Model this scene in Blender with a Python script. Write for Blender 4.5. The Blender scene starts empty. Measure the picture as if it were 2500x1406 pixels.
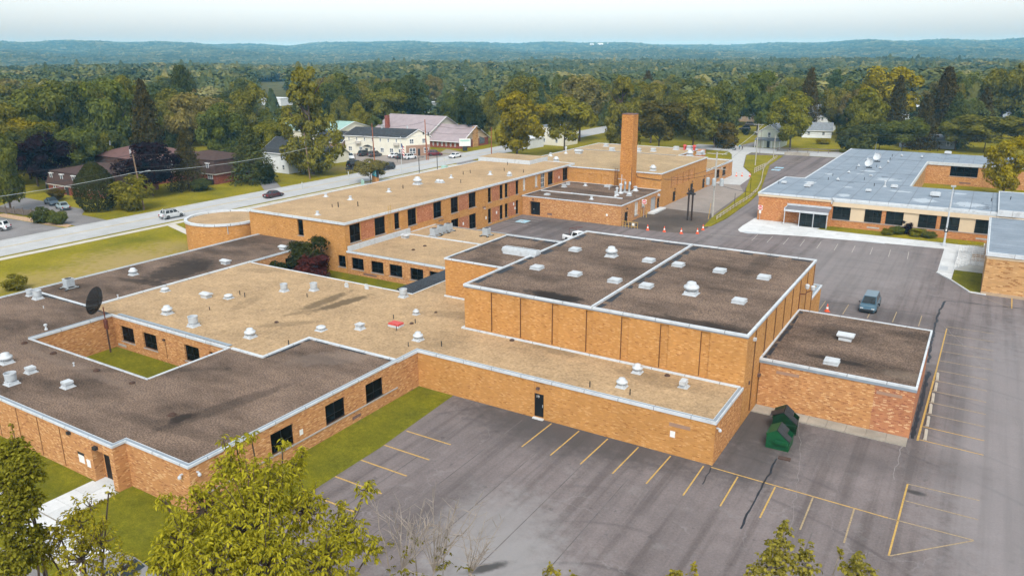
import bpy, bmesh, math, random
import numpy as np
from mathutils import Vector, Matrix
RND = random.Random(7)
SC = bpy.context.scene
COL = SC.collection
PI = math.pi

# ------------------------------------------------------------------ camera
HCAM = 30.0
_f, _pi, _ro, _ya = 1874.3928, math.radians(17.05162), math.radians(-0.19954), math.radians(-31.60046)
_cy, _sy, _cp, _sp = math.cos(_ya), math.sin(_ya), math.cos(_pi), math.sin(_pi)
FW = Vector((_sy * _cp, _cy * _cp, -_sp))
_rt = Vector((_cy, -_sy, 0)); _up = _rt.cross(FW)
CR = math.cos(_ro) * _rt + math.sin(_ro) * _up
CU = -math.sin(_ro) * _rt + math.cos(_ro) * _up
cam = bpy.data.cameras.new('camera'); camo = bpy.data.objects.new('camera', cam); COL.objects.link(camo)
camo.matrix_world = Matrix(((CR.x, CU.x, -FW.x, 0), (CR.y, CU.y, -FW.y, 0), (CR.z, CU.z, -FW.z, HCAM), (0, 0, 0, 1)))
cam.sensor_width = 36; cam.lens = _f / 2500 * 36; cam.clip_start = 0.5; cam.clip_end = 30000
SC.camera = camo

# ------------------------------------------------------------------ sky, sun, exposure
SUN_EL, SUN_AZ = math.radians(50), math.radians(150)      # azimuth clockwise from +Y
w = bpy.data.worlds.new('World'); SC.world = w; w.use_nodes = True
nt = w.node_tree; nt.nodes.clear()
sky = nt.nodes.new('ShaderNodeTexSky'); sky.sky_type = 'NISHITA'; sky.sun_disc = False
sky.sun_elevation = SUN_EL; sky.sun_rotation = SUN_AZ; sky.altitude = 200; sky.air_density = 1.0; sky.dust_density = 2.7; sky.ozone_density = 1.0
hs = nt.nodes.new('ShaderNodeHueSaturation'); hs.inputs['Saturation'].default_value = 0.18
tint = nt.nodes.new('ShaderNodeMix'); tint.data_type = 'RGBA'; tint.blend_type = 'MULTIPLY'; tint.inputs[0].default_value = 1.0
tint.inputs[7].default_value = (0.93, 1.0, 1.03, 1)
bg = nt.nodes.new('ShaderNodeBackground'); bg.inputs[1].default_value = 0.15
wo = nt.nodes.new('ShaderNodeOutputWorld')
nt.links.new(sky.outputs[0], hs.inputs['Color']); nt.links.new(hs.outputs[0], tint.inputs[6])
nt.links.new(tint.outputs[2], bg.inputs[0]); nt.links.new(bg.outputs[0], wo.inputs[0])
sl = bpy.data.lights.new('sun', 'SUN'); sl.energy = 1.35; sl.angle = math.radians(24); sl.color = (1.0, 0.92, 0.82)
so = bpy.data.objects.new('sun', sl); COL.objects.link(so)
_sd = Vector((math.sin(SUN_AZ) * math.cos(SUN_EL), math.cos(SUN_AZ) * math.cos(SUN_EL), math.sin(SUN_EL)))
so.rotation_euler = _sd.to_track_quat('Z', 'Y').to_euler(); so.location = (0, 0, 200)
SC.view_settings.view_transform = 'Standard'; SC.view_settings.look = 'None'
SC.view_settings.gamma = 1; SC.view_settings.use_curve_mapping = False
SC.view_settings.exposure = 0.80
SC.render.engine = 'CYCLES'
SC.cycles.use_denoising = True
SC.cycles.max_bounces = 6; SC.cycles.diffuse_bounces = 3; SC.cycles.glossy_bounces = 2
SC.cycles.transmission_bounces = 3; SC.cycles.volume_bounces = 2; SC.cycles.transparent_max_bounces = 4
SC.cycles.sample_clamp_indirect = 4

# ------------------------------------------------------------------ photo pixel -> place
def _ray(x, y): return (x - 1250) * CR - (y - 703) * CU + _f * FW
def AT(x, y, z=0.0):
    """the point of the plane Z=z that shows at photo pixel (x, y)"""
    d = _ray(x, y); t = (z - HCAM) / d.z
    return Vector((d.x * t, d.y * t, z))
def DEP(x, y, depth):
    """the point at this depth along the view through photo pixel (x, y)"""
    d = _ray(x, y) / _f
    return Vector((0, 0, HCAM)) + d * depth
def PX(P):
    d = Vector(P) - Vector((0, 0, HCAM)); k = d.dot(FW)
    return (1250 + _f * d.dot(CR) / k, 703 - _f * d.dot(CU) / k, k)
def TOPZ(b, y):
    lo, hi = b.z - 5, HCAM + 40
    for _ in range(40):
        m = (lo + hi) / 2
        if PX((b.x, b.y, m))[1] > y: lo = m
        else: hi = m
    return lo

# ------------------------------------------------------------------ materials
def srgb(r, g, b):
    f = lambda c: (c / 255 / 12.92) if c <= 10 else ((c / 255 + .055) / 1.055) ** 2.4
    return (f(r), f(g), f(b))
class NT:
    def __init__(s, name):
        s.m = bpy.data.materials.new(name); s.m.use_nodes = True; s.t = s.m.node_tree; s.t.nodes.clear()
        s.out = s.n('ShaderNodeOutputMaterial'); s.b = s.n('ShaderNodeBsdfPrincipled'); s.l(s.b.outputs[0], s.out.inputs[0])
    def n(s, t, **k):
        q = s.t.nodes.new(t)
        for a, v in k.items(): setattr(q, a, v)
        return q
    def l(s, a, b): s.t.links.new(a, b)
    def pos(s):
        if not hasattr(s, '_p'): s._p = s.n('ShaderNodeNewGeometry')
        return s._p.outputs['Position']
    def oc(s):
        return s.n('ShaderNodeTexCoord').outputs['Object']
    def noise(s, vec, scale, detail=4, rough=.55, stretch=None, rot=0):
        if stretch or rot:
            mp = s.n('ShaderNodeMapping'); s.l(vec, mp.inputs[0]); mp.inputs['Rotation'].default_value = (0, 0, rot)
            mp.inputs['Scale'].default_value = stretch or (1, 1, 1); vec = mp.outputs[0]
        q = s.n('ShaderNodeTexNoise'); s.l(vec, q.inputs['Vector']); q.inputs['Scale'].default_value = scale
        q.inputs['Detail'].default_value = detail; q.inputs['Roughness'].default_value = rough
        return q.outputs['Fac']
    def ramp(s, fac, stops, interp='LINEAR'):
        r = s.n('ShaderNodeValToRGB'); s.l(fac, r.inputs[0]); e = r.color_ramp.elements; r.color_ramp.interpolation = interp
        while len(e) < len(stops): e.new(0.5)
        for i, (p, c) in enumerate(stops):
            e[i].position = p; e[i].color = (*c, 1) if len(c) == 3 else c
        return r.outputs[0]
    def mix(s, a, b, fac=.5, mode='MIX'):
        m = s.n('ShaderNodeMix'); m.data_type = 'RGBA'; m.blend_type = mode; m.clamp_result = False
        for v, i in ((fac, 0), (a, 6), (b, 7)):
            if hasattr(v, 'is_linked') or isinstance(v, bpy.types.NodeSocket): s.l(v, m.inputs[i])
            elif i == 0: m.inputs[0].default_value = v
            else: m.inputs[i].default_value = (*v, 1) if len(v) == 3 else v
        return m.outputs[2]
    def math(s, op, a, b=None, clamp=False):
        m = s.n('ShaderNodeMath'); m.operation = op; m.use_clamp = clamp
        for i, v in enumerate((a, b)):
            if v is None: continue
            if isinstance(v, bpy.types.NodeSocket): s.l(v, m.inputs[i])
            else: m.inputs[i].default_value = v
        return m.outputs[0]
    def bump(s, h, strength=.3, dist=.02):
        q = s.n('ShaderNodeBump'); q.inputs['Strength'].default_value = strength; q.inputs['Distance'].default_value = dist
        s.l(h, q.inputs['Height']); s.l(q.outputs[0], s.b.inputs['Normal'])
    def col(s, c):
        if isinstance(c, bpy.types.NodeSocket): s.l(c, s.b.inputs['Base Color'])
        else: s.b.inputs['Base Color'].default_value = (*c, 1)
    def set(s, rough=.8, metal=0, spec=.3):
        s.b.inputs['Roughness'].default_value = rough; s.b.inputs['Metallic'].default_value = metal
        s.b.inputs['Specular IOR Level'].default_value = spec
    def blob(s, x, y, rx, ry, rot=0, wob=.55, edge=.35):
        """0..1 mask of a stain with ragged edge at world (x, y)"""
        mp = s.n('ShaderNodeMapping'); mp.vector_type = 'TEXTURE'; s.l(s.pos(), mp.inputs[0])
        mp.inputs['Location'].default_value = (x, y, 0); mp.inputs['Rotation'].default_value = (0, 0, rot); mp.inputs['Scale'].default_value = (rx, ry, 1e4)
        ln = s.n('ShaderNodeVectorMath'); ln.operation = 'LENGTH'; s.l(mp.outputs[0], ln.inputs[0])
        if not hasattr(s, '_wob'): s._wob = s.noise(s.pos(), 1.1, 5, .65)
        d = s.math('ADD', ln.outputs['Value'], s.math('MULTIPLY', s.math('SUBTRACT', s._wob, .5), wob * 3))
        mr = s.n('ShaderNodeMapRange'); mr.interpolation_type = 'SMOOTHSTEP'; s.l(d, mr.inputs[0])
        mr.inputs[1].default_value = 1 - edge; mr.inputs[2].default_value = 1 + edge; mr.inputs[3].default_value = 1; mr.inputs[4].default_value = 0
        return mr.outputs[0]

MATS = {}
def simple(name, c, rough=.6, metal=0, var=.12, scale=3.0, spec=.35, dirt=None):
    if name in MATS: return MATS[name]
    t = NT(name); n = t.noise(t.pos(), scale, 5, .6)
    lo = tuple(x * (1 - var) for x in c); hi = tuple(min(1, x * (1 + var)) for x in c)
    k = t.ramp(n, [(.3, lo), (.7, hi)])
    if dirt:
        k = t.mix(k, dirt, t.ramp(t.noise(t.pos(), scale * .6, 6, .7), [(.52, (0, 0, 0)), (.72, (.7, .7, .7))]))
    t.col(k); t.set(rough, metal, spec); MATS[name] = t.m
    return t.m

def brick(name, base, dark, light, pd, pl, mortar, bw=.27, rh=.085, var=.08, mb=.25):
    t = NT(name); uv = t.n('ShaderNodeTexCoord').outputs['UV']
    br = t.n('ShaderNodeTexBrick'); t.l(uv, br.inputs['Vector'])
    br.inputs['Color1'].default_value = (0, 0, 0, 1); br.inputs['Color2'].default_value = (1, 1, 1, 1); br.inputs['Mortar'].default_value = (.5, .5, .5, 1)
    br.inputs['Scale'].default_value = 1; br.inputs['Mortar Size'].default_value = .006; br.inputs['Mortar Smooth'].default_value = .2
    br.inputs['Brick Width'].default_value = bw; br.inputs['Row Height'].default_value = rh; br.inputs['Bias'].default_value = 0
    sc = lambda c, k: tuple(min(1, x * k) for x in c)
    st = [(0, sc(dark, .9)), (pd * .5, dark), (pd, sc(base, 1 - var)), (.5, base), (max(.55, 1 - pl - .12), sc(base, 1 + var)), (1 - pl, light)]
    c = t.ramp(br.outputs['Color'], st, 'CONSTANT')
    big = t.noise(t.pos(), .35, 5, .6)
    c = t.mix(c, t.ramp(big, [(.3, (.92, .91, .90)), (.7, (1.06, 1.05, 1.04))]), 1.0, 'MULTIPLY')
    streak = t.noise(uv, .9, 4, .6, (1.0, .12, 1))
    c = t.mix(c, t.ramp(streak, [(.38, (.93, .92, .91)), (.6, (1.03, 1.03, 1.03))]), .7, 'MULTIPLY')
    c = t.mix(c, mortar, t.math('MULTIPLY', br.outputs['Fac'], mb))
    t.col(c); t.set(.85, 0, .2)
    t.bump(t.math('SUBTRACT', 1.0, br.outputs['Fac']), .4, .01)
    MATS[name] = t.m
    return t.m

AMB = srgb(196, 125, 52)
brick('amber_brick', (.48, .235, .072), (.35, .15, .045), (.57, .32, .125), .045, .09, (.46, .30, .14))
brick('flecked_brick', (.47, .23, .09), (.32, .135, .056), (.60, .36, .17), .11, .13, (.48, .33, .20))
brick('red_fleck_brick', (.42, .18, .085), (.30, .105, .058), (.60, .38, .21), .15, .15, (.45, .33, .24))
brick('salmon_brick', (.40, .155, .075), (.28, .09, .04), (.52, .25, .14), .12, .10, (.45, .32, .22))
brick('warm_brick', (.48, .22, .075), (.30, .12, .04), (.64, .36, .16), .14, .14, (.46, .34, .22))
brick('school_brick', (.47, .20, .075), (.34, .12, .04), (.56, .30, .13), .12, .10, (.45, .33, .22))
brick('tan_brick', (.50, .29, .125), (.33, .16, .06), (.58, .37, .18), .16, .06, (.5, .38, .25), bw=.5, rh=.13)
brick('house_brick', (.24, .065, .04), (.14, .035, .025), (.33, .11, .07), .2, .1, (.35, .25, .2))
brick('chimney_brick', (.46, .20, .052), (.32, .125, .034), (.55, .27, .09), .12, .12, (.44, .30, .16))

def gravel(name, c, grain, stains=(), lights=(), grain_scale=4.2, big=.3, stain_c=None, stretch=(1, 1, 1), rot=0):
    t = NT(name)
    n1 = t.noise(t.pos(), grain_scale, 2, .8); n2 = t.noise(t.pos(), .22, 6, .62, stretch, rot); n3 = t.noise(t.pos(), .9, 5, .6)
    k = t.ramp(n1, [(.34, tuple(x * (1 - grain) for x in c)), (.5, c), (.66, tuple(min(1, x * (1 + grain)) for x in c))])
    k = t.mix(k, t.ramp(n2, [(.36, (1 - big,) * 3), (.5, (1, 1, 1)), (.64, (1 + big * .7,) * 3)]), 1, 'MULTIPLY')
    k = t.mix(k, t.ramp(n3, [(.3, (.88, .88, .88)), (.7, (1.1, 1.1, 1.1))]), 1, 'MULTIPLY')
    sc_ = stain_c or tuple(x * .3 for x in c)
    for s in stains:
        x, y, rx, ry, rot_, am = s[:6]
        k = t.mix(k, s[6] if len(s) > 6 else sc_, t.math('MULTIPLY', t.blob(x, y, rx, ry, rot_), am))
    t.col(k); t.set(.95, 0, .15); t.bump(n1, .5, .03)
    MATS[name] = t.m
    return t.m
def SP(x, y, z, rx, ry, rot=0, am=.8, *c):
    p = AT(x, y, z); return (p.x, p.y, rx, ry, rot, am) + c
def SE(a, b, z, wd, am=.8, *c):
    p, q = AT(*a, z), AT(*b, z); d = q - p
    return ((p.x + q.x) / 2, (p.y + q.y) / 2, d.length / 2, wd, math.atan2(d.y, d.x), am) + c

TAN = (.37, .255, .145); BRN = (.138, .096, .071)
gravel('tan_gravel', TAN, .22, [SE((735, 757), (850, 712), 3.6, .8, .75), SE((765, 760), (900, 720), 3.6, .75, .85), SE((690, 770), (790, 752), 3.6, .5, .4),
        SE((560, 760), (640, 720), 3.6, .8, .3), SP(1130, 770, 3.6, 4, 1.2, .3, .35), SE((1290, 835), (1420, 870), 3.6, .8, .45), SE((1500, 900), (1740, 960), 3.6, 1.2, .3),
        SP(1080, 830, 3.6, 2, 3, 0, .22), SP(700, 790, 3.6, 3, .7, .8, .4), SP(640, 660, 3.6, 3, 1, .4, .25)],
       grain_scale=4, big=.13, stain_c=(.10, .07, .04))
gravel('brown_gravel', BRN, .55, [SP(440, 660, 3.6, 3.2, 5.5, .3, .8), SE((290, 680), (430, 700), 3.6, .8, .65), SE((410, 1030), (480, 1010), 3.6, .6, .85), SE((380, 1050), (700, 940), 3.6, .8, .45),
        SE((150, 905), (560, 900), 3.6, .5, .35), SE((60, 850), (350, 960), 3.6, .5, .3, (.2, .15, .12)), SE((250, 1000), (560, 1080), 3.6, .7, .35), SE((900, 870), (700, 880), 3.6, 1.6, .35, (.22, .17, .14)),
        SE((1285, 709), (1425, 737), 8.05, 1.0, .95), SE((1330, 718), (1415, 738), 8.05, .7, .8), SE((1580, 768), (1795, 806), 8.05, .9, .7), SP(1770, 798, 8.05, 2.2, 1.0, 0, .6), SE((1690, 765), (1600, 740), 8.05, 2, .3), SP(1860, 640, 8.05, 1, 6, 0, .4), SP(1340, 590, 8.05, 1, 3, 0, .5),
        SE((1970, 865), (2120, 895), 4.45, .45, .8), SP(2060, 810, 4.45, 2.5, 2, 0, .45), SP(2220, 920, 4.45, 2, 1, 0, .35, (.22, .17, .13)), SP(560, 590, 3.6, 4, 2.5, 0, .45), SP(1180, 640, 8, 2, 2, 0, .5),
        SP(330, 770, 3.6, 3, 1.2, .5, .4), SP(1400, 480, 3.7, 4, 2, 0, .5)],
       grain_scale=7.5, big=.46, stain_c=(.022, .017, .014), stretch=(.5, 1, 1), rot=.5)
gravel('hall_gravel', (.36, .26, .15), .18, [], grain_scale=3, big=.14)
gravel('dark_shingle', (.045, .05, .058), .5, [], grain_scale=6, big=.2)

# grey membrane roof of the school across the lot
t = NT('grey_membrane')
n = t.noise(t.pos(), .35, 5, .6); n2 = t.noise(t.pos(), 3.5, 4, .7)
k = t.ramp(n, [(.3, (.16, .20, .245)), (.7, (.23, .275, .33))]); k = t.mix(k, t.ramp(n2, [(.3, (.9, .9, .9)), (.7, (1.08, 1.08, 1.08))]), 1, 'MULTIPLY')
for (x, y, rx, ry) in ((1977, 445, 1.1, 1.1), (2025, 425, .8, 1), (2120, 418, 1.6, 1.2), (2165, 440, 2.2, 1), (2100, 425, .8, .6), (2068, 457, 1, .8), (2060, 477, 1, 1.6), (2255, 490, 1.8, 2), (2235, 503, 2.6, 1), (2365, 500, 2.4, 2.2), (2350, 512, 3.2, 1), (2200, 468, 2, .8), (2165, 437, 2, .8), (2340, 473, 1.2, .8)):
    p = AT(x, y, 5.1); k = t.mix(k, (.42, .47, .52), t.math('MULTIPLY', t.blob(p.x, p.y, rx, ry, 0, .8, .2), .75))
t.col(k); t.set(.6, 0, .35); MATS['grey_membrane'] = t.m

# asphalt of the parking lot
def asphalt(name, c, var=.16, blobs=(), lanes=True, grain=.18):
    t = NT(name)
    n1 = t.noise(t.pos(), 6, 3, .8); n2 = t.noise(t.pos(), .12, 6, .6); n3 = t.noise(t.pos(), .5, 6, .65)
    k = t.ramp(n2, [(.3, tuple(x * (1 - var) for x in c)), (.52, c), (.72, tuple(x * (1 + var) for x in c))])
    k = t.mix(k, t.ramp(n1, [(.3, (1 - grain,) * 3), (.7, (1 + grain,) * 3)]), 1, 'MULTIPLY')
    k = t.mix(k, t.ramp(n3, [(.3, (.88, .88, .88)), (.7, (1.09, 1.09, 1.09))]), 1, 'MULTIPLY')
    if lanes:                                  # paving lanes, rolled along y, and faint arcs of tyre marks
        st = t.noise(t.pos(), .8, 4, .6, (1.0, .03, 1))
        k = t.mix(k, t.ramp(st, [(.38, (.72, .71, .70)), (.5, (1, 1, 1)), (.64, (1.12, 1.12, 1.12))]), .9, 'MULTIPLY')
        wv = t.n('ShaderNodeTexWave'); wv.wave_type = 'RINGS'; wv.rings_direction = 'Z'; wv.wave_profile = 'SAW'
        mp = t.n('ShaderNodeMapping'); t.l(t.pos(), mp.inputs[0]); mp.inputs['Location'].default_value = (14, -28, 0); t.l(mp.outputs[0], wv.inputs['Vector'])
        wv.inputs['Scale'].default_value = .07; wv.inputs['Distortion'].default_value = 2.2; wv.inputs['Detail'].default_value = 3; wv.inputs['Detail Scale'].default_value = .6
        msk = t.ramp(t.noise(t.pos(), .1, 2, .5), [(.45, (0, 0, 0)), (.6, (1, 1, 1))])
        k = t.mix(k, (.055, .048, .05), t.math('MULTIPLY', t.math('MULTIPLY', t.ramp(wv.outputs['Fac'], [(.88, (0, 0, 0)), (.95, (1, 1, 1)), (1, (0, 0, 0))]), .5), msk))
        vo = t.n('ShaderNodeTexVoronoi'); vo.feature = 'DISTANCE_TO_EDGE'; vo.inputs['Scale'].default_value = .16
        ws = t.n('ShaderNodeVectorMath'); ws.operation = 'ADD'; nn = t.n('ShaderNodeTexNoise'); nn.inputs['Scale'].default_value = .5; nn.inputs['Detail'].default_value = 5
        t.l(t.pos(), nn.inputs['Vector']); sc_ = t.n('ShaderNodeVectorMath'); sc_.operation = 'SCALE'; sc_.inputs[3].default_value = 3.0; t.l(nn.outputs['Color'], sc_.inputs[0])
        t.l(t.pos(), ws.inputs[0]); t.l(sc_.outputs[0], ws.inputs[1]); t.l(ws.outputs[0], vo.inputs['Vector'])
        cm = t.ramp(t.noise(t.pos(), .2, 3, .6), [(.5, (0, 0, 0)), (.62, (1, 1, 1))])
        k = t.mix(k, (.27, .25, .25), t.math('MULTIPLY', t.math('MULTIPLY', t.ramp(vo.outputs['Distance'], [(.004, (1, 1, 1)), (.010, (0, 0, 0))]), .28), cm))
    if lanes:
        k = t.mix(k, (.05, .044, .042), t.math('MULTIPLY', t.ramp(t.noise(t.pos(), 1.3, 3, .5), [(.66, (0, 0, 0)), (.74, (1, 1, 1))]), .45))
        k = t.mix(k, (.24, .225, .222), t.math('MULTIPLY', t.ramp(t.noise(t.pos(), .38, 7, .7), [(.58, (0, 0, 0)), (.7, (1, 1, 1))]), .35))
    for s in blobs:
        k = t.mix(k, s[6], t.math('MULTIPLY', t.blob(*s[:5], .5, .5), s[5]))
    t.col(k); t.set(.9, 0, .22); t.bump(n1, .3, .01); MATS[name] = t.m
simple('lane_seam', (.115, .10, .098), .95, 0, .3, .6); DK = (.062, .055, .054); LT = (.27, .26, .26)
asphalt('lot_asphalt', (.163, .137, .134), .18, [
    SE((1130, 985), (1740, 1150), 0, 2.6, .75, DK), SE((1180, 1010), (1500, 1120), 0, 3.0, .4, DK), SP(1850, 1040, 0, 3.6, 5, 0, .75, (.055, .048, .044)), SP(1830, 1130, 0, 3, 3, 0, .6, DK),
    SE((1500, 560), (1290, 555), 0, 10, .35, DK), SP(1080, 1230, 0, 2, 5, 0, .25, DK), SP(1200, 1330, 0, 4, 6, .3, .55, LT), SP(1240, 1380, 0, 4, 3, .3, .4, LT),
    SP(2490, 1100, 0, 5, 34, 0, .5, (.25, .235, .24)), SE((2330, 800), (2330, 1050), 0, 1.2, .28, DK), SP(2250, 980, 0, 1.0, 9, 0, .6, DK), SP(2050, 1120, 0, 4.5, 2.2, 0, .3, DK),
    SP(2235, 1202, 0, .7, .3, 0, .8, (.03, .03, .03)), SP(1190, 1385, 0, 1.4, .35, .9, .85, (.035, .032, .03)), SP(2100, 640, 0, 9, 22, 0, .3, LT), SP(1900, 480, 0, 4, 50, 0, .25, LT), SP(1320, 545, 0, 8, 3, 0, .5, DK),
    SP(2180, 1110, 0, 6, 2.5, 0, .25, DK), SP(2100, 760, 0, 10, 2.5, 0, .4, DK)])
asphalt('road_asphalt', (.40, .405, .41), .08, [], lanes=False, grain=.12)
asphalt('yard_asphalt', (.27, .235, .21), .12, [], lanes=False)
asphalt('dirt_asphalt', (.105, .082, .068), .4, [SP(1640, 540, 0, 5, 4, 0, .5, (.05, .04, .033)), SP(1590, 555, 0, 5, 2, 0, .5, (.045, .036, .03))], lanes=False, grain=.35)
asphalt('drive_asphalt', (.20, .19, .19), .2, [], lanes=False)
def concrete(name, c, var=.09):
    t = NT(name); n = t.noise(t.pos(), .7, 6, .65); n2 = t.noise(t.pos(), 9, 2, .7)
    oi = t.n('ShaderNodeObjectInfo')
    k = t.ramp(n, [(.3, tuple(x * (1 - var) for x in c)), (.7, tuple(min(1, x * (1 + var)) for x in c))])
    k = t.mix(k, t.ramp(n2, [(.3, (.94,) * 3), (.7, (1.05,) * 3)]), 1, 'MULTIPLY')
    k = t.mix(k, t.ramp(oi.outputs['Random'], [(0, (.9, .9, .9)), (1, (1.05, 1.05, 1.05))]), 1, 'MULTIPLY')
    t.col(k); t.set(.9, 0, .2); MATS[name] = t.m
concrete('pale_concrete', (.55, .56, .565)); concrete('drive_concrete', (.46, .46, .455), .12); concrete('old_concrete', (.32, .29, .245), .2); concrete('walk_concrete', (.47, .44, .39))

# grass
t = NT('lawn')
n1 = t.noise(t.pos(), 2.2, 6, .7); n2 = t.noise(t.pos(), .13, 6, .6); n3 = t.noise(t.pos(), 9, 2, .8)
k = t.ramp(n2, [(.3, (.14, .135, .008)), (.5, (.22, .19, .010)), (.7, (.28, .23, .018))])
k = t.mix(k, t.ramp(n1, [(.3, (.68, .70, .6)), (.7, (1.2, 1.18, 1.2))]), 1, 'MULTIPLY')
k = t.mix(k, t.ramp(n3, [(.3, (.7, .7, .7)), (.7, (1.22, 1.22, 1.22))]), 1, 'MULTIPLY')
for s in (SP(330, 640, 0, 9, 7, 0, .75), SP(200, 680, 0, 8, 5, .2, .45), SP(430, 600, 0, 5, 3, 0, .45), SP(840, 412, 0, 6, 5, 0, .6), SP(60, 690, 0, 5, 5, 0, .3)):
    k = t.mix(k, (.33, .24, .11), t.math('MULTIPLY', t.blob(*s[:5], .9, .7), s[5]))
t.col(k); t.set(.95, 0, .1); t.bump(n3, .6, .06); MATS['lawn'] = t.m
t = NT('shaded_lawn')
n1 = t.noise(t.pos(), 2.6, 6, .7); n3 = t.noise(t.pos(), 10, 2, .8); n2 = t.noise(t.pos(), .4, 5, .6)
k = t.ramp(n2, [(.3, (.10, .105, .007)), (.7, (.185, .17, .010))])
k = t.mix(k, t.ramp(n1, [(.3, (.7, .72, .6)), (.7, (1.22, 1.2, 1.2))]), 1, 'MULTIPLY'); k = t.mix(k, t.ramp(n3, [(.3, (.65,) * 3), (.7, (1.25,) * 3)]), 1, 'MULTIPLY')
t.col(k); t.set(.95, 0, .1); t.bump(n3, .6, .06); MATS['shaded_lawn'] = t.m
t = NT('meadow')
k = t.ramp(t.noise(t.pos(), .05, 6, .6), [(.3, (.05, .055, .015)), (.7, (.11, .10, .03))])
t.col(k); t.set(.95, 0, .1); MATS['meadow'] = t.m

WHITE = simple('crack_pale', (.22, .20, .195), .95, 0, .2, 3); simple('white_metal', (.48, .51, .54), .55, 0, .08, 2.5, dirt=(.30, .29, .28))
t = NT('coping_white'); n = t.noise(t.pos(), .9, 6, .7); k = t.ramp(n, [(.3, (.48, .515, .55)), (.7, (.58, .615, .65))]); k = t.mix(k, (.30, .30, .30), t.ramp(t.noise(t.pos(), .5, 7, .75), [(.52, (0, 0, 0)), (.72, (.75, .75, .75))]))
sp = t.n('ShaderNodeSeparateXYZ'); t.l(t.pos(), sp.inputs[0])
for a_ in (0, 1):                       # sheet joints every 3 m
    fr_ = t.math('FRACT', t.math('ADD', t.math('DIVIDE', sp.outputs[a_], 3.0), .371)); k = t.mix(k, (.16, .165, .17), t.math('LESS_THAN', fr_, .017))
t.col(k); t.set(.5, 0, .35); CAP = MATS['coping_white'] = t.m
GREYCAP = simple('gravel_stop_grey', (.23, .27, .31), .5, 0, .1, 1.5)
simple('torn_flashing', (.016, .018, .024), .6, 0, .3, 1.0)
simple('galvanised', (.42, .45, .47), .45, .3, .15, 3)
simple('vent_grey', (.40, .43, .46), .5, 0, .12, 3)
simple('dark_metal', (.025, .025, .027), .5, 0, .2, 4); simple('black_rubber', (.018, .018, .02), .8, 0, .2, 6)
simple('drain_brown', (.06, .032, .022), .9, 0, .4, 5); simple('rust', (.12, .035, .02), .8, 0, .35, 5); simple('rust_brown', (.07, .04, .03), .8, 0, .4, 5)
simple('red_paint', (.50, .06, .05), .5, 0, .15, 3); simple('cone_orange', (.75, .10, .03), .6, 0, .08, 3); simple('cone_white', (.75, .75, .73), .6)
simple('yellow_paint', (.46, .29, .08), .85, 0, .25, 5, dirt=(.27, .20, .12)); simple('faded_yellow', (.32, .24, .14), .9, 0, .28, 6, dirt=(.19, .165, .145)); simple('pale_line', (.36, .33, .30), .85, 0, .2, 5)
simple('road_yellow', (.50, .36, .12), .8, 0, .15, 2); simple('blue_paint', (.30, .50, .62), .8, 0, .25, 3, dirt=(.25, .25, .26))
simple('green_paint', (.005, .068, .022), .45, 0, .2, 2.5, spec=.4); simple('dark_green_paint', (.003, .025, .008), .5, 0, .25, 2.5); simple('black_plastic', (.018, .019, .022), .45, 0, .2, 4)
simple('pole_wood', (.19, .125, .08), .9, 0, .3, 2); simple('red_wood', (.30, .105, .05), .9, 0, .2, 2); simple('grey_pole', (.36, .34, .31), .8, 0, .15, 2); simple('creosote', (.035, .022, .016), .85, 0, .3, 2)
simple('grey_fence', (.14, .115, .10), .9, 0, .25, 3); simple('rail_wood', (.42, .37, .30), .9, 0, .2, 3); simple('wheel_stop_concrete', (.40, .36, .30), .9, 0, .15, 3)
simple('cream_panel', (.58, .46, .32), .7, 0, .05, 1); simple('cream_siding', (.68, .655, .56), .7, 0, .06, 1.2); simple('white_siding', (.66, .69, .71), .7, 0, .06, 1.2); simple('grey_siding', (.23, .25, .27), .7, 0, .08, 1.2)
simple('pale_green_siding', (.52, .55, .46), .7, 0, .06, 1.2); simple('bluegrey_siding', (.40, .46, .52), .7, 0, .06, 1.2)
simple('pink_brown_siding', (.32, .20, .14), .75, 0, .08, 1.2); simple('beige_panel', (.50, .38, .26), .8, 0, .08, 1)
simple('black_roof', (.035, .038, .042), .85, 0, .35, 1.5); simple('mauve_roof', (.30, .25, .262), .5, 0, .12, .5); simple('brown_roof', (.062, .034, .027), .85, 0, .25, 1.2); simple('red_brown_roof', (.13, .068, .060), .85, 0, .2, 1.2)
simple('teal_roof', (.27, .42, .38), .5, 0, .12, .5); simple('white_roof', (.62, .65, .68), .6, 0, .1, .5); simple('grey_roof', (.18, .20, .22), .8, 0, .2, 1)
simple('white_trim', (.72, .73, .74), .5, 0, .04, 2); simple('blind_white', (.50, .47, .42), .7, 0, .08, 2); simple('mulch', (.42, .28, .18), .95, 0, .35, 4)
simple('dark_frame', (.007, .007, .008), .5, 0, .2, 3); simple('sill_stone', (.36, .33, .31), .8, 0, .1, 3); simple('grey_door', (.34, .33, .33), .6, 0, .08, 1); simple('stain_brown', (.10, .06, .05), .9, 0, .3, 3)
simple('brown_vent', (.16, .10, .09), .7, 0, .2, 4); simple('joint_brown', (.14, .06, .02), .9, 0, .2, 4); simple('mesh_black', (.02, .017, .016), .6, 0, .2, 4)
simple('trunk_bark', (.085, .06, .042), .95, 0, .3, 3); simple('pale_bark', (.26, .22, .185), .9, 0, .25, 4); simple('tyre', (.014, .014, .015), .85); simple('rim_metal', (.42, .43, .45), .3, .8, .1, 4)
simple('lamp_red', (.30, .012, .012), .25); simple('lamp_clear', (.65, .66, .68), .2); simple('skin', (.45, .27, .2), .6); simple('cloth_white', (.6, .6, .6), .9); simple('cloth_blue', (.06, .27, .42), .9); simple('cloth_dark', (.03, .03, .035), .9)
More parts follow.
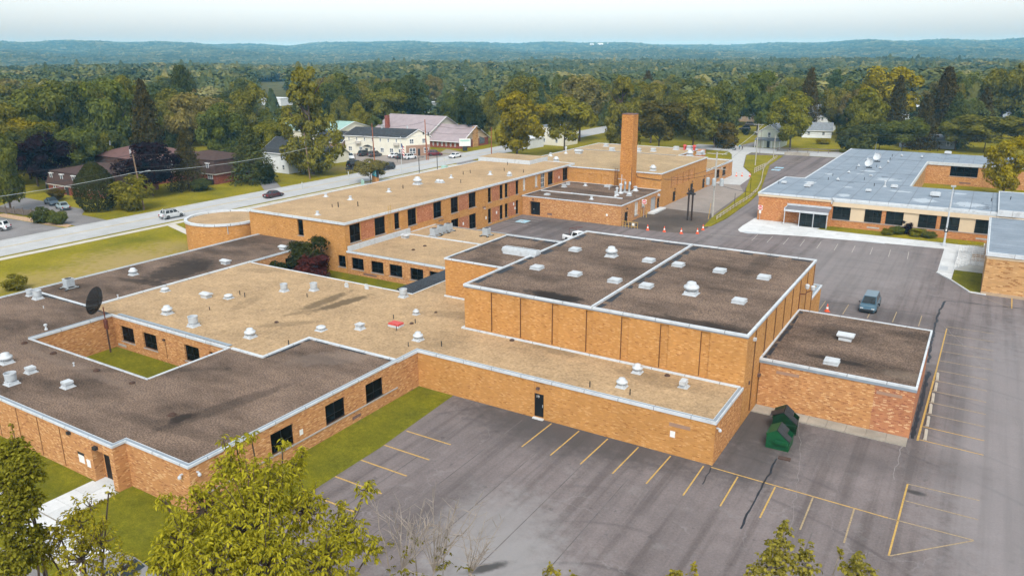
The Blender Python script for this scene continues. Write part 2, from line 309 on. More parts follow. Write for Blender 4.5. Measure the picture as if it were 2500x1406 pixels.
simple('sign_white', (.72, .72, .70), .5); simple('sign_red', (.55, .02, .03), .5); simple('sign_cyan', (.02, .42, .62), .4); simple('sign_green', (.35, .55, .50), .5); simple('flag_red', (.42, .05, .06), .8); simple('flag_blue', (.04, .06, .17), .8)
simple('glazed_dark_metal', (.10, .115, .14), .5); simple('canopy_grey', (.15, .155, .175), .7, 0, .12, 2); simple('landing_tan', (.40, .29, .19), .9, 0, .12, 2); simple('brown_glass_frame', (.16, .075, .045), .6)
def glass(name, c, rough=.08, spec=.5):
    t = NT(name); t.col(t.ramp(t.noise(t.pos(), 1.2, 4, .6), [(.3, tuple(x * .5 for x in c)), (.7, tuple(x * 1.4 for x in c))])); t.set(rough, 0, spec); MATS[name] = t.m
glass('tinted_glass', (.003, .003, .0035), .25, .10); glass('green_glass', (.010, .014, .013), .12, .3); glass('car_glass', (.02, .026, .03), .06, .6); glass('house_glass', (.10, .12, .14), .15, .5)
def paint(name, c, rough=.28):
    t = NT(name); t.col(c); t.set(rough, 0, .5); t.b.inputs['Coat Weight'].default_value = .5; t.b.inputs['Coat Roughness'].default_value = .1; MATS[name] = t.m; return name
for n_, c_ in dict(car_silver=(.50, .52, .54), car_white=(.68, .70, .72), car_black=(.010, .010, .012), car_maroon=(.06, .012, .018), car_red=(.13, .012, .02), car_teal=(.035, .09, .135), car_pale_green=(.26, .33, .35), car_navy=(.03, .06, .09), car_grey=(.20, .19, .19), car_charcoal=(.035, .036, .04), car_brown=(.07, .06, .055)).items(): paint(n_, c_)

def leafmat(name, hue=.35, trans=.28, tintc=(1.25, 1.5, .5)):
    m = bpy.data.materials.new(name); m.use_nodes = True; t = m.node_tree; t.nodes.clear()
    o = t.nodes.new('ShaderNodeOutputMaterial'); oi = t.nodes.new('ShaderNodeObjectInfo'); g = t.nodes.new('ShaderNodeNewGeometry')
    r = t.nodes.new('ShaderNodeValToRGB'); r.color_ramp.elements[0].color = (1 - hue, 1 - hue, 1 - hue, 1); r.color_ramp.elements[1].color = (1 + hue, 1 + hue * .8, 1 + hue * .5, 1)
    t.links.new(g.outputs['Random Per Island'], r.inputs[0])
    mx = t.nodes.new('ShaderNodeMix'); mx.data_type = 'RGBA'; mx.blend_type = 'MULTIPLY'; mx.inputs[0].default_value = 1
    t.links.new(oi.outputs['Color'], mx.inputs[6]); t.links.new(r.outputs[0], mx.inputs[7])
    d = t.nodes.new('ShaderNodeBsdfDiffuse'); tr = t.nodes.new('ShaderNodeBsdfTranslucent'); ms = t.nodes.new('ShaderNodeMixShader'); ms.inputs[0].default_value = trans
    m2 = t.nodes.new('ShaderNodeMix'); m2.data_type = 'RGBA'; m2.blend_type = 'MULTIPLY'; m2.inputs[0].default_value = 1; m2.inputs[7].default_value = (*tintc, 1)
    t.links.new(mx.outputs[2], m2.inputs[6]); t.links.new(mx.outputs[2], d.inputs[0]); t.links.new(m2.outputs[2], tr.inputs[0])
    t.links.new(d.outputs[0], ms.inputs[1]); t.links.new(tr.outputs[0], ms.inputs[2]); t.links.new(ms.outputs[0], o.inputs[0]); MATS[name] = m; return m
leafmat('leaves', .42, .2); leafmat('needles', .45, .06)
# far forest: every crown its own shade
m = bpy.data.materials.new('far_leaves'); m.use_nodes = True; tt = m.node_tree; tt.nodes.clear()
o = tt.nodes.new('ShaderNodeOutputMaterial'); d = tt.nodes.new('ShaderNodeBsdfDiffuse'); oi = tt.nodes.new('ShaderNodeObjectInfo'); r = tt.nodes.new('ShaderNodeValToRGB')
e = r.color_ramp.elements; e[0].color = (.05, .066, .026, 1); e[0].position = 0; e[1].color = (.23, .21, .075, 1); e[1].position = 1
for p_, c_ in ((.35, (.082, .10, .034, 1)), (.7, (.115, .125, .04, 1)), (.9, (.155, .155, .05, 1))): q = e.new(p_); q.color = c_
gp_ = tt.nodes.new('ShaderNodeNewGeometry'); nz_ = tt.nodes.new('ShaderNodeTexNoise'); nz_.inputs['Scale'].default_value = .006; nz_.inputs['Detail'].default_value = 4; tt.links.new(gp_.outputs['Position'], nz_.inputs['Vector']); am_ = tt.nodes.new('ShaderNodeMath'); am_.operation = 'MULTIPLY_ADD'; am_.inputs[1].default_value = 1.6; am_.inputs[2].default_value = -.8; tt.links.new(nz_.outputs['Fac'], am_.inputs[0]); ad_ = tt.nodes.new('ShaderNodeMath'); ad_.operation = 'ADD'; ad_.use_clamp = True; tt.links.new(am_.outputs[0], ad_.inputs[0]); tt.links.new(oi.outputs['Random'], ad_.inputs[1]); tt.links.new(ad_.outputs[0], r.inputs[0]); tt.links.new(r.outputs[0], d.inputs[0]); tt.links.new(d.outputs[0], o.inputs[0]); MATS['far_leaves'] = m
# ------------------------------------------------------------------ mesh helpers
class MB:
    def __init__(s): s.v = []; s.f = []; s.m = []
    def quad(s, *p, mi=0):
        i = len(s.v); s.v += [tuple(q) for q in p]; s.f.append(tuple(range(i, i + len(p)))); s.m.append(mi); return s
    def box(s, x0, x1, y0, y1, z0, z1, mi=0, bottom=True, rot=0, c=None):
        P = [(x, y, z) for z in (z0, z1) for x, y in ((x0, y0), (x1, y0), (x1, y1), (x0, y1))]
        if rot:
            c = c or ((x0 + x1) / 2, (y0 + y1) / 2); ca, sa = math.cos(rot), math.sin(rot)
            P = [(c[0] + (x - c[0]) * ca - (y - c[1]) * sa, c[1] + (x - c[0]) * sa + (y - c[1]) * ca, z) for x, y, z in P]
        i = len(s.v); s.v += P
        F = [(4, 5, 6, 7), (0, 1, 5, 4), (1, 2, 6, 5), (2, 3, 7, 6), (3, 0, 4, 7)] + ([(3, 2, 1, 0)] if bottom else [])
        s.f += [tuple(i + k for k in f) for f in F]; s.m += [mi] * len(F); return s
    def prism(s, poly, z0, z1, mi=0, bottom=False, top=True, side=True):
        n = len(poly); i = len(s.v); s.v += [(x, y, z0) for x, y in poly] + [(x, y, z1) for x, y in poly]
        if top: s.f.append(tuple(range(i + n, i + 2 * n))); s.m.append(mi)
        if bottom: s.f.append(tuple(range(i + n - 1, i - 1, -1))); s.m.append(mi)
        if side:
            for k in range(n): s.f.append((i + k, i + (k + 1) % n, i + n + (k + 1) % n, i + n + k)); s.m.append(mi)
        return s
    def ring(s, poly, o, inn, z0, z1, mi=0):
        A, B = offset(poly, o), offset(poly, -inn); n = len(poly); i = len(s.v)
        for P, z in ((A, z0), (A, z1), (B, z1), (B, z0)): s.v += [(x, y, z) for x, y in P]
        for k in range(n):
            k2 = (k + 1) % n
            for a in range(4):
                b = (a + 1) % 4
                s.f.append((i + a * n + k, i + a * n + k2, i + b * n + k2, i + b * n + k)); s.m.append(mi)
        return s
    def lathe(s, prof, n=16, mi=0, cx=0, cy=0, cap=True):
        i = len(s.v)
        for r, z in prof: s.v += [(cx + r * math.cos(2 * PI * k / n), cy + r * math.sin(2 * PI * k / n), z) for k in range(n)]
        for a in range(len(prof) - 1):
            for k in range(n):
                k2 = (k + 1) % n; s.f.append((i + a * n + k, i + a * n + k2, i + (a + 1) * n + k2, i + (a + 1) * n + k)); s.m.append(mi)
        if cap:
            s.f.append(tuple(i + (len(prof) - 1) * n + k for k in range(n))); s.m.append(mi)
            s.f.append(tuple(i + n - 1 - k for k in range(n))); s.m.append(mi)
        return s
    def tube(s, pts, r, n=6, mi=0, r1=None):
        pts = [Vector(p) for p in pts]; i = len(s.v); m = len(pts)
        for j, p in enumerate(pts):
            d = (pts[min(j + 1, m - 1)] - pts[max(j - 1, 0)]).normalized()
            u = d.orthogonal().normalized() if abs(d.z) > .99 else Vector((0, 0, 1)).cross(d).normalized(); v = d.cross(u)
            rr = r if r1 is None else r + (r1 - r) * j / (m - 1)
            s.v += [tuple(p + rr * (math.cos(2 * PI * k / n) * u + math.sin(2 * PI * k / n) * v)) for k in range(n)]
        for j in range(m - 1):
            for k in range(n):
                k2 = (k + 1) % n; s.f.append((i + j * n + k, i + j * n + k2, i + (j + 1) * n + k2, i + (j + 1) * n + k)); s.m.append(mi)
        s.f.append(tuple(i + n - 1 - k for k in range(n))); s.f.append(tuple(i + (m - 1) * n + k for k in range(n))); s.m += [mi, mi]
        return s
    def mesh(s, name, mats, smooth=False):
        me = bpy.data.meshes.new(name); me.from_pydata(s.v, [], s.f)
        for q in (mats if isinstance(mats, (list, tuple)) else [mats]): me.materials.append(MATS[q] if isinstance(q, str) else q)
        me.polygons.foreach_set('material_index', s.m)
        nl = len(me.loops); co = np.empty(len(me.vertices) * 3); me.vertices.foreach_get('co', co); co = co.reshape(-1, 3)
        li = np.empty(nl, int); me.loops.foreach_get('vertex_index', li)
        nr = np.empty(len(me.polygons) * 3); me.polygons.foreach_get('normal', nr); nr = nr.reshape(-1, 3)
        lt = np.empty(len(me.polygons), int); me.polygons.foreach_get('loop_total', lt)
        N = np.repeat(nr, lt, 0); P = co[li]; h = np.hypot(N[:, 0], N[:, 1]); hz = np.maximum(h, 1e-6)
        uv = np.where((np.abs(N[:, 2]) > .8)[:, None], P[:, :2], np.stack([(P[:, 0] * -N[:, 1] + P[:, 1] * N[:, 0]) / hz, P[:, 2]], 1))
        ul = me.uv_layers.new(name='UVMap'); ul.data.foreach_set('uv', uv.astype(np.float32).ravel())
        if smooth: me.polygons.foreach_set('use_smooth', [True] * len(me.polygons))
        me.update(); return me
    def build(s, name, mats, parent=None, smooth=False, world=False):
        return link(name, s.mesh(name, mats, smooth), parent, world)
def offset(poly, d):
    n = len(poly); out = []
    for i in range(n):
        p0, p1, p2 = (Vector(poly[(i + k) % n]) for k in (-1, 0, 1))
        a, b = (p1 - p0).normalized(), (p2 - p1).normalized(); na, nb = Vector((a.y, -a.x)), Vector((b.y, -b.x))
        m = (na + nb); m = m / max(.2, m.dot(na)) if m.length > 1e-6 else na
        out.append(tuple(p1 + m * d))
    return out
KID = {}
def adopt(o, p): o.parent = p; KID.setdefault(p.name, []).append(o)
def link(name, data, parent=None, world=False):
    o = bpy.data.objects.new(name, data); COL.objects.link(o)
    if parent:
        adopt(o, parent)
        if world: o.location = -WLOC(parent)
    return o
def WLOC(o):
    l = o.location.copy()
    return l + WLOC(o.parent) if o.parent else l
def tag(o, label, cat, group=None, kind=None):
    o['label'] = label; o['category'] = cat
    if group: o['group'] = group
    if kind: o['kind'] = kind
    return o
def thing(name, label, cat, loc=(0, 0, 0), rz=0, group=None, scale=None):
    o = bpy.data.objects.new(name, None); COL.objects.link(o); o.location = loc; o.rotation_euler = (0, 0, rz); o.empty_display_size = .2
    if scale: o.scale = scale
    return tag(o, label, cat, group)
def struct(o): o['kind'] = 'structure'; return o
def dup(root, loc, rz, label, group=None, scale=None):
    r = root.copy(); COL.objects.link(r); r.location = loc; r.rotation_euler = (0, 0, rz); r['label'] = label
    if scale: r.scale = scale
    if group: r['group'] = group
    def rec(a, b):
        for c in KID.get(a.name, []):
            d = c.copy(); COL.objects.link(d); adopt(d, b); rec(c, d)
    rec(root, r); return r

# ------------------------------------------------------------------ buildings: facades, windows, copings
_wc = {}
def window_mesh(w, h, nx, nz, fr, mat, dep=.06):
    k = ('f', round(w, 2), round(h, 2), nx, nz, fr, mat)
    if k not in _wc:
        b = MB(); b.box(0, fr, 0, dep, 0, h).box(w - fr, w, 0, dep, 0, h).box(fr, w - fr, 0, dep, 0, fr).box(fr, w - fr, 0, dep, h - fr, h)
        for i in range(1, nx): x = w * i / nx; b.box(x - fr * .5, x + fr * .5, .004, dep - .004, fr, h - fr)
        for j in range(1, nz):
            z = h * (j / nz if nz != 2 else .36)
            for i in range(nx): b.box(max(fr, w * i / nx + fr * .5), min(w - fr, w * (i + 1) / nx - fr * .5), .004, dep - .004, z - fr * .5, z + fr * .5)
        _wc[k] = b.mesh('window_frame', mat)
    return _wc[k]
def pane_mesh(x0, x1, z0, z1, mat):
    k = ('p', round(x1 - x0, 2), round(z1 - z0, 2), mat)
    if k not in _wc: _wc[k] = MB().box(0, x1 - x0, 0, .012, 0, z1 - z0).mesh('pane', mat)
    return _wc[k]
def window(B, P, rz, w, h, nx=2, nz=2, fr=.06, fmat='dark_frame', gmat='tinted_glass', sill='sill_stone', name='window', sillout=.24):
    o = link(name, window_mesh(w, h, nx, nz, fr, fmat), B); o.location = Vector(P) - WLOC(B); o.rotation_euler = (0, 0, rz)
    zs = [0, h * .36, h] if nz == 2 else [h * j / nz for j in range(nz + 1)]
    for i in range(nx):
        for j in range(nz):
            x0 = w * i / nx + fr * (1 if i == 0 else .5) ; x1 = w * (i + 1) / nx - fr * (1 if i == nx - 1 else .5)
            z0 = zs[j] + fr * (1 if j == 0 else .5); z1 = zs[j + 1] - fr * (1 if j == nz - 1 else .5)
            p = link('pane', pane_mesh(x0, x1, z0, z1, gmat), o); p.location = (x0, .025, z0)
    if sill:
        k = ('s', round(w, 2), sill, sillout)
        if k not in _wc: _wc[k] = MB().box(-.06, w + .06, -sillout, -.003, -.11, .0).mesh('sill', sill)
        link('sill', _wc[k], o)
    return o
def door(B, P, rz, w, h, leaves=1, mat='dark_frame', handle=True, name='door'):
    b = MB()
    for i in range(leaves): b.box(w * i / leaves + .015, w * (i + 1) / leaves - .015, 0, .05, .02, h - .02)
    o = b.build(name, mat, B); o.location = Vector(P) - WLOC(B); o.rotation_euler = (0, 0, rz)
    fr = MB().box(-.03, .0149, -.03, .07, 0, h + .03).box(w - .0149, w + .03, -.03, .07, 0, h + .03).box(.0149, w - .0149, -.03, .07, h - .019, h + .03).build('door_frame', 'dark_metal', o)
    if handle: MB().box(w / leaves - .16, w / leaves - .11, -.07, -.002, .95, 1.2).build('handle', 'galvanised', o)
    return o
def facade(B, p0, p1, z0, z1, mat, ops=(), reveal=.18, back=True):
    """one wall seen from outside, left p0 to right p1; ops: (u0,u1,v0,v1,kind,opts)"""
    p0, p1 = Vector(p0), Vector(p1); L = (p1 - p0).length; d = (p1 - p0) / L; rz = math.atan2(d.y, d.x); inn = Vector((-d.y, d.x))
    xs = sorted({0, L, *[o[0] for o in ops], *[o[1] for o in ops]}); zs = sorted({z0, z1, *[o[2] for o in ops], *[o[3] for o in ops]})
    W = lambda u, v, q=0: (p0.x + d.x * u + inn.x * q, p0.y + d.y * u + inn.y * q, v)
    b = MB()
    for i in range(len(xs) - 1):
        for j in range(len(zs) - 1):
            u, v = (xs[i] + xs[i + 1]) / 2, (zs[j] + zs[j + 1]) / 2
            if any(o[0] < u < o[1] and o[2] < v < o[3] for o in ops): continue
            b.quad(W(xs[i], zs[j]), W(xs[i + 1], zs[j]), W(xs[i + 1], zs[j + 1]), W(xs[i], zs[j + 1]))
    ml = [mat]
    for o in ops:
        u0, u1, v0, v1, kind = o[:5]; op = o[5] if len(o) > 5 else {}
        q = op.get('reveal', .07 if kind == 'panel' else .14 if kind == 'recess' else reveal)
        b.quad(W(u0, v0), W(u0, v0, q), W(u0, v1, q), W(u0, v1)).quad(W(u1, v0, q), W(u1, v0), W(u1, v1), W(u1, v1, q))
        b.quad(W(u0, v1, q), W(u1, v1, q), W(u1, v1), W(u0, v1)).quad(W(u0, v0), W(u1, v0), W(u1, v0, q), W(u0, v0, q))
        if kind in ('panel', 'recess'):
            pb = MB().quad(W(u0, v0, q), W(u1, v0, q), W(u1, v1, q), W(u0, v1, q)).build('brick_panel' if kind == 'panel' else 'wall_recess', op.get('mat', mat), B, world=True)
        elif kind == 'win':
            window(B, W(u0, v0, q - .002), rz, u1 - u0, v1 - v0, **{k: v for k, v in op.items() if k != 'reveal'})
        elif kind == 'door':
            door(B, W(u0, v0, q - .002), rz, u1 - u0, v1 - v0, **{k: v for k, v in op.items() if k != 'reveal'})
    return b.build('wall', ml, B, world=True)
def flat_roof(B, poly, z, mat, cap=True, out=.08, wd=.18, up=.09, drop=.12, stop=True, capm='coping_white', name='roof'):
    MB().prism(offset(poly, -.05), z - .05, z, side=False).build(name, mat, B, world=True)
    if cap:
        MB().ring(poly, out, wd * .45, z - drop, z + up).build('coping', capm, B, world=True)
        if stop: MB().ring(poly, -wd * .45 - .004, wd * .45 + .30, z - .02, z + up * .55).build('gravel_stop', 'gravel_stop_grey', B, world=True)
def strip(a, b, wd, h, z, mi=0, mb=None):
    a, b = Vector(a), Vector(b); d = (b - a).normalized(); n = Vector((-d.y, d.x)) * wd / 2
    P = [a + n * -1, b - n, b + n, a + n]
    return (mb or MB()).prism([tuple(p) for p in P], z, z + h, mi)
def offset_open(pts, d):
    n = len(pts); out = []
    for i in range(n):
        p = Vector(pts[i]); a = (p - Vector(pts[i - 1])).normalized() if i else None; b = (Vector(pts[i + 1]) - p).normalized() if i < n - 1 else None
        a = a or b; b = b or a
        na, nb = Vector((a.y, -a.x)), Vector((b.y, -b.x)); m = na + nb; m = m / max(.2, m.dot(na)); out.append(tuple(p + m * d))
    return out
def band(B, pts, o, inn, z0, z1, mat, name='coping'):
    A, I = offset_open(pts, o), offset_open(pts, -inn); b = MB()
    P = A + I[::-1]
    n = len(pts)
    for k in range(n - 1):
        q = [A[k], A[k + 1], I[k + 1], I[k]]
        b.prism(q, z0, z1)
    return b.build(name, mat, B, world=True)
def coping(B, pts, z, drop=.09, up=.09, stop=True):
    band(B, pts, .07, .02, z - drop, z + up, 'coping_white')
    if stop: band(B, pts, -.024, .26, z - .02, z + up * .75, 'gravel_stop_grey', 'gravel_stop'); band(B, pts, -.264, .31, z - .02, z + up * .9, 'coping_white', 'inner_coping')
def torn(B, a, b, z, side=1, dens=.6, wd=.15):
    a, b = Vector(a), Vector(b); L = (b - a).length; d = (b - a) / L; n = Vector((-d.y, d.x)) * side; u = RND.uniform(0, 1); m = MB()
    while u < L - .4:
        l = min(RND.uniform(.6, 3.2), L - u); o = RND.uniform(.02, .10); w_ = wd * 2.3 * RND.uniform(.6, 1.3)
        p, q = a + d * u + n * o, a + d * (u + l) + n * (o + RND.uniform(-.03, .03))
        m.quad((*p, z), (*q, z), (*(q + n * w_), z + .004), (*(p + n * w_ * RND.uniform(.5, 1.2)), z + .004)) if side > 0 else m.quad((*p, z), (*(p + n * w_), z + .004), (*(q + n * w_), z + .004), (*q, z))
        u += l + RND.uniform(.1, 2.2) * (1 - dens) * 2
    m.build('torn_flashing', 'torn_flashing', B, world=True)['kind'] = 'stuff'
def lamp(B, P, rz, s=1.0, mat='dark_metal', name='wall_light'):
    o = MB().box(-.16 * s, .16 * s, -.24 * s, 0, -.1 * s, .12 * s).build(name, mat, B); o.location = Vector(P) - WLOC(B); o.rotation_euler = (0, 0, rz)
    MB().box(-.13 * s, .13 * s, -.2 * s, -.05 * s, -.13 * s, -.101 * s).build('lens', 'vent_grey', o); return o
def camera_dome(B, P, rz):
    b = MB().box(-.06, .06, -.2, 0, -.04, .04).lathe([(.02, -.28), (.12, -.22), (.13, -.12), (.08, -.02)], 10, cx=0, cy=-.26)
    o = b.build('security_camera', 'white_metal', B); o.location = Vector(P) - WLOC(B); o.rotation_euler = (0, 0, rz); return o
def wall_box(B, name, p, q, mat, axis, th=.03):
    """a flat fitting on a wall: p,q opposite corners in (along, z); axis ('y', value) faces -y, ('x', value) faces +x"""
    ax, v = axis
    b = MB().box(p[0], q[0], v - th, v - .001, p[1], q[1]) if ax == 'y' else MB().box(v + .001, v + th, p[0], q[0], p[1], q[1])
    return b.build(name, mat, B, world=True)

W_ = lambda u0, u1, v0, v1, **k: (u0, u1, v0, v1, 'win', k)
# ---------- A  one-storey classroom block with brown gravel roof and a courtyard
ZB = 3.6
A = thing('classroom_block', 'low orange brick classroom block with dark brown gravel roof around a grass courtyard', 'school wing', (-42.3, 27.4, 0))
b = MB()
for x0, x1, y0, y1 in ((-93, -80.9, 26.4, 77.3), (-80.9, -76.4, 26.4, 43.3), (-76.4, -57.8, 26.4, 34.9), (-57.8, -53.2, 26.4, 43.3), (-53.2, -49.3, 26.4, 49), (-49.3, -42.3, 27.4, 49)):
    b.quad((x0, y0, ZB), (x1, y0, ZB), (x1, y1, ZB), (x0, y1, ZB))
b.build('roof', 'brown_gravel', A, world=True)
facade(A, (-93, 26.4), (-49.3, 26.4), -.1, ZB, 'flecked_brick', [(93 - 52.1, 93 - 49.85, 0, 2.72, 'open', {'reveal': .75})])
# entry recess: its own door wall
door(A, (-51.75, 27.1, .06), 0, 1.8, 2.3, 2)
MB().box(-52.1, -49.85, 27.151, 27.17, 0, 2.72).build('recess_wall', 'flecked_brick', A, world=True)
MB().box(-52.09, -49.86, 26.0, 27.09, .01, .05).build('doorstep', 'pale_concrete', A, world=True)
for x in (-62.2, -59.15, -56.05, -65.4): MB().box(x - .03, x + .03, 26.37, 26.399, .1, 3.38).build('control_joint', 'joint_brown', A, world=True)
facade(A, (-49.3, 26.4), (-49.3, 27.4), -.1, ZB, 'flecked_brick'); facade(A, (-49.3, 27.4), (-42.3, 27.4), -.1, ZB, 'flecked_brick')
facade(A, (-42.3, 27.4), (-42.3, 49), -.1, ZB, 'flecked_brick', [W_(34.35 - 27.4, 36.62 - 27.4, 1.13, 2.86), W_(40.0 - 27.4, 42.28 - 27.4, 1.13, 2.86), W_(44.78 - 27.4, 47.07 - 27.4, 1.13, 2.86)])
MB().box(-42.299, -42.24, 28, 48.9, 1.0, 1.115).build('sill_band', 'sill_stone', A, world=True)
for y in (32.83, 42.98): wall_box(A, 'wall_vent', (y, .35), (y + 1.0, .62), 'brown_vent', ('x', -42.3))
wall_box(A, 'wall_sign', (37.15, 1.55), (37.5, 2.0), 'sign_white', ('x', -42.3), .02)
facade(A, (-93, 77.3), (-93, 26.4), -.1, ZB, 'flecked_brick')
facade(A, (-80.9, 65.4), (-80.9, 77.3), -.1, ZB, 'flecked_brick', [W_(71.4 - 65.4, 72.75 - 65.4, .9, 2.68), W_(73.4 - 65.4, 76.4 - 65.4, .9, 2.68)])
coping(A, [(-80.9, 65.6), (-80.9, 77.2)], ZB); coping(A, [(-93, 77.3), (-93, 26.4), (-49.3, 26.4), (-49.3, 27.4), (-42.3, 27.4), (-42.3, 49)], ZB)
# courtyard
cy = [(-76.4, 34.9), (-57.8, 34.9), (-57.8, 43.3), (-76.4, 43.3)]
MB().ring(cy, .10, .08, ZB - .16, ZB + .08).build('coping', 'coping_white', A, world=True)
MB().box(-75.9, -58.2, 43.62, 44.0, ZB - .02, ZB + .05).build('gravel_stop', 'gravel_stop_grey', A, world=True)
MB().box(-76.9, -76.71, 35, 43.3, ZB - .02, ZB + .05).build('gravel_stop', 'gravel_stop_grey', A, world=True)
facade(A, (-76.4, 43.3), (-57.8, 43.3), -.1, ZB, 'flecked_brick', [W_(-75.2 + 76.4, -72.93 + 76.4, .95, 2.66), W_(-71.38 + 76.4, -69.1 + 76.4, .95, 2.66), W_(-64.65 + 76.4, -62.4 + 76.4, .95, 2.66), W_(-60.85 + 76.4, -58.6 + 76.4, .95, 2.66)])
facade(A, (-76.4, 34.9), (-76.4, 43.3), -.1, ZB, 'flecked_brick'); facade(A, (-57.8, 34.9), (-76.4, 34.9), -.1, ZB, 'flecked_brick'); facade(A, (-57.8, 43.3), (-57.8, 34.9), -.1, ZB, 'flecked_brick')
lamp(A, (-67.7, 43.3, 2.5), 0, .8, 'rust_brown'); MB().box(-67.63, -67.59, 43.26, 43.299, .5, 2.35).build('conduit', 'joint_brown', A, world=True)
wall_box(A, 'wall_vent', (-76.0, .25), (-74.6, .5), 'galvanised', ('y', 43.3))
lamp(A, (-51.3, 26.4, 3.0), 0, 1.1); lamp(A, (-54.65, 26.4, 3.28), 0, .9)
wall_box(A, 'notice_board', (-53.95, 1.1), (-53.25, 1.75), 'sign_white', ('y', 26.4)); wall_box(A, 'notice_header', (-54.0, 1.76), (-53.2, 1.95), 'dark_metal', ('y', 26.4)); wall_box(A, 'notice_board', (-52.95, 1.0), (-52.5, 1.6), 'sign_white', ('y', 26.4))
camera_dome(A, (-43.0, 27.4, 2.9), 0); camera_dome(A, (-42.3, 28.0, 3.0), PI / 2)
# white dividers between the brown and the tan roof, partly torn
band(A, [(-80.9, 65.5), (-80.9, 43.3)], .16, .10, ZB - .03, ZB + .13, 'coping_white', 'roof_divider')
band(A, [(-92.9, 43.6), (-81.0, 43.6)], .12, .12, ZB - .02, ZB + .12, 'coping_white', 'roof_divider'); torn(A, (-92.5, 43.6), (-77.2, 43.6), ZB + .012, -1, .9)
band(A, [(-57.4, 43.3), (-53.2, 43.3), (-53.2, 49), (-42.5, 49)], .10, .16, ZB - .03, ZB + .14, 'coping_white', 'roof_divider')
torn(A, (-53.2, 43.3), (-53.2, 49), ZB + .012, -1, .6); torn(A, (-53.2, 49), (-42.6, 49), ZB + .012, -1, .5)

# ---------- B  tan roofed core and corridor
ZT = 3.56
Bc = thing('core_block', 'low amber brick core with wide tan gravel roof and long corridor numbered 19', 'school wing', (-14.2, 52, 0))
poly = [(-80.8, 43.35), (-53.15, 43.35), (-53.15, 49.05), (-42.25, 49.05), (-42.25, 52), (-14.2, 52), (-14.2, 59.35), (-42.05, 59.35), (-42.05, 66.95), (-50.05, 66.95), (-50.05, 76.8), (-53.7, 76.8), (-53.7, 65.4), (-80.8, 65.4)]
MB().prism(poly, ZT - .2, ZT, side=False).build('roof', 'tan_gravel', Bc, world=True)
facade(Bc, (-42.3, 49), (-42.3, 52), -.1, ZB, 'flecked_brick')
facade(Bc, (-42.3, 52), (-14.2, 52), -.1, ZT, 'amber_brick', [(-29.80 + 42.3, -28.88 + 42.3, .12, 2.3, 'door', {'reveal': .12}), (-29.84 + 42.3, -28.84 + 42.3, 2.34, 3.34, 'panel', {'mat': 'amber_brick'})])
lamp(Bc, (-29.4, 52, 2.82), 0, .85, 'stain_brown'); MB().box(-29.85, -28.83, 51.72, 51.99, .005, .1).build('doorstep', 'pale_concrete', Bc, world=True)
facade(Bc, (-14.2, 52), (-14.2, 59.35), -.1, ZT, 'warm_brick')
facade(Bc, (-53.7, 65.4), (-80.8, 65.4), -.1, ZT, 'flecked_brick')
coping(Bc, [(-42.3, 49), (-42.3, 52), (-14.2, 52), (-14.2, 59.2)], ZT, .14, .11)
band(Bc, [(-53.6, 65.45), (-80.8, 65.45)], .1, .1, ZT - .2, ZT + .06, 'coping_white'); band(Bc, [(-53.68, 65.3), (-53.68, 76.5)], .06, .06, ZT - .1, ZT + .05, 'coping_white')
wall_box(Bc, 'wall_plaque', (-17.78, 2.42), (-16.1, 2.72), 'pink_brown_siding', ('y', 52), .02); wall_box(Bc, 'wall_sign', (-17.66, 1.5), (-17.26, 2.02), 'sign_white', ('y', 52), .025)
camera_dome(Bc, (-14.2, 52.35, 3.0), PI / 2)
# base flashing against the gym and the annex
band(Bc, [(-14.4, 59.22), (-42.14, 59.22), (-42.14, 67.0)], .001, .16, ZT, ZT + .16, 'coping_white', 'base_flashing'); band(Bc, [(-42.3, 66.86), (-50.1, 66.86)], .001, .16, ZT, ZT + .16, 'coping_white', 'base_flashing')
# door number 19
def digits(txt, P, rz, h, mat, parent, name='door_number', axis_up=True, sp=1.0):
    cu = bpy.data.curves.new('txt', 'FONT'); cu.body = txt; cu.size = h * 1.38; cu.extrude = .004; cu.align_x = 'CENTER'
    o = bpy.data.objects.new('txt', cu); COL.objects.link(o); dg = bpy.context.evaluated_depsgraph_get(); me = bpy.data.meshes.new_from_object(o.evaluated_get(dg)); bpy.data.objects.remove(o)
    me.materials.clear(); me.materials.append(MATS[mat]); q = link(name, me, parent); q.location = Vector(P) - WLOC(parent); q.rotation_euler = (PI / 2, 0, rz); return q
digits('19', (-29.5, 52.095, 1.88), 0, .24, 'sign_white', Bc)

# grey shingled link between the core and the north wing
lk = thing('link_passage', 'small link passage with dark grey shingle roof beside the tan roof', 'passage', (-55.2, 66, 0))
MB().prism([(-57.0, 66.0), (-53.82, 65.46), (-53.82, 76.7), (-57.0, 76.7)], 0, 3.2, top=False).build('wall', 'flecked_brick', lk, world=True)
MB().quad((-57.2, 66.9, 3.3), (-53.78, 65.46, 3.52), (-53.78, 76.75, 3.52), (-57.2, 76.75, 3.3)).quad((-57.2, 66.9, 3.15), (-53.78, 65.46, 3.35), (-53.78, 65.46, 3.52), (-57.2, 66.9, 3.3)).build('roof', 'dark_shingle', lk, world=True)

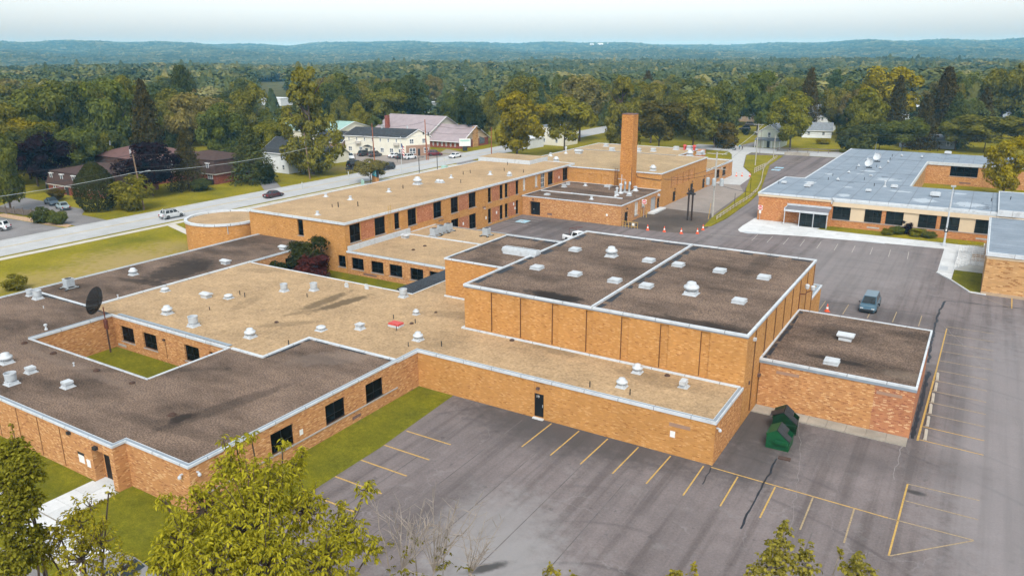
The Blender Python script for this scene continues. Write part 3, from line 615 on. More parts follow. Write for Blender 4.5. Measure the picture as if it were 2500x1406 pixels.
# ---------- C  gym
ZG = 8.05
G = thing('gymnasium', 'tall amber brick gymnasium with two brown gravel roof fields and recessed wall strips', 'gymnasium', (-14.2, 59.4, 0))
gx0, gx1, gy0, gy1 = -42.1, -14.2, 59.4, 86.8
rec = [(-38.95, -38.25), (-35.66, -34.95), (-32.2, -31.5), (-28.69, -27.98), (-25.25, -24.5), (-21.63, -20.85), (-18.06, -17.25)]
facade(G, (gx0, gy0), (gx1, gy0), ZT - .2, ZG, 'amber_brick', [(a - gx0, c - gx0, ZT + .17, ZG - .3, 'recess', {'reveal': .13}) for a, c in rec])
for a, c in rec: MB().box(a - .015, a + .035, gy0 - .004, gy0 + .12, ZT + .17, ZG - .3).build('control_joint', 'joint_brown', G, world=True)
ry = [61.9 + 3.47 * k for k in range(8)]
facade(G, (gx1, gy0), (gx1, gy1), -.1, ZG, 'amber_brick', [(y - gy0, y + .4 - gy0, .3, ZG - .35, 'recess', {'reveal': .16, 'mat': 'joint_brown' if 0 else 'amber_brick'}) for y in ry])
for y in ry: MB().box(gx1 - .1, gx1 + .006, y + .28, y + .42, .3, ZG - .35).build('control_joint', 'joint_brown', G, world=True)
facade(G, (gx1, gy1), (gx0, gy1), -.1, ZG, 'amber_brick'); facade(G, (gx0, gy1), (gx0, gy0), -.1, ZG, 'amber_brick')
MB().box(gx0 + .02, gx1 - .02, gy0 + .02, gy1 - .02, ZG - .3, ZG - .02).build('roof', 'brown_gravel', G, world=True)
gp = [(gx0, gy0), (gx1, gy0), (gx1, gy1), (gx0, gy1)]
MB().ring(gp, .08, .13, ZG - .08, ZG + .12).build('coping', 'coping_white', G, world=True)
MB().ring(gp, .05, .0, ZG - .2, ZG - .081).build('gravel_stop', 'gravel_stop_grey', G, world=True)
MB().box(-28.32, -28.06, gy0 + .25, gy1 - .25, ZG - .05, ZG + .13).build('roof_divider', 'coping_white', G, world=True)
for sd, a, c, z_ in ((-1, (-28.0, gy1 - .5), (-28.0, gy0 + .5), 0), (-1, (gx1 - .3, gy1 - .24), (gx0, gy1 - .24), 0), (1, (gx0 + .12, gy1 - .5), (gx0 + .12, gy0 + 1), 0)): torn(G, a, c, ZG - .012, 1, .55, .28)
door(G, (gx1 - .06, 62.75, .1), PI / 2, 1.75, 2.45, 2); lamp(G, (gx1, 64.1, 2.95), PI / 2, 1.0, 'stain_brown')
lamp(G, (gx1, 61.3, 7.2), PI / 2, 1.0, 'white_metal'); wall_box(G, 'junction_box', (61.0, 3.2), (61.2, 3.5), 'stain_brown', ('x', gx1), .1)
# floodlight bracket on the right wall
fl = thing('floodlight', 'white twin floodlight on rusty bracket fixed to gymnasium side wall', 'floodlight', (gx1, 79.5, 6.2))
MB().tube([(0, 0, 0), (.5, 0, .05), (.5, .8, .05), (.9, .9, .25)], .05).tube([(.02, -.05, -1.8), (.02, -.05, .1)], .04).build('bracket', 'rust', fl)
for k, (dx, dy, dz) in enumerate(((.55, .5, .45), (1.0, 1.15, .2))): MB().lathe([(.08, 0), (.2, .1), (.24, .45), (.12, .55)], 10).build('floodlight_head', 'white_metal', fl).location = (dx, dy, dz)
# C2 annex left of the gym
N = thing('gym_annex', 'amber brick annex with brown gravel roof attached to left side of gymnasium', 'school wing', (-50, 67, 0))
ax0, ax1, ay0, ay1 = -50.05, -42.14, 67.0, 80.3
facade(N, (ax0, ay0), (ax1, ay0), ZT - .3, ZG - .12, 'amber_brick'); facade(N, (ax0, ay1), (ax0, ay0), 0, ZG - .12, 'amber_brick'); facade(N, (ax1, ay1), (ax0, ay1), 0, ZG - .12, 'amber_brick')
flat_roof(N, [(ax0, ay0), (ax1, ay0), (ax1, ay1), (ax0, ay1)], ZG - .12, 'brown_gravel', up=.10, stop=False, drop=.08); torn(N, (ax0 + .1, ay1), (ax0 + .1, ay0), ZG - .10, 1, .8); torn(N, (ax1, ay1 - .1), (ax0, ay1 - .1), ZG - .10, 1, .8, .25)
# vestibule behind the gym
V = thing('back_vestibule', 'small amber brick vestibule with tan roof behind right rear gymnasium corner', 'vestibule', (-14.5, 87, 0))
facade(V, (-14.45, 86.82), (-14.45, 93.9), 0, 3.3, 'amber_brick'); facade(V, (-19, 86.82), (-14.45, 86.82), 0, 3.3, 'amber_brick'); facade(V, (-14.45, 93.9), (-19, 93.9), 0, 3.3, 'amber_brick')
flat_roof(V, [(-19, 86.9), (-14.45, 86.9), (-14.45, 93.9), (-19, 93.9)], 3.3, 'tan_gravel')

# ---------- D  right hand service block
ZR = 4.45
Rr = thing('service_block', 'low flecked brick service block with brown gravel roof right of gymnasium', 'school wing', (-14.2, 64.3, 0))
rx0, rx1, ry0, ry1 = -14.12, -1.95, 64.3, 79.6
facade(Rr, (rx0, ry0), (-4.9, ry0), -.1, ZR, 'flecked_brick'); facade(Rr, (-4.9, ry0), (rx1, ry0), -.1, ZR, 'red_fleck_brick')
facade(Rr, (rx1, ry0), (rx1, ry1), -.1, ZR, 'salmon_brick'); facade(Rr, (rx1, ry1), (rx0, ry1), -.1, ZR, 'flecked_brick')
flat_roof(Rr, [(rx0, ry0), (rx1, ry0), (rx1, ry1), (rx0, ry1)], ZR, 'brown_gravel', stop=False, up=.08, drop=.12); MB().ring([(rx0, ry0), (rx1, ry0), (rx1, ry1), (rx0, ry1)], .07, -.001, ZR - .36, ZR - .121).build('gravel_stop', 'gravel_stop_grey', Rr, world=True)
torn(Rr, (rx0 + .12, ry1), (rx0 + .12, ry0), ZR + .02, 1, .8, .2)
for x, z in ((-12.7, 3.35), (-4.75, 3.35)): wall_box(Rr, 'wall_plaque', (x, z), (x + 1.9, z + .27), 'pink_brown_siding', ('y', ry0), .02)

# ---------- E  two-storey wing
Z2 = 7.25
E2 = thing('two_storey_wing', 'long two-storey amber brick wing with tan gravel roof and dark windows', 'school wing', (-75, 77.3, 0))
ex0, ex1, ey0, ey1 = -94.6, -75.0, 77.3, 147.3
facade(E2, (ex0, ey0), (ex1, ey0), -.1, Z2, 'amber_brick', [W_(-84.36 - ex0, -83.2 - ex0, 4.5, 6.86, nx=1), W_(-76.7 - ex0, -75.25 - ex0, .85, 2.52)])
T = lambda y0, y1, z0, z1, **k: W_(y0 - ey0, y1 - ey0, z0, z1, **k)
PN = lambda y0, y1, z0, z1: (y0 - ey0, y1 - ey0, z0, z1, 'panel', {'mat': 'salmon_brick', 'reveal': .05})
up, lo = (4.2, 6.8), (.42, 3.05)
ops = [T(78.22, 80.5, *up), T(83.5, 85.9, *up), PN(80.55, 83.45, *up), T(87.97, 89.2, 4.3, 6.78, nx=1), T(91.16, 93.36, *up), T(97.7, 100.0, *up), PN(93.41, 97.65, *up), T(102.5, 104.72, *up), T(107.75, 110.02, *up), PN(104.77, 107.7, *up),
       T(113.8, 114.95, *up, nx=1), T(117.7, 118.9, *up, nx=1), PN(115.0, 117.65, *up), T(119.5, 120.65, *up, nx=1), T(123.35, 124.5, *up, nx=1), PN(120.7, 123.3, *up),
       T(126.07, 127.1, 4.57, 6.8, nx=1, gmat='blind_white', fmat='white_trim'), T(130.7, 131.8, 4.57, 6.8, nx=1, gmat='blind_white', fmat='white_trim'), T(133.0, 134.76, 4.07, 6.85, nz=3, gmat='house_glass', fmat='white_trim'), T(135.95, 138.2, *up), T(142.3, 144.7, *up), PN(138.25, 142.25, *up),
       T(102.5, 104.72, .45, 3.1), T(107.8, 110.02, *lo), PN(104.77, 107.75, *lo), T(113.75, 114.9, *lo, nx=1), T(117.66, 118.85, *lo, nx=1), PN(114.95, 117.6, *lo), T(119.5, 120.62, *lo, nx=1), T(123.35, 124.48, *lo, nx=1), PN(120.67, 123.3, *lo), T(126.18, 127.15, .75, 2.74, nx=1, gmat='house_glass', fmat='white_trim')]
facade(E2, (ex1, ey0), (ex1, ey1), -.1, Z2, 'amber_brick', ops)
facade(E2, (ex1, ey1), (ex0, ey1), -.1, Z2, 'amber_brick'); facade(E2, (ex0, ey1), (ex0, ey0), -.1, Z2, 'amber_brick')
flat_roof(E2, [(ex0, ey0), (ex1, ey0), (ex1, ey1), (ex0, ey1)], Z2, 'tan_gravel', out=.15, up=.08, drop=.26, stop=False)
for y0, y1 in ((99, 100.4), (112, 113), (125.2, 126.8), (81, 82)): wall_box(E2, 'wall_vent', (y0, 3.5), (y1, 3.72), 'brown_vent', ('x', ex1), .02)
for y in (112.6, 100.9): lamp(E2, (ex1, y, 7.0 if y < 105 else 3.35), PI / 2, .7, 'white_metal')
for y, z in ((105.8, 1.6), (112.9, 1.35), (116.4, 1.7), (122.4, 2.3), (122.9, 1.4), (140.5, 4.9)): wall_box(E2, 'wall_sign', (y, z), (y + .35, z + .5), 'sign_white', ('x', ex1), .03)
ld = MB()
for y in (86.5, 87.05): ld.box(ex1 + .12, ex1 + .17, y, y + .05, 3.2, 8.2)
for k in range(17): ld.box(ex1 + .13, ex1 + .16, 86.55, 87.05, 3.3 + k * .3, 3.33 + k * .3)
ld.build('roof_ladder', 'yellow_paint', E2, world=True)
Ph = thing('roof_penthouse', 'low white sided penthouse with tan roof standing on two-storey wing', 'penthouse', (-82, 141, Z2))
MB().box(-95.2, -82.1, 140.8, 148.6, Z2, Z2 + .85).build('wall', 'white_metal', Ph, world=True); MB().box(-95.1, -82.2, 140.9, 148.5, Z2 + .85, Z2 + .9).build('roof', 'hall_gravel', Ph, world=True)
# ---------- F  low wing with tan roof in front of it
ZW = 3.2
F_ = thing('north_wing', 'low amber brick wing with tan gravel roof and five dark courtyard windows', 'school wing', (-75, 77.3, 0))
fx0, fx1, fy0, fy1 = -74.9, -50.5, 77.32, 98.0
facade(F_, (fx0, fy0), (fx1, fy0), -.1, ZW, 'flecked_brick', [W_(a - fx0, c - fx0, .85, 2.5) for a, c in ((-74.15, -71.9), (-70.55, -68.3), (-67.25, -65.0), (-63.65, -61.4), (-60.4, -58.1))])
facade(F_, (fx1, fy0), (fx1, fy1), 0, ZW, 'flecked_brick'); facade(F_, (fx1, fy1), (fx0, fy1), 0, ZW, 'flecked_brick')
flat_roof(F_, [(fx0, fy0), (fx1, fy0), (fx1, fy1), (fx0, fy1)], ZW, 'tan_gravel', stop=False, up=.1); MB().box(fx0 + .6, fx1, fy0 + .12, fy0 + .5, ZW - .02, ZW + .05).build('gravel_stop', 'gravel_stop_grey', F_, world=True)
MB().box(fx0 + .02, fx0 + .3, fy0 + .15, 91.2, ZW - .1, ZW + .75).build('parapet', 'white_metal', F_, world=True); MB().box(fx0 + .3, fx1, 90.2, 90.5, ZW - .05, ZW + .12).build('roof_divider', 'coping_white', F_, world=True)
wall_box(F_, 'wall_vent', (-72.0, .25), (-69.6, .5), 'brown_vent', ('y', fy0))
# ---------- round room
Q = thing('round_room', 'round orange brick drum room with tan roof and pale metal rim', 'round room', (-102.3, 78.8, 0))
MB().lathe([(6.0, -.1), (6.0, 5.0)], 72, cx=-102.3, cy=78.8, cap=False)
b = MB(); n = 72
for k in range(n):
    a0, a1 = 2 * PI * k / n, 2 * PI * (k + 1) / n
    b.quad(*((-102.3 + 6 * math.cos(a), 78.8 + 6 * math.sin(a), z) for a, z in ((a0, -.1), (a1, -.1), (a1, 5), (a0, 5))))
wl = b.build('wall', 'amber_brick', Q, world=True)
uvl = wl.data.uv_layers[0].data
for k in range(n):
    u0, u1 = 6 * 2 * PI * k / n, 6 * 2 * PI * (k + 1) / n
    for i_, q in enumerate(((u0, -.1), (u1, -.1), (u1, 5), (u0, 5))): uvl[k * 4 + i_].uv = q
circ = [(-102.3 + 6 * math.cos(2 * PI * k / n), 78.8 + 6 * math.sin(2 * PI * k / n)) for k in range(n)]
MB().prism(offset(circ, -.1), 4.6, 4.75, side=False).build('roof', 'tan_gravel', Q, world=True); MB().ring(circ, .12, .35, 4.72, 5.05).build('coping', 'coping_white', Q, world=True)
MB().tube([(-97.35, 75.2, 3.5), (-97.35, 75.2, 4.9)], .06).build('downpipe', 'galvanised', Q, world=True)
# ---------- H  boiler house
ZH = 3.7
Hh = thing('boiler_house', 'low flecked brick boiler house with brown roof crowded with flues and vents', 'school wing', (-54.3, 125.7, 0))
hx0, hx1, hy0, hy1 = -74.9, -54.3, 125.7, 144.9
facade(Hh, (hx0, hy0), (hx1, hy0), -.1, ZH, 'flecked_brick', [(-73.3 - hx0, -71.0 - hx0, .1, 2.75, 'door', {'leaves': 3, 'reveal': .6})]); lamp(Hh, (-72.5, hy0, 3.2), 0, .9, 'stain_brown')
wall_box(Hh, 'wall_vent', (-69.4, .5), (-68.4, .86), 'brown_vent', ('y', hy0)); wall_box(Hh, 'wall_sign', (-57.26, 1.55), (-56.9, 1.95), 'sign_white', ('y', hy0))
facade(Hh, (hx1, hy0), (hx1, hy1), -.1, ZH, 'flecked_brick', [(127.3 - hy0, 129.0 - hy0, 0, 2.2, 'door', {}), W_(131.9 - hy0, 133.7 - hy0, .7, 3.3, gmat='blind_white', fmat='white_trim'), W_(135.3 - hy0, 136.9 - hy0, 1.8, 3.3, gmat='blind_white', fmat='white_trim'), (139.9 - hy0, 142.7 - hy0, .1, 2.85, 'door', {'mat': 'grey_door', 'leaves': 2}), (143.3 - hy0, 144.7 - hy0, .1, 2.2, 'door', {})])
lamp(Hh, (hx1, 128.2, 2.8), PI / 2, .8); lamp(Hh, (hx1, 143.6, 2.9), PI / 2, 1.5, 'white_metal')
flat_roof(Hh, [(hx0, hy0), (hx1, hy0), (hx1, hy1), (hx0, hy1)], ZH, 'brown_gravel', up=.06, stop=False); band(Hh, [(-74.4, 132.2), (-57, 132.2)], .2, .2, ZH - .02, ZH + .14, 'coping_white', 'roof_divider')
torn(Hh, (hx0 + .1, hy1), (hx0 + .1, hy0), ZH + .02, 1, .7, .3); torn(Hh, (hx1 - 4, hy1 - .2), (hx0, hy1 - .2), ZH + .02, 1, .8, .35)
MB().box(hx1 + .02, hx1 + 1.3, 138.5, 145, -.02, .3).build('loading_step', 'pale_concrete', Hh, world=True)
# ---------- I  tall hall
ZI = 6.9
I_ = thing('assembly_hall', 'large amber brick hall with wide tan gravel roof behind the chimney', 'school hall', (-54.3, 145, 0))
hp = [(-88.1, 147.5), (-75.0, 147.5), (-75.0, 145.0), (-54.3, 145.0), (-54.3, 173.5), (-61.2, 173.5), (-61.2, 187.3), (-88.1, 187.3)]
facade(I_, (-75.0, 145.0), (-54.3, 145.0), -.1, ZI, 'amber_brick', [(-73.3 + 75, -71.6 + 75, 3.9, 5.7, 'panel', {'reveal': .1}), (-70.3 + 75, -68.7 + 75, 3.9, 5.7, 'panel', {'reveal': .1}), (-67.4 + 75, -65.7 + 75, 3.9, 5.7, 'panel', {'reveal': .1})])
facade(I_, (-54.3, 145), (-54.3, 173.5), -.1, ZI, 'amber_brick', [(152.1 - 145, 154 - 145, .05, 2.2, 'door', {}), (163 - 145, 165.1 - 145, .1, 2.3, 'door', {}), (171.3 - 145, 173.3 - 145, .05, 2.25, 'door', {})] + [(y - 145, y + 3.3 - 145, 3.3, 5.6, 'panel', {'reveal': .09, 'mat': 'warm_brick'}) for y in (150.9, 154.55, 158.0, 161.5)])
for y in (150.7, 154.35, 157.9, 161.4, 165.2): MB().box(-54.35, -54.285, y, y + .18, 3.2, 5.65).build('control_joint', 'joint_brown', I_, world=True)
for y in (153, 164, 172.3): lamp(I_, (-54.3, y, 2.75), PI / 2, .8, 'stain_brown')
for a, c in zip(hp[4:], hp[5:] + hp[:1]): facade(I_, a, c, -.1, ZI, 'amber_brick')
flat_roof(I_, hp, ZI, 'hall_gravel', up=.08, stop=False, out=.16, wd=.2); MB().box(-88, -61.5, 172.9, 173.2, ZI - .05, ZI + .1).build('roof_divider', 'coping_white', I_, world=True)
MB().tube([(-62.3, 144.93, 6.3), (-62.3, 144.93, 4.2)], .07).tube([(-59.6, 144.93, 6.5), (-59.4, 144.93, 5.9), (-54.5, 144.9, 5.6), (-54.2, 145, 5.9)], .05).build('pipework', 'dark_metal', I_, world=True)
ld = MB()
for x in (-64.3, -63.7): ld.box(x, x + .05, 144.8, 144.86, 3.7, 7.4)
for k in range(12): ld.box(-64.25, -63.7, 144.81, 144.85, 3.9 + .3 * k, 3.94 + .3 * k)
ld.build('roof_ladder', 'rust', I_, world=True)
L_ = thing('hall_extension', 'low orange brick extension with two windows at far end of the hall', 'school wing', (-54.3, 174, 0))
facade(L_, (-54.32, 173.52), (-54.32, 194.5), -.1, 3.7, 'flecked_brick', [W_(181.7 - 173.52, 184.4 - 173.52, 1, 3), W_(186.5 - 173.52, 189.5 - 173.52, .9, 2.95)])
facade(L_, (-54.32, 194.5), (-72, 194.5), -.1, 3.7, 'flecked_brick'); facade(L_, (-72, 194.5), (-72, 187.3), -.1, 3.7, 'flecked_brick')
flat_roof(L_, [(-61.1, 173.6), (-54.32, 173.6), (-54.32, 194.5), (-72, 194.5), (-72, 187.4), (-61.1, 187.4)], 3.7, 'hall_gravel', up=.3, stop=False)
MB().box(-70, -61.3, 188.0, 194.2, 3.7, 6.2).build('raised_room', 'red_fleck_brick', L_, world=True)
# ---------- chimney
Ch = thing('brick_chimney', 'tall square orange brick chimney rising between boiler house and hall', 'chimney', (-60.8, 143.4, 0))
def frust(b, cx, cy, w0, w1, z0, z1):
    P = [(cx + sx * w, cy + sy * w, z) for z, w in ((z0, w0), (z1, w1)) for sx, sy in ((-1, -1), (1, -1), (1, 1), (-1, 1))]; i = len(b.v); b.v += P
    for k in range(4): b.f.append((i + k, i + (k + 1) % 4, i + 4 + (k + 1) % 4, i + 4 + k)); b.m.append(0)
    b.f.append((i + 4, i + 5, i + 6, i + 7)); b.m.append(0)
b = MB(); frust(b, -60.9, 143.6, 1.3, 1.2, 0, 18.3); b.build('shaft', 'chimney_brick', Ch, world=True)
b = MB().ring([(-62.1, 142.4), (-59.7, 142.4), (-59.7, 144.8), (-62.1, 144.8)], .06, .3, 18.28, 18.42); b.build('cap', 'brown_vent', Ch, world=True)
MB().tube([(-62.0, 142.5, 18.4), (-62.0, 142.5, 19.0)], .03).tube([(-59.8, 144.7, 18.4), (-59.8, 144.7, 19.0)], .03).build('lightning_rod', 'dark_metal', Ch, world=True)
MB().tube([(-59.62, 142.45, 3.8), (-59.62, 142.45, 8)], .06).build('conduit', 'dark_metal', Ch, world=True)

# ---------- J  east school with grey membrane roof
ZS = 5.1
S = thing('east_school', 'low orange brick school with grey membrane roof and cream window panels across the lot', 'school', (-34.8, 144, 0))
def sk(x0, x1, y0, y1): return (x0, x1, y0, y1)
roofs = [(-34.8, -22.0, 144.0, 165.3), (-31.0, -11.7, 165.3, 224), (-22.0, 2.9, 144.5, 165.3), (-11.7, 45, 206, 224)]
b = MB()
for x0, x1, y0, y1 in roofs: b.quad((x0, y0, ZS), (x1, y0, ZS), (x1, y1, ZS), (x0, y1, ZS))
b.build('roof', 'grey_membrane', S, world=True)
seam = MB()
for x in np.arange(-31.5, 3, 3.05): seam.box(x - .05, x + .05, 144.7, 165.2, ZS + .001, ZS + .012)
for x in np.arange(-28.4, -12, 3.05): seam.box(x - .05, x + .05, 165.5, 223.8, ZS + .001, ZS + .012)
for y in (165.3, 181, 206): seam.box(-30.9, -11.8, y - .09, y + .09, ZS + .013, ZS + .03)
for x in np.arange(-8.5, 44, 3.05): seam.box(x - .05, x + .05, 206.4, 223.8, ZS + .001, ZS + .012)
o = seam.build('roof_seam', 'glazed_dark_metal', S, world=True); o['kind'] = 'stuff'
pt = MB()
for k in range(46):
    for x0, y0, rx, ry in (((2090, 415, 3.2, 1.0), (2110, 430, 7, .5), (2085, 390, 3.5, 1.2), (2400, 508, 2.2, 2.2), (2350, 390, 7, .3), (2050, 445, 2.5, 1.2), (2270, 375, 3, .8), (2075, 365, 3, .6))[RND.randrange(8)],):
        p = AT(x0, y0, ZS); x, y = p.x + RND.gauss(0, rx * .6), p.y + RND.gauss(0, ry); l = RND.uniform(.2, 1.3)
        pt.prism([(x, y), (x + l, y + RND.uniform(-.1, .1)), (x + l * .9, y + RND.uniform(.1, .3)), (x + .1, y + .2)], ZS + .014, ZS + .022)
o = pt.build('roof_patch', 'torn_flashing', S, world=True); o['kind'] = 'stuff'
facade(S, (-34.8, 144), (-22.0, 144), -.1, 4.45, 'school_brick', []); facade(S, (-34.8, 165.3), (-34.8, 144), -.1, 4.45, 'school_brick')
facade(S, (-22.0, 144), (-22.0, 144.5), -.1, 4.45, 'school_brick')
w2 = [(-21.86, -18.92), (-16.6, -13.9), (-13.25, -10.5), (-8.2, -5.5), (-4.9, -2.15), (.1, 2.8)]
cp = [(-18.92, -16.6), (-10.5, -8.2), (-2.15, .1)]
facade(S, (-22.0, 144.5), (8, 144.5), -.1, 3.74, 'school_brick', [W_(a + 22, c + 22, 1.42, 3.735, gmat='green_glass', fr=.07) for a, c in w2] + [(a + 22, c + 22, 1.42, 3.735, 'panel', {'mat': 'cream_panel', 'reveal': .04}) for a, c in cp])
MB().box(-22.05, 8, 144.42, 144.49, 1.30, 1.41).build('sill_band', 'sill_stone', S, world=True)
for x in (-16.0, -8.9, .5): wall_box(S, 'wall_vent', (x, .45), (x + 2.0, .68), 'galvanised', ('y', 144.5), .02)
MB().box(-22.0, 8, 144.3, 144.49, 3.745, 4.5).build('fascia', 'cream_panel', S, world=True)
MB().box(-34.95, -22.0, 143.85, 144, 4.46, 4.85).build('fascia', 'cream_panel', S, world=True); MB().box(-34.95, -34.8, 144.0, 165.3, 4.46, 4.85).build('fascia', 'cream_panel', S, world=True)
band(S, [(-31.0, 224), (-31.0, 165.3), (-34.8, 165.3), (-34.8, 144), (-22.0, 144), (-22.0, 144.5), (2.9, 144.5)], .2, .12, 4.86, ZS + .06, 'coping_white', 'coping')
MB().box(-22.16, -22.0, 143.8, 144.3, 4.2, 5.2).build('corner_trim', 'white_metal', S, world=True); MB().box(-22.0, 2.9, 144.28, 144.3, 4.505, 4.86).build('fascia', 'white_metal', S, world=True)
facade(S, (-11.7, 206), (-11.7, 165.3), -.1, ZS - .4, 'tan_brick'); facade(S, (-31, 224), (-31, 165.3), -.1, 4.8, 'school_brick')
facade(S, (-11.7, 206), (45, 206), -.1, 4.4, 'flecked_brick', [W_(-6.7 + 11.7, -1.1 + 11.7, 2.1, 4.38, nx=4), W_(13 + 11.7, 19 + 11.7, 2.1, 4.38, nx=4)])
band(S, [(-11.7, 165.3), (-11.7, 206), (45, 206)], .2, .05, 4.41, ZS + .05, 'white_metal', 'coping'); wall_box(S, 'wall_vent', (-4.5, .5), (-2.2, .8), 'brown_vent', ('y', 206), .02)
for k in range(7): 
    y = 168 + k * 5.4; window(S, (-11.69, y, 1.3), PI / 2, 1.5, 2.9, 1, 3, .09, 'brown_glass_frame', 'house_glass', None)
facade(S, (2.9, 165.3), (-11.7, 165.3), -.1, ZS, 'tan_brick')
# entrance canopy with glazed lobby
cn = thing('entrance_canopy', 'white framed entrance canopy with dark glazed lobby against east school wall', 'canopy', (-25.8, 142, 0))
MB().quad((-29.5, 141.6, 2.86), (-22.1, 141.6, 2.86), (-22.1, 143.98, 3.25), (-29.5, 143.98, 3.25)).build('canopy_roof', 'canopy_grey', cn, world=True)
MB().box(-29.6, -22.05, 141.5, 141.6, 2.55, 2.92).box(-29.6, -29.5, 141.6, 143.98, 2.6, 3.2).box(-29.6, -22.05, 143.88, 143.98, 3.26, 3.6).build('fascia', 'white_metal', cn, world=True)
for x in (-29.45, -26.85, -24.5, -22.2): MB().box(x - .06, x + .06, 141.62, 141.74, 0, 2.6).build('post', 'white_metal', cn, world=True)
for x0, x1 in ((-26.75, -24.6), (-24.4, -22.3)): window(cn, (x0, 141.66, .1), 0, x1 - x0, 2.45, 2, 2, .05, 'dark_frame', 'green_glass', None, 'glazed_panel')
MB().quad((-26.8, 141.8, .1), (-26.8, 143.9, .1), (-26.8, 143.9, 2.6), (-26.8, 141.8, 2.6)).build('side_wall', 'school_brick', cn, world=True)
# block right of it with a slightly higher roof
U = thing('east_school_annex', 'grey roofed annex with one dark window beyond right end of east school', 'school wing', (3, 144, 0))
facade(U, (2.95, 144.2), (40, 144.2), -.1, 4.6, 'cream_panel', [W_(.2, 2.5, 2.6, 4.55), W_(5, 8, 2.6, 4.55)]); facade(U, (2.95, 166), (2.95, 144.2), 0, 4.6, 'cream_panel')
flat_roof(U, [(2.95, 144.2), (40, 144.2), (40, 164.5), (2.95, 164.5)], 5.5, 'grey_membrane', drop=.9, stop=False)
# ---------- K near right block
K_ = thing('tan_brick_block', 'tan brick block with pale grey roof and white fascia at right edge', 'school wing', (2, 112.2, 0))
facade(K_, (2.0, 112.2), (60, 112.2), -.1, 5.1, 'tan_brick'); facade(K_, (2.0, 137), (2.0, 112.2), -.1, 5.1, 'tan_brick'); facade(K_, (60, 137), (2.0, 137), -.1, 5.1, 'tan_brick')
flat_roof(K_, [(2.0, 112.2), (60, 112.2), (60, 137), (2.0, 137)], 5.5, 'grey_membrane', drop=.4, stop=False, out=.2); MB().ring([(2.0, 112.2), (60, 112.2), (60, 137), (2, 137)], .05, 0, 4.75, 5.099).build('fascia', 'cream_panel', K_, world=True)
sm = MB()
for y in np.arange(114, 137, 1.6): sm.box(2.4, 59, y - .04, y + .04, 5.501, 5.512)
o = sm.build('roof_seam', 'canopy_grey', K_, world=True); o['kind'] = 'stuff'
MB().box(1.97, 60, 112.0, 112.19, 0, .35).build('plinth', 'landing_tan', K_, world=True)
# stairs
st = thing('entrance_stairs', 'concrete stairs with cream railings up to tan brick block', 'stairs', (0, 124, 0))
for k in range(6): MB().box(-1.5 + .3 * k, 2.0, 123.4, 126.2, .17 * k, .17 * (k + 1)).build('step', 'pale_concrete', st, world=True)
MB().box(.3, 1.99, 126.2, 131, 0, 1.02).build('landing', 'landing_tan', st, world=True)
def railing(B, pts, h=1.0, n=2, name='railing', mat='white_trim', r=.035, bal=.5):
    b = MB()
    for k in range(n + 1): b.tube([(p[0], p[1], p[2] + h * (k + 1) / (n + 1)) for p in pts], r, 5)
    for a, c in zip(pts, pts[1:]):
        L = (Vector(c) - Vector(a)).length; m = max(1, round(L / bal))
        for k in range(m + 1): q = Vector(a).lerp(Vector(c), k / m); b.tube([q, q + Vector((0, 0, h))], r * .8, 4)
    return b.build(name, mat, B, world=True)
for y in (123.45, 126.1): railing(st, [(-1.5, y, .17), (.3, y, 1.02), (1.95, y, 1.02)], 1.0, 3)
railing(st, [(.35, 126.2, 1.02), (.35, 131, 1.02), (1.95, 131, 1.02)], 1.0, 3); railing(st, [(-1.4, 135.2, .1), (1.9, 135.6, .4)], 1.0, 3); railing(st, [(-1.4, 126.5, .1), (-1.4, 135.2, .1)], 1.0, 2, bal=1.5)
# ------------------------------------------------------------------ ground
def sheet(name, poly, z, mat, parent=None, label=None):
    b = MB(); b.quad(*[(x, y, z) for x, y in poly]); o = b.build(name, mat, parent); return struct(o) if not parent else o
# terrain: one sheet to the horizon, wooded ridges far off
RIDGE = [(-2500, 92), (-800, 95), (0, 99), (250, 101), (500, 106), (700, 108), (870, 103), (1150, 102), (1500, 106), (1700, 109), (2000, 104), (2200, 98), (2500, 93), (3200, 90), (5000, 88)]
_az0 = math.atan2(FW.x, FW.y)
RAZ, RZ = [], []
for _x, _y in RIDGE:          # height of the wooded skyline 5.2 km away
    _q = _ray(max(-1200, min(3700, _x)), _y); _h = math.hypot(_q.x, _q.y); RAZ.append(_az0 + math.atan((_x - 1250) / 1960)); RZ.append(HCAM + _q.z / _h * 5200 - 14)
def sst(a, b, x): t = min(1, max(0, (x - a) / (b - a))); return t * t * (3 - 2 * t)
def ground_z(x, y):
    d = math.hypot(x, y)
    if d < 900: return 0.0
    az = math.atan2(x, y)
    if az > _az0 + PI: az -= 2 * PI
    if az < _az0 - PI: az += 2 * PI
    r = float(np.interp(az, RAZ, RZ))
    h = r * (.35 * sst(2200, 3600, d) + .65 * sst(3300, 5200, d))
    h += 9 * sst(900, 1800, d) * (math.sin(x * .0021 + 1.3) * math.sin(y * .0017) ) * (1 - sst(2600, 3600, d))
    h += 9 * sst(2400, 3400, d) * (1 - .6 * sst(4300, 5100, d)) * math.sin(az * 23 + d * .0011) + 4 * sst(3000, 4200, d) * math.sin(az * 70 + 2 + d * .002)
    if d > 5400: h -= (d - 5400) * .02
    return h - 4 * sst(900, 2000, d)
rs = [0, 40, 90, 160, 260, 400, 600, 900] + [900 + 150 * k for k in range(1, 36)] + [6600, 7400, 8600]
NA = 220
b = MB(); b.v.append((0, 0, -.02))
for r in rs[1:]:
    for k in range(NA):
        a = 2 * PI * k / NA; x, y = r * math.sin(a), r * math.cos(a); b.v.append((x, y, ground_z(x, y) - .02))
for k in range(NA): b.f.append((0, 1 + (k + 1) % NA, 1 + k)); b.m.append(0)
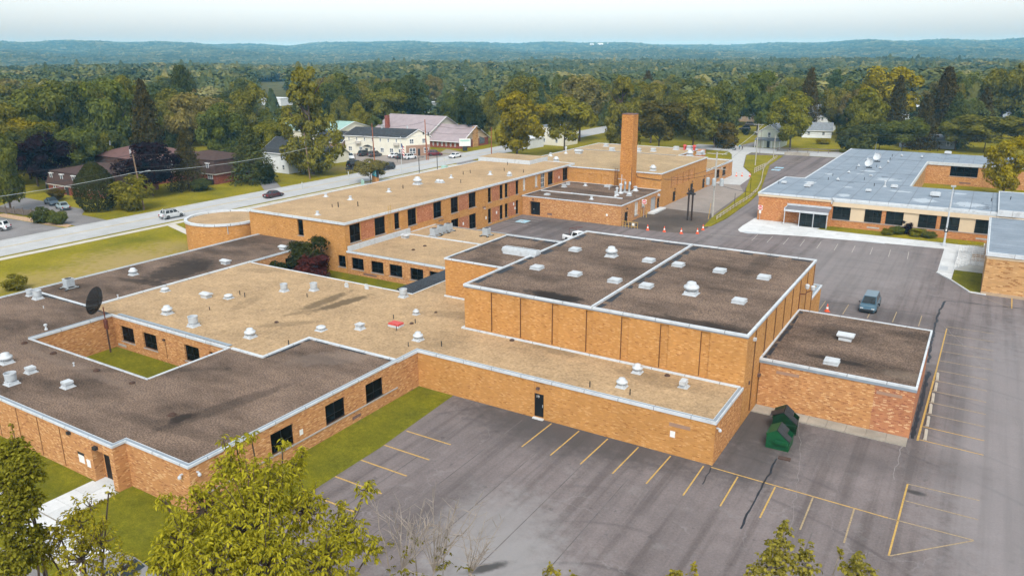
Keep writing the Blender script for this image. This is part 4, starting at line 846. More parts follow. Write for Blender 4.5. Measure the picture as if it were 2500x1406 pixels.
for i in range(len(rs) - 2):
    for k in range(NA):
        k2 = (k + 1) % NA; q = 1 + i * NA; b.f.append((q + k, q + k2, q + NA + k2, q + NA + k)); b.m.append(0 if rs[i + 2] <= 400 else 1)
struct(b.build('ground', ['lawn', 'meadow']))
LOT = [(-38.2, -60), (95, -60), (95, 143.9), (-34.9, 143.9), (-34.9, 165.2), (-31.1, 165.2), (-31.1, 243.2), (-66.5, 243.2), (-54.4, 194.6), (-54.35, 125.6), (-74.9, 125.6), (-74.9, 98.2), (-50.4, 98.1), (-50, 86), (-42, 86.9), (-19.0, 86.95), (-19, 94), (-14.5, 93.8), (-14.3, 80), (-14.3, 59.5), (-14.3, 52.1), (-38.4, 52.1), (-38.4, 51.95)]
lot = sheet('parking_lot', LOT, 0, 'lot_asphalt')
sheet('courtyard_lawn', [(-76.4, 34.9), (-57.8, 34.9), (-57.8, 43.3), (-76.4, 43.3)], 0, 'shaded_lawn')
sheet('wall_lawn', [(-42.3, 27.3), (-37.6, 27.3), (-37.6, 41), (-38.3, 51.9), (-42.3, 51.99)], .012, 'shaded_lawn')
sheet('garden_lawn', [(-80.9, 65.4), (-53.7, 65.4), (-53.7, 77.3), (-80.9, 77.3)], 0, 'shaded_lawn')
sheet('front_lawn', [(-95, 8), (-37.6, 8), (-37.6, 27.3), (-42.2, 27.35), (-49.2, 27.35), (-49.4, 26.35), (-95, 26.35)], .008, 'shaded_lawn')
road = sheet('main_road', [(-139.6, -260), (-128.0, -260), (-128.0, 620), (-139.6, 620)], 0, 'road_asphalt')
back = sheet('back_road', [(-84, 243.6), (260, 246), (260, 258.5), (-84, 257.6)], .004, 'road_asphalt')
for x in (-134.12, -133.78): MB().box(x - .06, x + .06, -250, 243, .004, .010).build('centre_line', 'road_yellow', road)
for x in (-139.2, -128.4): MB().box(x - .05, x + .05, -250, 243, .004, .010).build('edge_line', 'pale_line', road)
sheet('side_lane', [(-71, 257.6), (-66.2, 257.7), (-52, 420), (-56, 420)], 0, 'drive_asphalt')
sheet('service_yard', [(-54.3, 145.5), (-43.3, 144.8), (-44.9, 171.8), (-48.4, 181), (-54.3, 180.2)], .012, 'yard_asphalt')
sheet('concrete_drive', [(-54.3, 180.3), (-48.3, 181.1), (-49.2, 192.3), (-50.7, 199.3), (-55.9, 210.8), (-62.1, 236.3), (-62.5, 244.5), (-70, 244.5), (-66.3, 236), (-54.3, 194.8)], .012, 'drive_concrete')
sheet('dirt_patch', [(-54.3, 126), (-50, 125.0), (-45.6, 125.3), (-40.5, 126.7), (-40.4, 132.4), (-43.2, 144.7), (-54.3, 145.4)], .010, 'dirt_asphalt')
sheet('west_driveway', [(-139.61, 75.2), (-139.61, 81.2), (-148.7, 81.6), (-153, 85), (-179, 86), (-172, 77.6)], 0, 'drive_asphalt')
sheet('west_lot', [(-139.61, 52), (-139.61, 73.2), (-143.7, 73.0), (-163, 72.2), (-200, 70), (-200, 52)], 0, 'drive_asphalt')
sheet('house_driveway', [(-139.61, 119), (-139.61, 124), (-150, 131), (-172, 136), (-172, 131.5), (-151, 127)], 0, 'drive_asphalt')
sheet('cream_house_lot', [(-139.61, 164), (-139.61, 193.5), (-144, 193), (-158, 181), (-172, 178.8), (-172, 171), (-150, 166)], 0, 'yard_asphalt')
sheet('church_lot', [(-139.61, 194), (-139.61, 199), (-150, 203.5), (-146, 194)], .004, 'yard_asphalt')
sheet('turning_lane', [(-127.99, 178), (-127.99, 186), (-112, 181), (-98, 160), (-95.2, 150), (-100, 150)], 0, 'drive_asphalt')
b = MB(); b.prism([(-139.9, 73.9), (-143.7, 73.25), (-163, 72.4), (-163, 74.3), (-150, 75.0), (-141, 75.3)], -.01, .05); struct(b.build('mulch_bed', 'mulch'))
# kerbed grass bank between the yard and the drive
bp = [(-41.3, 132.8), (-40.3, 134), (-39.9, 142), (-40.6, 160), (-41.8, 173.3), (-47.2, 201), (-50.6, 218.3), (-52.0, 240.2), (-61.9, 236.3), (-55.7, 210.8), (-50.5, 199.3), (-49.0, 192.3), (-44.7, 171.8), (-43.0, 152.3), (-42.6, 142.1)]
b = MB(); b.prism(bp, -.02, .12); ip = offset(bp, -1.0); struct(b.build('grass_bank', 'lawn'))
# sidewalk along the road: single slabs
sw = sheet('sidewalk', [(-126.95, 10), (-125.4, 10), (-125.4, 178), (-126.95, 178)], -.002, 'old_concrete')
me = MB().box(-.76, .76, -.74, .74, -.05, .035).mesh('slab', 'walk_concrete')
for k in range(110):
    o = link('slab', me, sw); o.location = (-126.17, 11 + 1.5 * k, RND.uniform(-.006, .006))
sheet('flag_path', [(-125.39, 84), (-125.39, 85.6), (-108.2, 80.2), (-108.2, 78.8)], .004, 'walk_concrete')
# pale concrete walk in front of the east school
pv = sheet('school_walk', [(-35.4, 146.0), (-35.6, 137), (-35.4, 133.6), (-34.6, 132.0), (-33.0, 131.4), (-29, 133), (-24, 134.2), (-9, 136.0), (-3.5, 136.4), (-3.5, 120.5), (-1.6, 117.3), (-1.5, 123.4), (1.9, 123.4), (1.9, 143.9), (-34.7, 143.9)], .02, 'pale_concrete')
sm = {}
def slabs(P, x0, x1, y0, y1, nx, ny, skip=()):
    w, h = (x1 - x0) / nx, (y1 - y0) / ny; k = (round(w, 2), round(h, 2))
    if k not in sm: sm[k] = MB().box(-w / 2 + .012, w / 2 - .012, -h / 2 + .012, h / 2 - .012, -.02, .035).mesh('slab', 'pale_concrete')
    for i in range(nx):
        for j in range(ny): o = link('slab', sm[k], P); o.location = (x0 + w * (i + .5), y0 + h * (j + .5), .045 + RND.uniform(-.004, .004))
slabs(pv, -34.2, -21.9, 138.0, 143.8, 6, 3); slabs(pv, -21.9, 1.8, 138.0, 140.6, 12, 1); slabs(pv, -9.0, -3.6, 136.4, 138.0, 3, 1); slabs(pv, -3.4, -1.55, 121, 138, 1, 8); slabs(pv, -34.2, -24.3, 134.4, 138.0, 5, 1)
MB().prism([(-34.5, 132.1), (-33, 131.5), (-30.6, 132.5), (-31.5, 132.9), (-33.8, 132.9)], .021, .03).build('tactile_paving', 'vent_grey', pv); MB().box(-3.35, -2.3, 122.2, 124.6, .082, .09).build('tactile_paving', 'vent_grey', pv); MB().box(-17, -12, 135.2, 135.7, .021, .03).build('tactile_paving', 'vent_grey', pv)
sheet('school_verge', [(-23.6, 140.7), (1.8, 140.7), (1.8, 144.4), (-22, 144.4)], .085, 'lawn')
sheet('corner_lawn', [(-1.5, 117.2), (.75, 112.3), (1.95, 112.3), (1.95, 123.3), (-1.5, 123.3)], .03, 'shaded_lawn')
kb = MB()
for a, c in (((-3.55, 120.5), (-1.6, 117.2)), ((-1.6, 117.2), (.75, 112.2)), ((.75, 112.2), (2.6, 111.95))): strip(a, c, .2, .14, 0, mb=kb)
struct(kb.build('kerb', 'pale_concrete'))
# concrete apron of the service block: single slabs
ap = sheet('apron', [(-14.2, 62.75), (-2.0, 62.75), (-2.0, 64.29), (-14.2, 64.29)], .005, 'old_concrete')
for k in range(8):
    w = 12.15 / 8; o = MB().box(.012, w - .012, 0, 1.5, -.02, .1).build('slab', 'old_concrete', ap); o.location = (-14.15 + w * k, 62.77, RND.uniform(-.01, .01))
# walk at the front entrance: slabs
ew = sheet('entry_walk', [(-52.4, 26.3), (-52.4, 22.4), (-62, 22.4), (-62, 19.8), (-36.5, 19.8), (-36.5, 22.0), (-49.2, 22.0), (-49.2, 26.3)], .02, 'old_concrete')
slabs(ew, -52.35, -49.25, 22.1, 26.25, 2, 3); slabs(ew, -62, -36.5, 19.85, 22.0, 16, 1)
sheet('near_lot', [(-95, -60), (-38.19, -60), (-38.19, 8), (-40, 18.6), (-95, 18.6)], .009, 'drive_asphalt')
struct(MB().box(-62, -36.5, 19.6, 19.8, 0, .14).build('kerb', 'walk_concrete'))
# painted lines: children of the lot
def pline(a, c, wd=.11, mat='yellow_paint'):
    a, c = Vector(a), Vector(c); L = (c - a).length; o = MB().box(0, L, -wd / 2, wd / 2, .004, .010).build('parking_line', mat, lot); o.location = (*a, 0); o.rotation_euler = (0, 0, math.atan2(c.y - a.y, c.x - a.x)); return o
for x in (-27.96, -25.36, -22.76, -20.1, -17.42): pline((x, 51.75), (x - .1, 47.0))
pline((-14.75, 51.6), (-14.7, 46.9))
for x in (-12.1, -9.4, -6.8, -4.1): pline((x, 51.4), (x + .05, 46.95), mat='yellow_paint' if x < -9 else 'faded_yellow')
pline((-14.2, 51.72), (-2.0, 51.4)); pline((-2.0, 51.4), (3.0, 51.55), .1, 'faded_yellow'); pline((-1.3, 56.8), (-1.45, 47.0), .12); pline((3.0, 51.5), (-1.4, 47.0), .09, 'faded_yellow'); pline((-1.3, 56.8), (3.2, 57.0), .09, 'faded_yellow'); pline((-1.35, 54.3), (3.2, 54.3), .09, 'faded_yellow')
for y in (44.35, 41.55, 38.8, 36.0, 33.3, 30.6): pline((-37.6, y), (-33.1, y), .13)
for y in (64.5, 67.2, 70.0, 72.7, 75.5, 78.3, 81.2): pline((-1.2, y + .15), (3.3, y - .05), .10, 'yellow_paint' if y < 70 else 'faded_yellow')
for y in (84.2, 87.2, 90.1, 93.1, 96.0): pline((-1.0, y), (3.7, y), .09, 'faded_yellow')
pline((-1.3, 64.4), (-1.05, 80.7), .16); pline((-1.05, 80.7), (-.9, 95.3), .12)
for x in (-14.5, -11.8, -9.1, -6.4, -3.7): pline((x, 98.8), (x, 94.5), .1, 'faded_yellow')
pline((5.45, 112), (5.4, 107.3), .13); pline((.8, 112.0), (5.2, 107.8), .05, 'faded_yellow')
for x in (-31.4, -28.9, -26.3, -23.7, -21.1, -18.5, -15.9, -13.3, -10.7, -8.1): pline((x, 131.6), (x + .25, 126.6), .09, 'pale_line')
pline((-42, 229), (-47.5, 229), .1, 'pale_line')
for k in range(6): pline((-50.0, 224 + 2.6 * k), (-44.5, 224 + 2.6 * k), .12, 'faded_yellow')
for p in ((-47.2, 214.5), (-47.0, 210.0), (-71.6, 120.3)):
    o = MB().box(-1.1, 1.1, -1.1, 1.1, .004, .01).box(-.5, -.2, -.6, .6, .0101, .016, 1).box(-.2, .4, -.15, .15, .0101, .016, 1).build('disabled_bay_marking', ['blue_paint', 'pale_line'], lot); o.location = (p[0], p[1], 0)
for y in (117.5, 119, 121.5, 123): pline((-74.5, y), (-69, y), .08, 'pale_line')
for x, y1, y0 in ((-34.2, 47, 8), (-30.4, 51, 5), (-26.6, 47, 5), (-22.7, 47, 0), (-18.9, 47, 0), (-6.0, 47, 20), (-2.6, 47, 20)):
    MB().box(x - .035, x + .035, y0, y1, .002, .005).build('lane_seam', 'lane_seam', lot)
# sealed cracks
def seal(pts, wd, mat='torn_flashing'):
    b = MB()
    P = [Vector(pts[0])]
    for a, c in zip(pts, pts[1:]):
        L = (Vector(c) - Vector(a)).length; m = max(2, int(L / .6))
        for k in range(1, m + 1): q = Vector(a).lerp(Vector(c), k / m); P.append(q + Vector((RND.gauss(0, .06), RND.gauss(0, .06))))
    for a, c in zip(P, P[1:]): 
        n = Vector((-(c - a).y, (c - a).x)).normalized() * wd * RND.uniform(.35, .65)
        b.quad((*(a - n), .011), (*(c - n), .0112), (*(c + n), .0112), (*(a + n), .011))
    return b.build('crack_seal', mat, lot)
seal([(-15, 98.6), (-2.1, 99.8)], .10); seal([(-2.1, 99.8), (-1.95, 103), (-1.7, 106.4)], .22); seal([(-1.7, 106.6), (7, 107.9), (20, 109.8)], .16); seal([(-2.1, 99.8), (-2.1, 91), (-1.9, 83)], .22)
seal([(-10.3, 55.6), (-10.2, 49.5), (-10.15, 45)], .13); seal([(-14.2, 51.6), (-14.0, 49.0)], .07); seal([(-40, 127), (-37, 127.5), (-30, 128.3)], .1, 'old_concrete')
seal([(-1.72, 80.5), (-1.66, 72), (-1.72, 64.6)], .30); seal([(-2.2, 62.7), (-2.35, 57)], .05, 'crack_pale')
seal([(-1.2, 96), (1.8, 88), (4.5, 78), (6.0, 70)], .04, 'crack_pale'); seal([(-10.5, 64), (-9.0, 58), (-8.0, 52), (-7.2, 46)], .025, 'crack_pale')
# ------------------------------------------------------------------ roof units (each a thing of its own)
PROTO = {}
def proto(kind):
    """parts of one roof unit around the origin: list of (name, mesh)"""
    if kind in PROTO: return PROTO[kind]
    L = []
    curb = lambda w, h: ('curb', MB().box(-w - .12, w + .12, -w - .12, w + .12, -.02, .06).box(-w, w, -w, w, .06, h).mesh('curb', 'white_metal'))
    if kind == 'mushroom':
        L = [curb(.48, .3), ('fan_housing', MB().lathe([(.42, .3), (.42, .42), (.62, .5), (.66, .62), (.62, .74), (.44, .8), (.40, .98), (.36, 1.06), (.2, 1.12), (0.02, 1.14)], 20).mesh('h', 'white_metal', True))]
    if kind == 'dome':
        L = [curb(.5, .18), ('fan_housing', MB().lathe([(.3, .18), (.58, .3), (.64, .4), (.6, .5), (.4, .6), (.15, .66), (.02, .67)], 20).mesh('h', 'white_metal', True))]
    if kind == 'drum':
        L = [curb(.5, .32), ('fan_housing', MB().lathe([(.42, .32), (.46, .42), (.55, .5), (.56, 1.25), (.53, 1.25), (.5, .9), (.02, .9)], 22).mesh('h', 'vent_grey')), ('rim', MB().lathe([(.56, 1.16), (.59, 1.18), (.59, 1.26), (.55, 1.27), (.54, 1.2)], 22, cap=False).mesh('r', 'white_metal'))]
    if kind == 'louver':
        L = [curb(.46, .22), ('hood', MB().box(-.42, .42, -.42, .42, .22, .36).box(-.44, .44, -.44, .44, .40, .46).box(-.42, .42, -.42, .42, .5, .56).box(-.36, .36, -.36, .36, .36, .62, 1).box(-.5, .5, -.5, .5, .62, .74).mesh('h', ['white_metal', 'vent_grey']))]
    if kind == 'boxvent':
        L = [curb(.45, .25), ('hood', MB().box(-.3, .3, -.3, .3, .25, .42).box(-.44, .44, -.44, .44, .42, .68).mesh('h', 'white_metal'))]
    if kind == 'hood':                       # flared relief hood
        b = MB(); 
        P = [(-.55, -.45, .28), (.55, -.45, .28), (.55, .45, .28), (-.55, .45, .28), (-.85, -.62, .48), (.85, -.62, .48), (.85, .62, .48), (-.85, .62, .48), (-.85, -.62, .62), (.85, -.62, .62), (.8, .1, .80), (-.8, .1, .80), (.85, .62, .62), (-.85, .62, .62)]
        b.v += P; b.f += [(3, 2, 1, 0), (0, 1, 5, 4), (1, 2, 6, 5), (2, 3, 7, 6), (3, 0, 4, 7), (4, 5, 9, 8), (5, 6, 12, 9), (6, 7, 13, 12), (7, 4, 8, 13), (8, 9, 10, 11), (11, 10, 12, 13), (9, 12, 10), (13, 8, 11)]; b.m += [0] * 13
        L = [('curb', MB().box(-.62, .62, -.5, .5, -.02, .28).mesh('c', 'white_metal')), ('hood', b.mesh('h', 'white_metal'))]
    if kind == 'skylight':
        L = [('curb', MB().box(-.66, .66, -.66, .66, -.02, .12).box(-.58, .58, -.58, .58, .12, .26).mesh('c', 'white_metal')), ('lid', MB().box(-.64, .64, -.64, .64, .26, .33).box(-.55, .55, -.55, .55, .33, .38).mesh('l', 'white_metal'))]
    if kind == 'hatch':
        L = [('curb', MB().box(-.7, .7, -.5, .5, -.02, .22).mesh('c', 'white_metal')), ('lid', MB().box(-.66, .66, -.47, .47, .22, .40).mesh('l', 'red_paint'))]
    if kind == 'gooseneck':
        L = [curb(.42, .18), ('hood', MB().box(-.3, .3, -.3, .3, .18, .7).box(-.36, .36, -.36, .36, .5, .56).box(-.3, .3, -.75, -.29, .45, .86).box(-.32, .32, -.3, .3, .7, .9).mesh('h', 'white_metal'))]
    if kind == 'pipe': L = [('pipe', MB().tube([(0, 0, -.02), (0, 0, .62)], .06, 8).mesh('p', 'dark_metal'))]
    if kind == 'whitepipe': L = [('pipe', MB().lathe([(.16, -.01), (.16, .1), (.09, .14), (.09, .42), (.17, .46), (.17, .58), (.1, .62)], 10).mesh('p', 'white_metal'))]
    if kind == 'drain': L = [('drain_dome', MB().lathe([(.26, -.01), (.24, .06), (.16, .13), (.04, .16)], 12).mesh('d', 'drain_brown'))]
    if kind == 'stub': L = [('pipe', MB().tube([(0, 0, -.02), (0, 0, .5)], .07, 8).mesh('p', 'rust_brown')), ('cap', MB().lathe([(.12, .5), (.12, .56)], 8).mesh('c', 'dark_metal'))]
    if kind == 'cone':
        L = [('flashing', MB().box(-.6, .6, -.6, .6, -.02, .05).lathe([(.55, .05), (.28, .5), (.26, .62)], 14).mesh('f', 'white_metal')), ('cap', MB().lathe([(.3, .62), (.4, .75), (.36, .86), (.05, .96)], 14).mesh('c', 'vent_grey'))]
    if kind == 'flue':
        L = [('flashing', MB().lathe([(.6, -.02), (.5, .1), (.25, .3)], 14).mesh('f', 'white_metal')), ('pipe', MB().lathe([(.22, .2), (.22, 1.5), (.34, 1.55), (.34, 1.8), (.1, 1.95)], 14).mesh('p', 'white_metal'))]
    if kind == 'pair':
        b = MB()
        for x in (-.55, .55): b.lathe([(.46, .2), (.6, .38), (.6, .5), (.4, .72), (.05, .82)], 16, cx=x)
        L = [('curb', MB().box(-1.25, 1.25, -.65, .65, -.02, .1).box(-1.1, 1.1, -.5, .5, .1, .25).mesh('c', 'white_metal')), ('fan_housing', b.mesh('h', 'white_metal', True))]
    if kind == 'graybox':
        L = [('curb', MB().box(-.5, .5, -.5, .5, -.01, .16).mesh('c', 'dark_metal')), ('hood', MB().box(-.62, .62, -.5, .5, .16, .52).box(-.5, .5, -.4, .4, .52, .62).mesh('h', 'white_metal'))]
    if kind == 'smallcap':
        L = [('curb', MB().box(-.32, .32, -.32, .32, -.01, .2).mesh('c', 'dark_metal')), ('hood', MB().lathe([(.46, .2), (.46, .34), (.22, .44), (.2, .75), (.04, .82)], 12).mesh('h', 'white_metal'))]
    if kind == 'long':
        L = [('curb', MB().box(-2.3, 2.3, -.62, .62, -.02, .3).mesh('c', 'white_metal')), ('hood', MB().prism([(-2.45, -.62), (2.45, -.62), (2.45, .62), (-2.45, .62)], .3, .62).box(-2.4, 2.4, -.5, .5, .62, .8).box(-.03, .03, -.65, .65, .3, .82).mesh('h', 'white_metal')), ('slot', MB().box(-2.3, 2.3, .1, .16, .8, .83).mesh('s', 'dark_metal'))]
    if kind == 'condenser':
        b = MB().box(-.44, .44, -.44, .44, .3, 1.15)
        for k in range(9): z = .38 + k * .08; b.box(-.46, .46, -.46, .46, z, z + .035)
        b.box(-.47, .47, -.47, .47, 1.15, 1.2)
        fr = MB()
        for x in (-.6, .6): fr.box(x - .05, x + .05, -.75, .75, .1, .18)
        for x in (-.6, .6):
            for y in (-.7, .7): fr.box(x - .16, x + .16, y - .16, y + .16, -.01, .1, 1)
        fr.box(-.62, .62, -.5, -.42, .18, .3).box(-.62, .62, .42, .5, .18, .3)
        L = [('casing', b.mesh('c', 'vent_grey')), ('fan_grille', MB().lathe([(.36, 1.2), (.36, 1.24), (.1, 1.25)], 16).mesh('f', 'dark_metal')), ('stand', fr.mesh('s', ['galvanised', 'black_rubber']))]
    if kind == 'condenser_old': L = proto('condenser')
    if kind == 'bigdish':
        L = [('dish', MB().lathe([(.05, 0), (.45, .06), (.8, .2), (1.0, .42), (.98, .44), (.78, .23), (.44, .09), (.05, .03)], 20, cap=False).mesh('d', 'white_metal'))]
    PROTO[kind] = L; return L
NAMES = dict(mushroom='roof_fan', dome='roof_fan', drum='exhaust_fan', louver='louver_vent', boxvent='box_vent', hood='relief_hood', skylight='skylight', hatch='roof_hatch', gooseneck='gooseneck_vent', pipe='vent_pipe', whitepipe='vent_pipe', drain='roof_drain', stub='vent_pipe', cone='cone_vent', flue='flue', pair='twin_roof_fan', graybox='roof_vent', smallcap='roof_vent', long='roof_ventilator', condenser='air_conditioner')
CATS = dict(mushroom='roof fan', dome='roof fan', drum='exhaust fan', louver='roof vent', boxvent='roof vent', hood='roof vent', skylight='skylight', hatch='roof hatch', gooseneck='roof vent', pipe='vent pipe', whitepipe='vent pipe', drain='roof drain', stub='vent pipe', cone='roof vent', flue='flue', pair='roof fan', graybox='roof vent', smallcap='roof vent', long='roof ventilator', condenser='air conditioner')
def unit(kind, px, py, z, s, label, rz=0, group=None):
    p = AT(px, py, z)
    o = thing(NAMES[kind], label, CATS[kind], (p.x, p.y, z), rz, group)
    s *= .92 if kind in ('skylight', 'long', 'pipe', 'drain', 'hatch', 'condenser') else .77; o.scale = (s, s, s)
    for nm, me in proto(kind): link(nm, me, o)
    return o
zc = ZT; zb = ZB
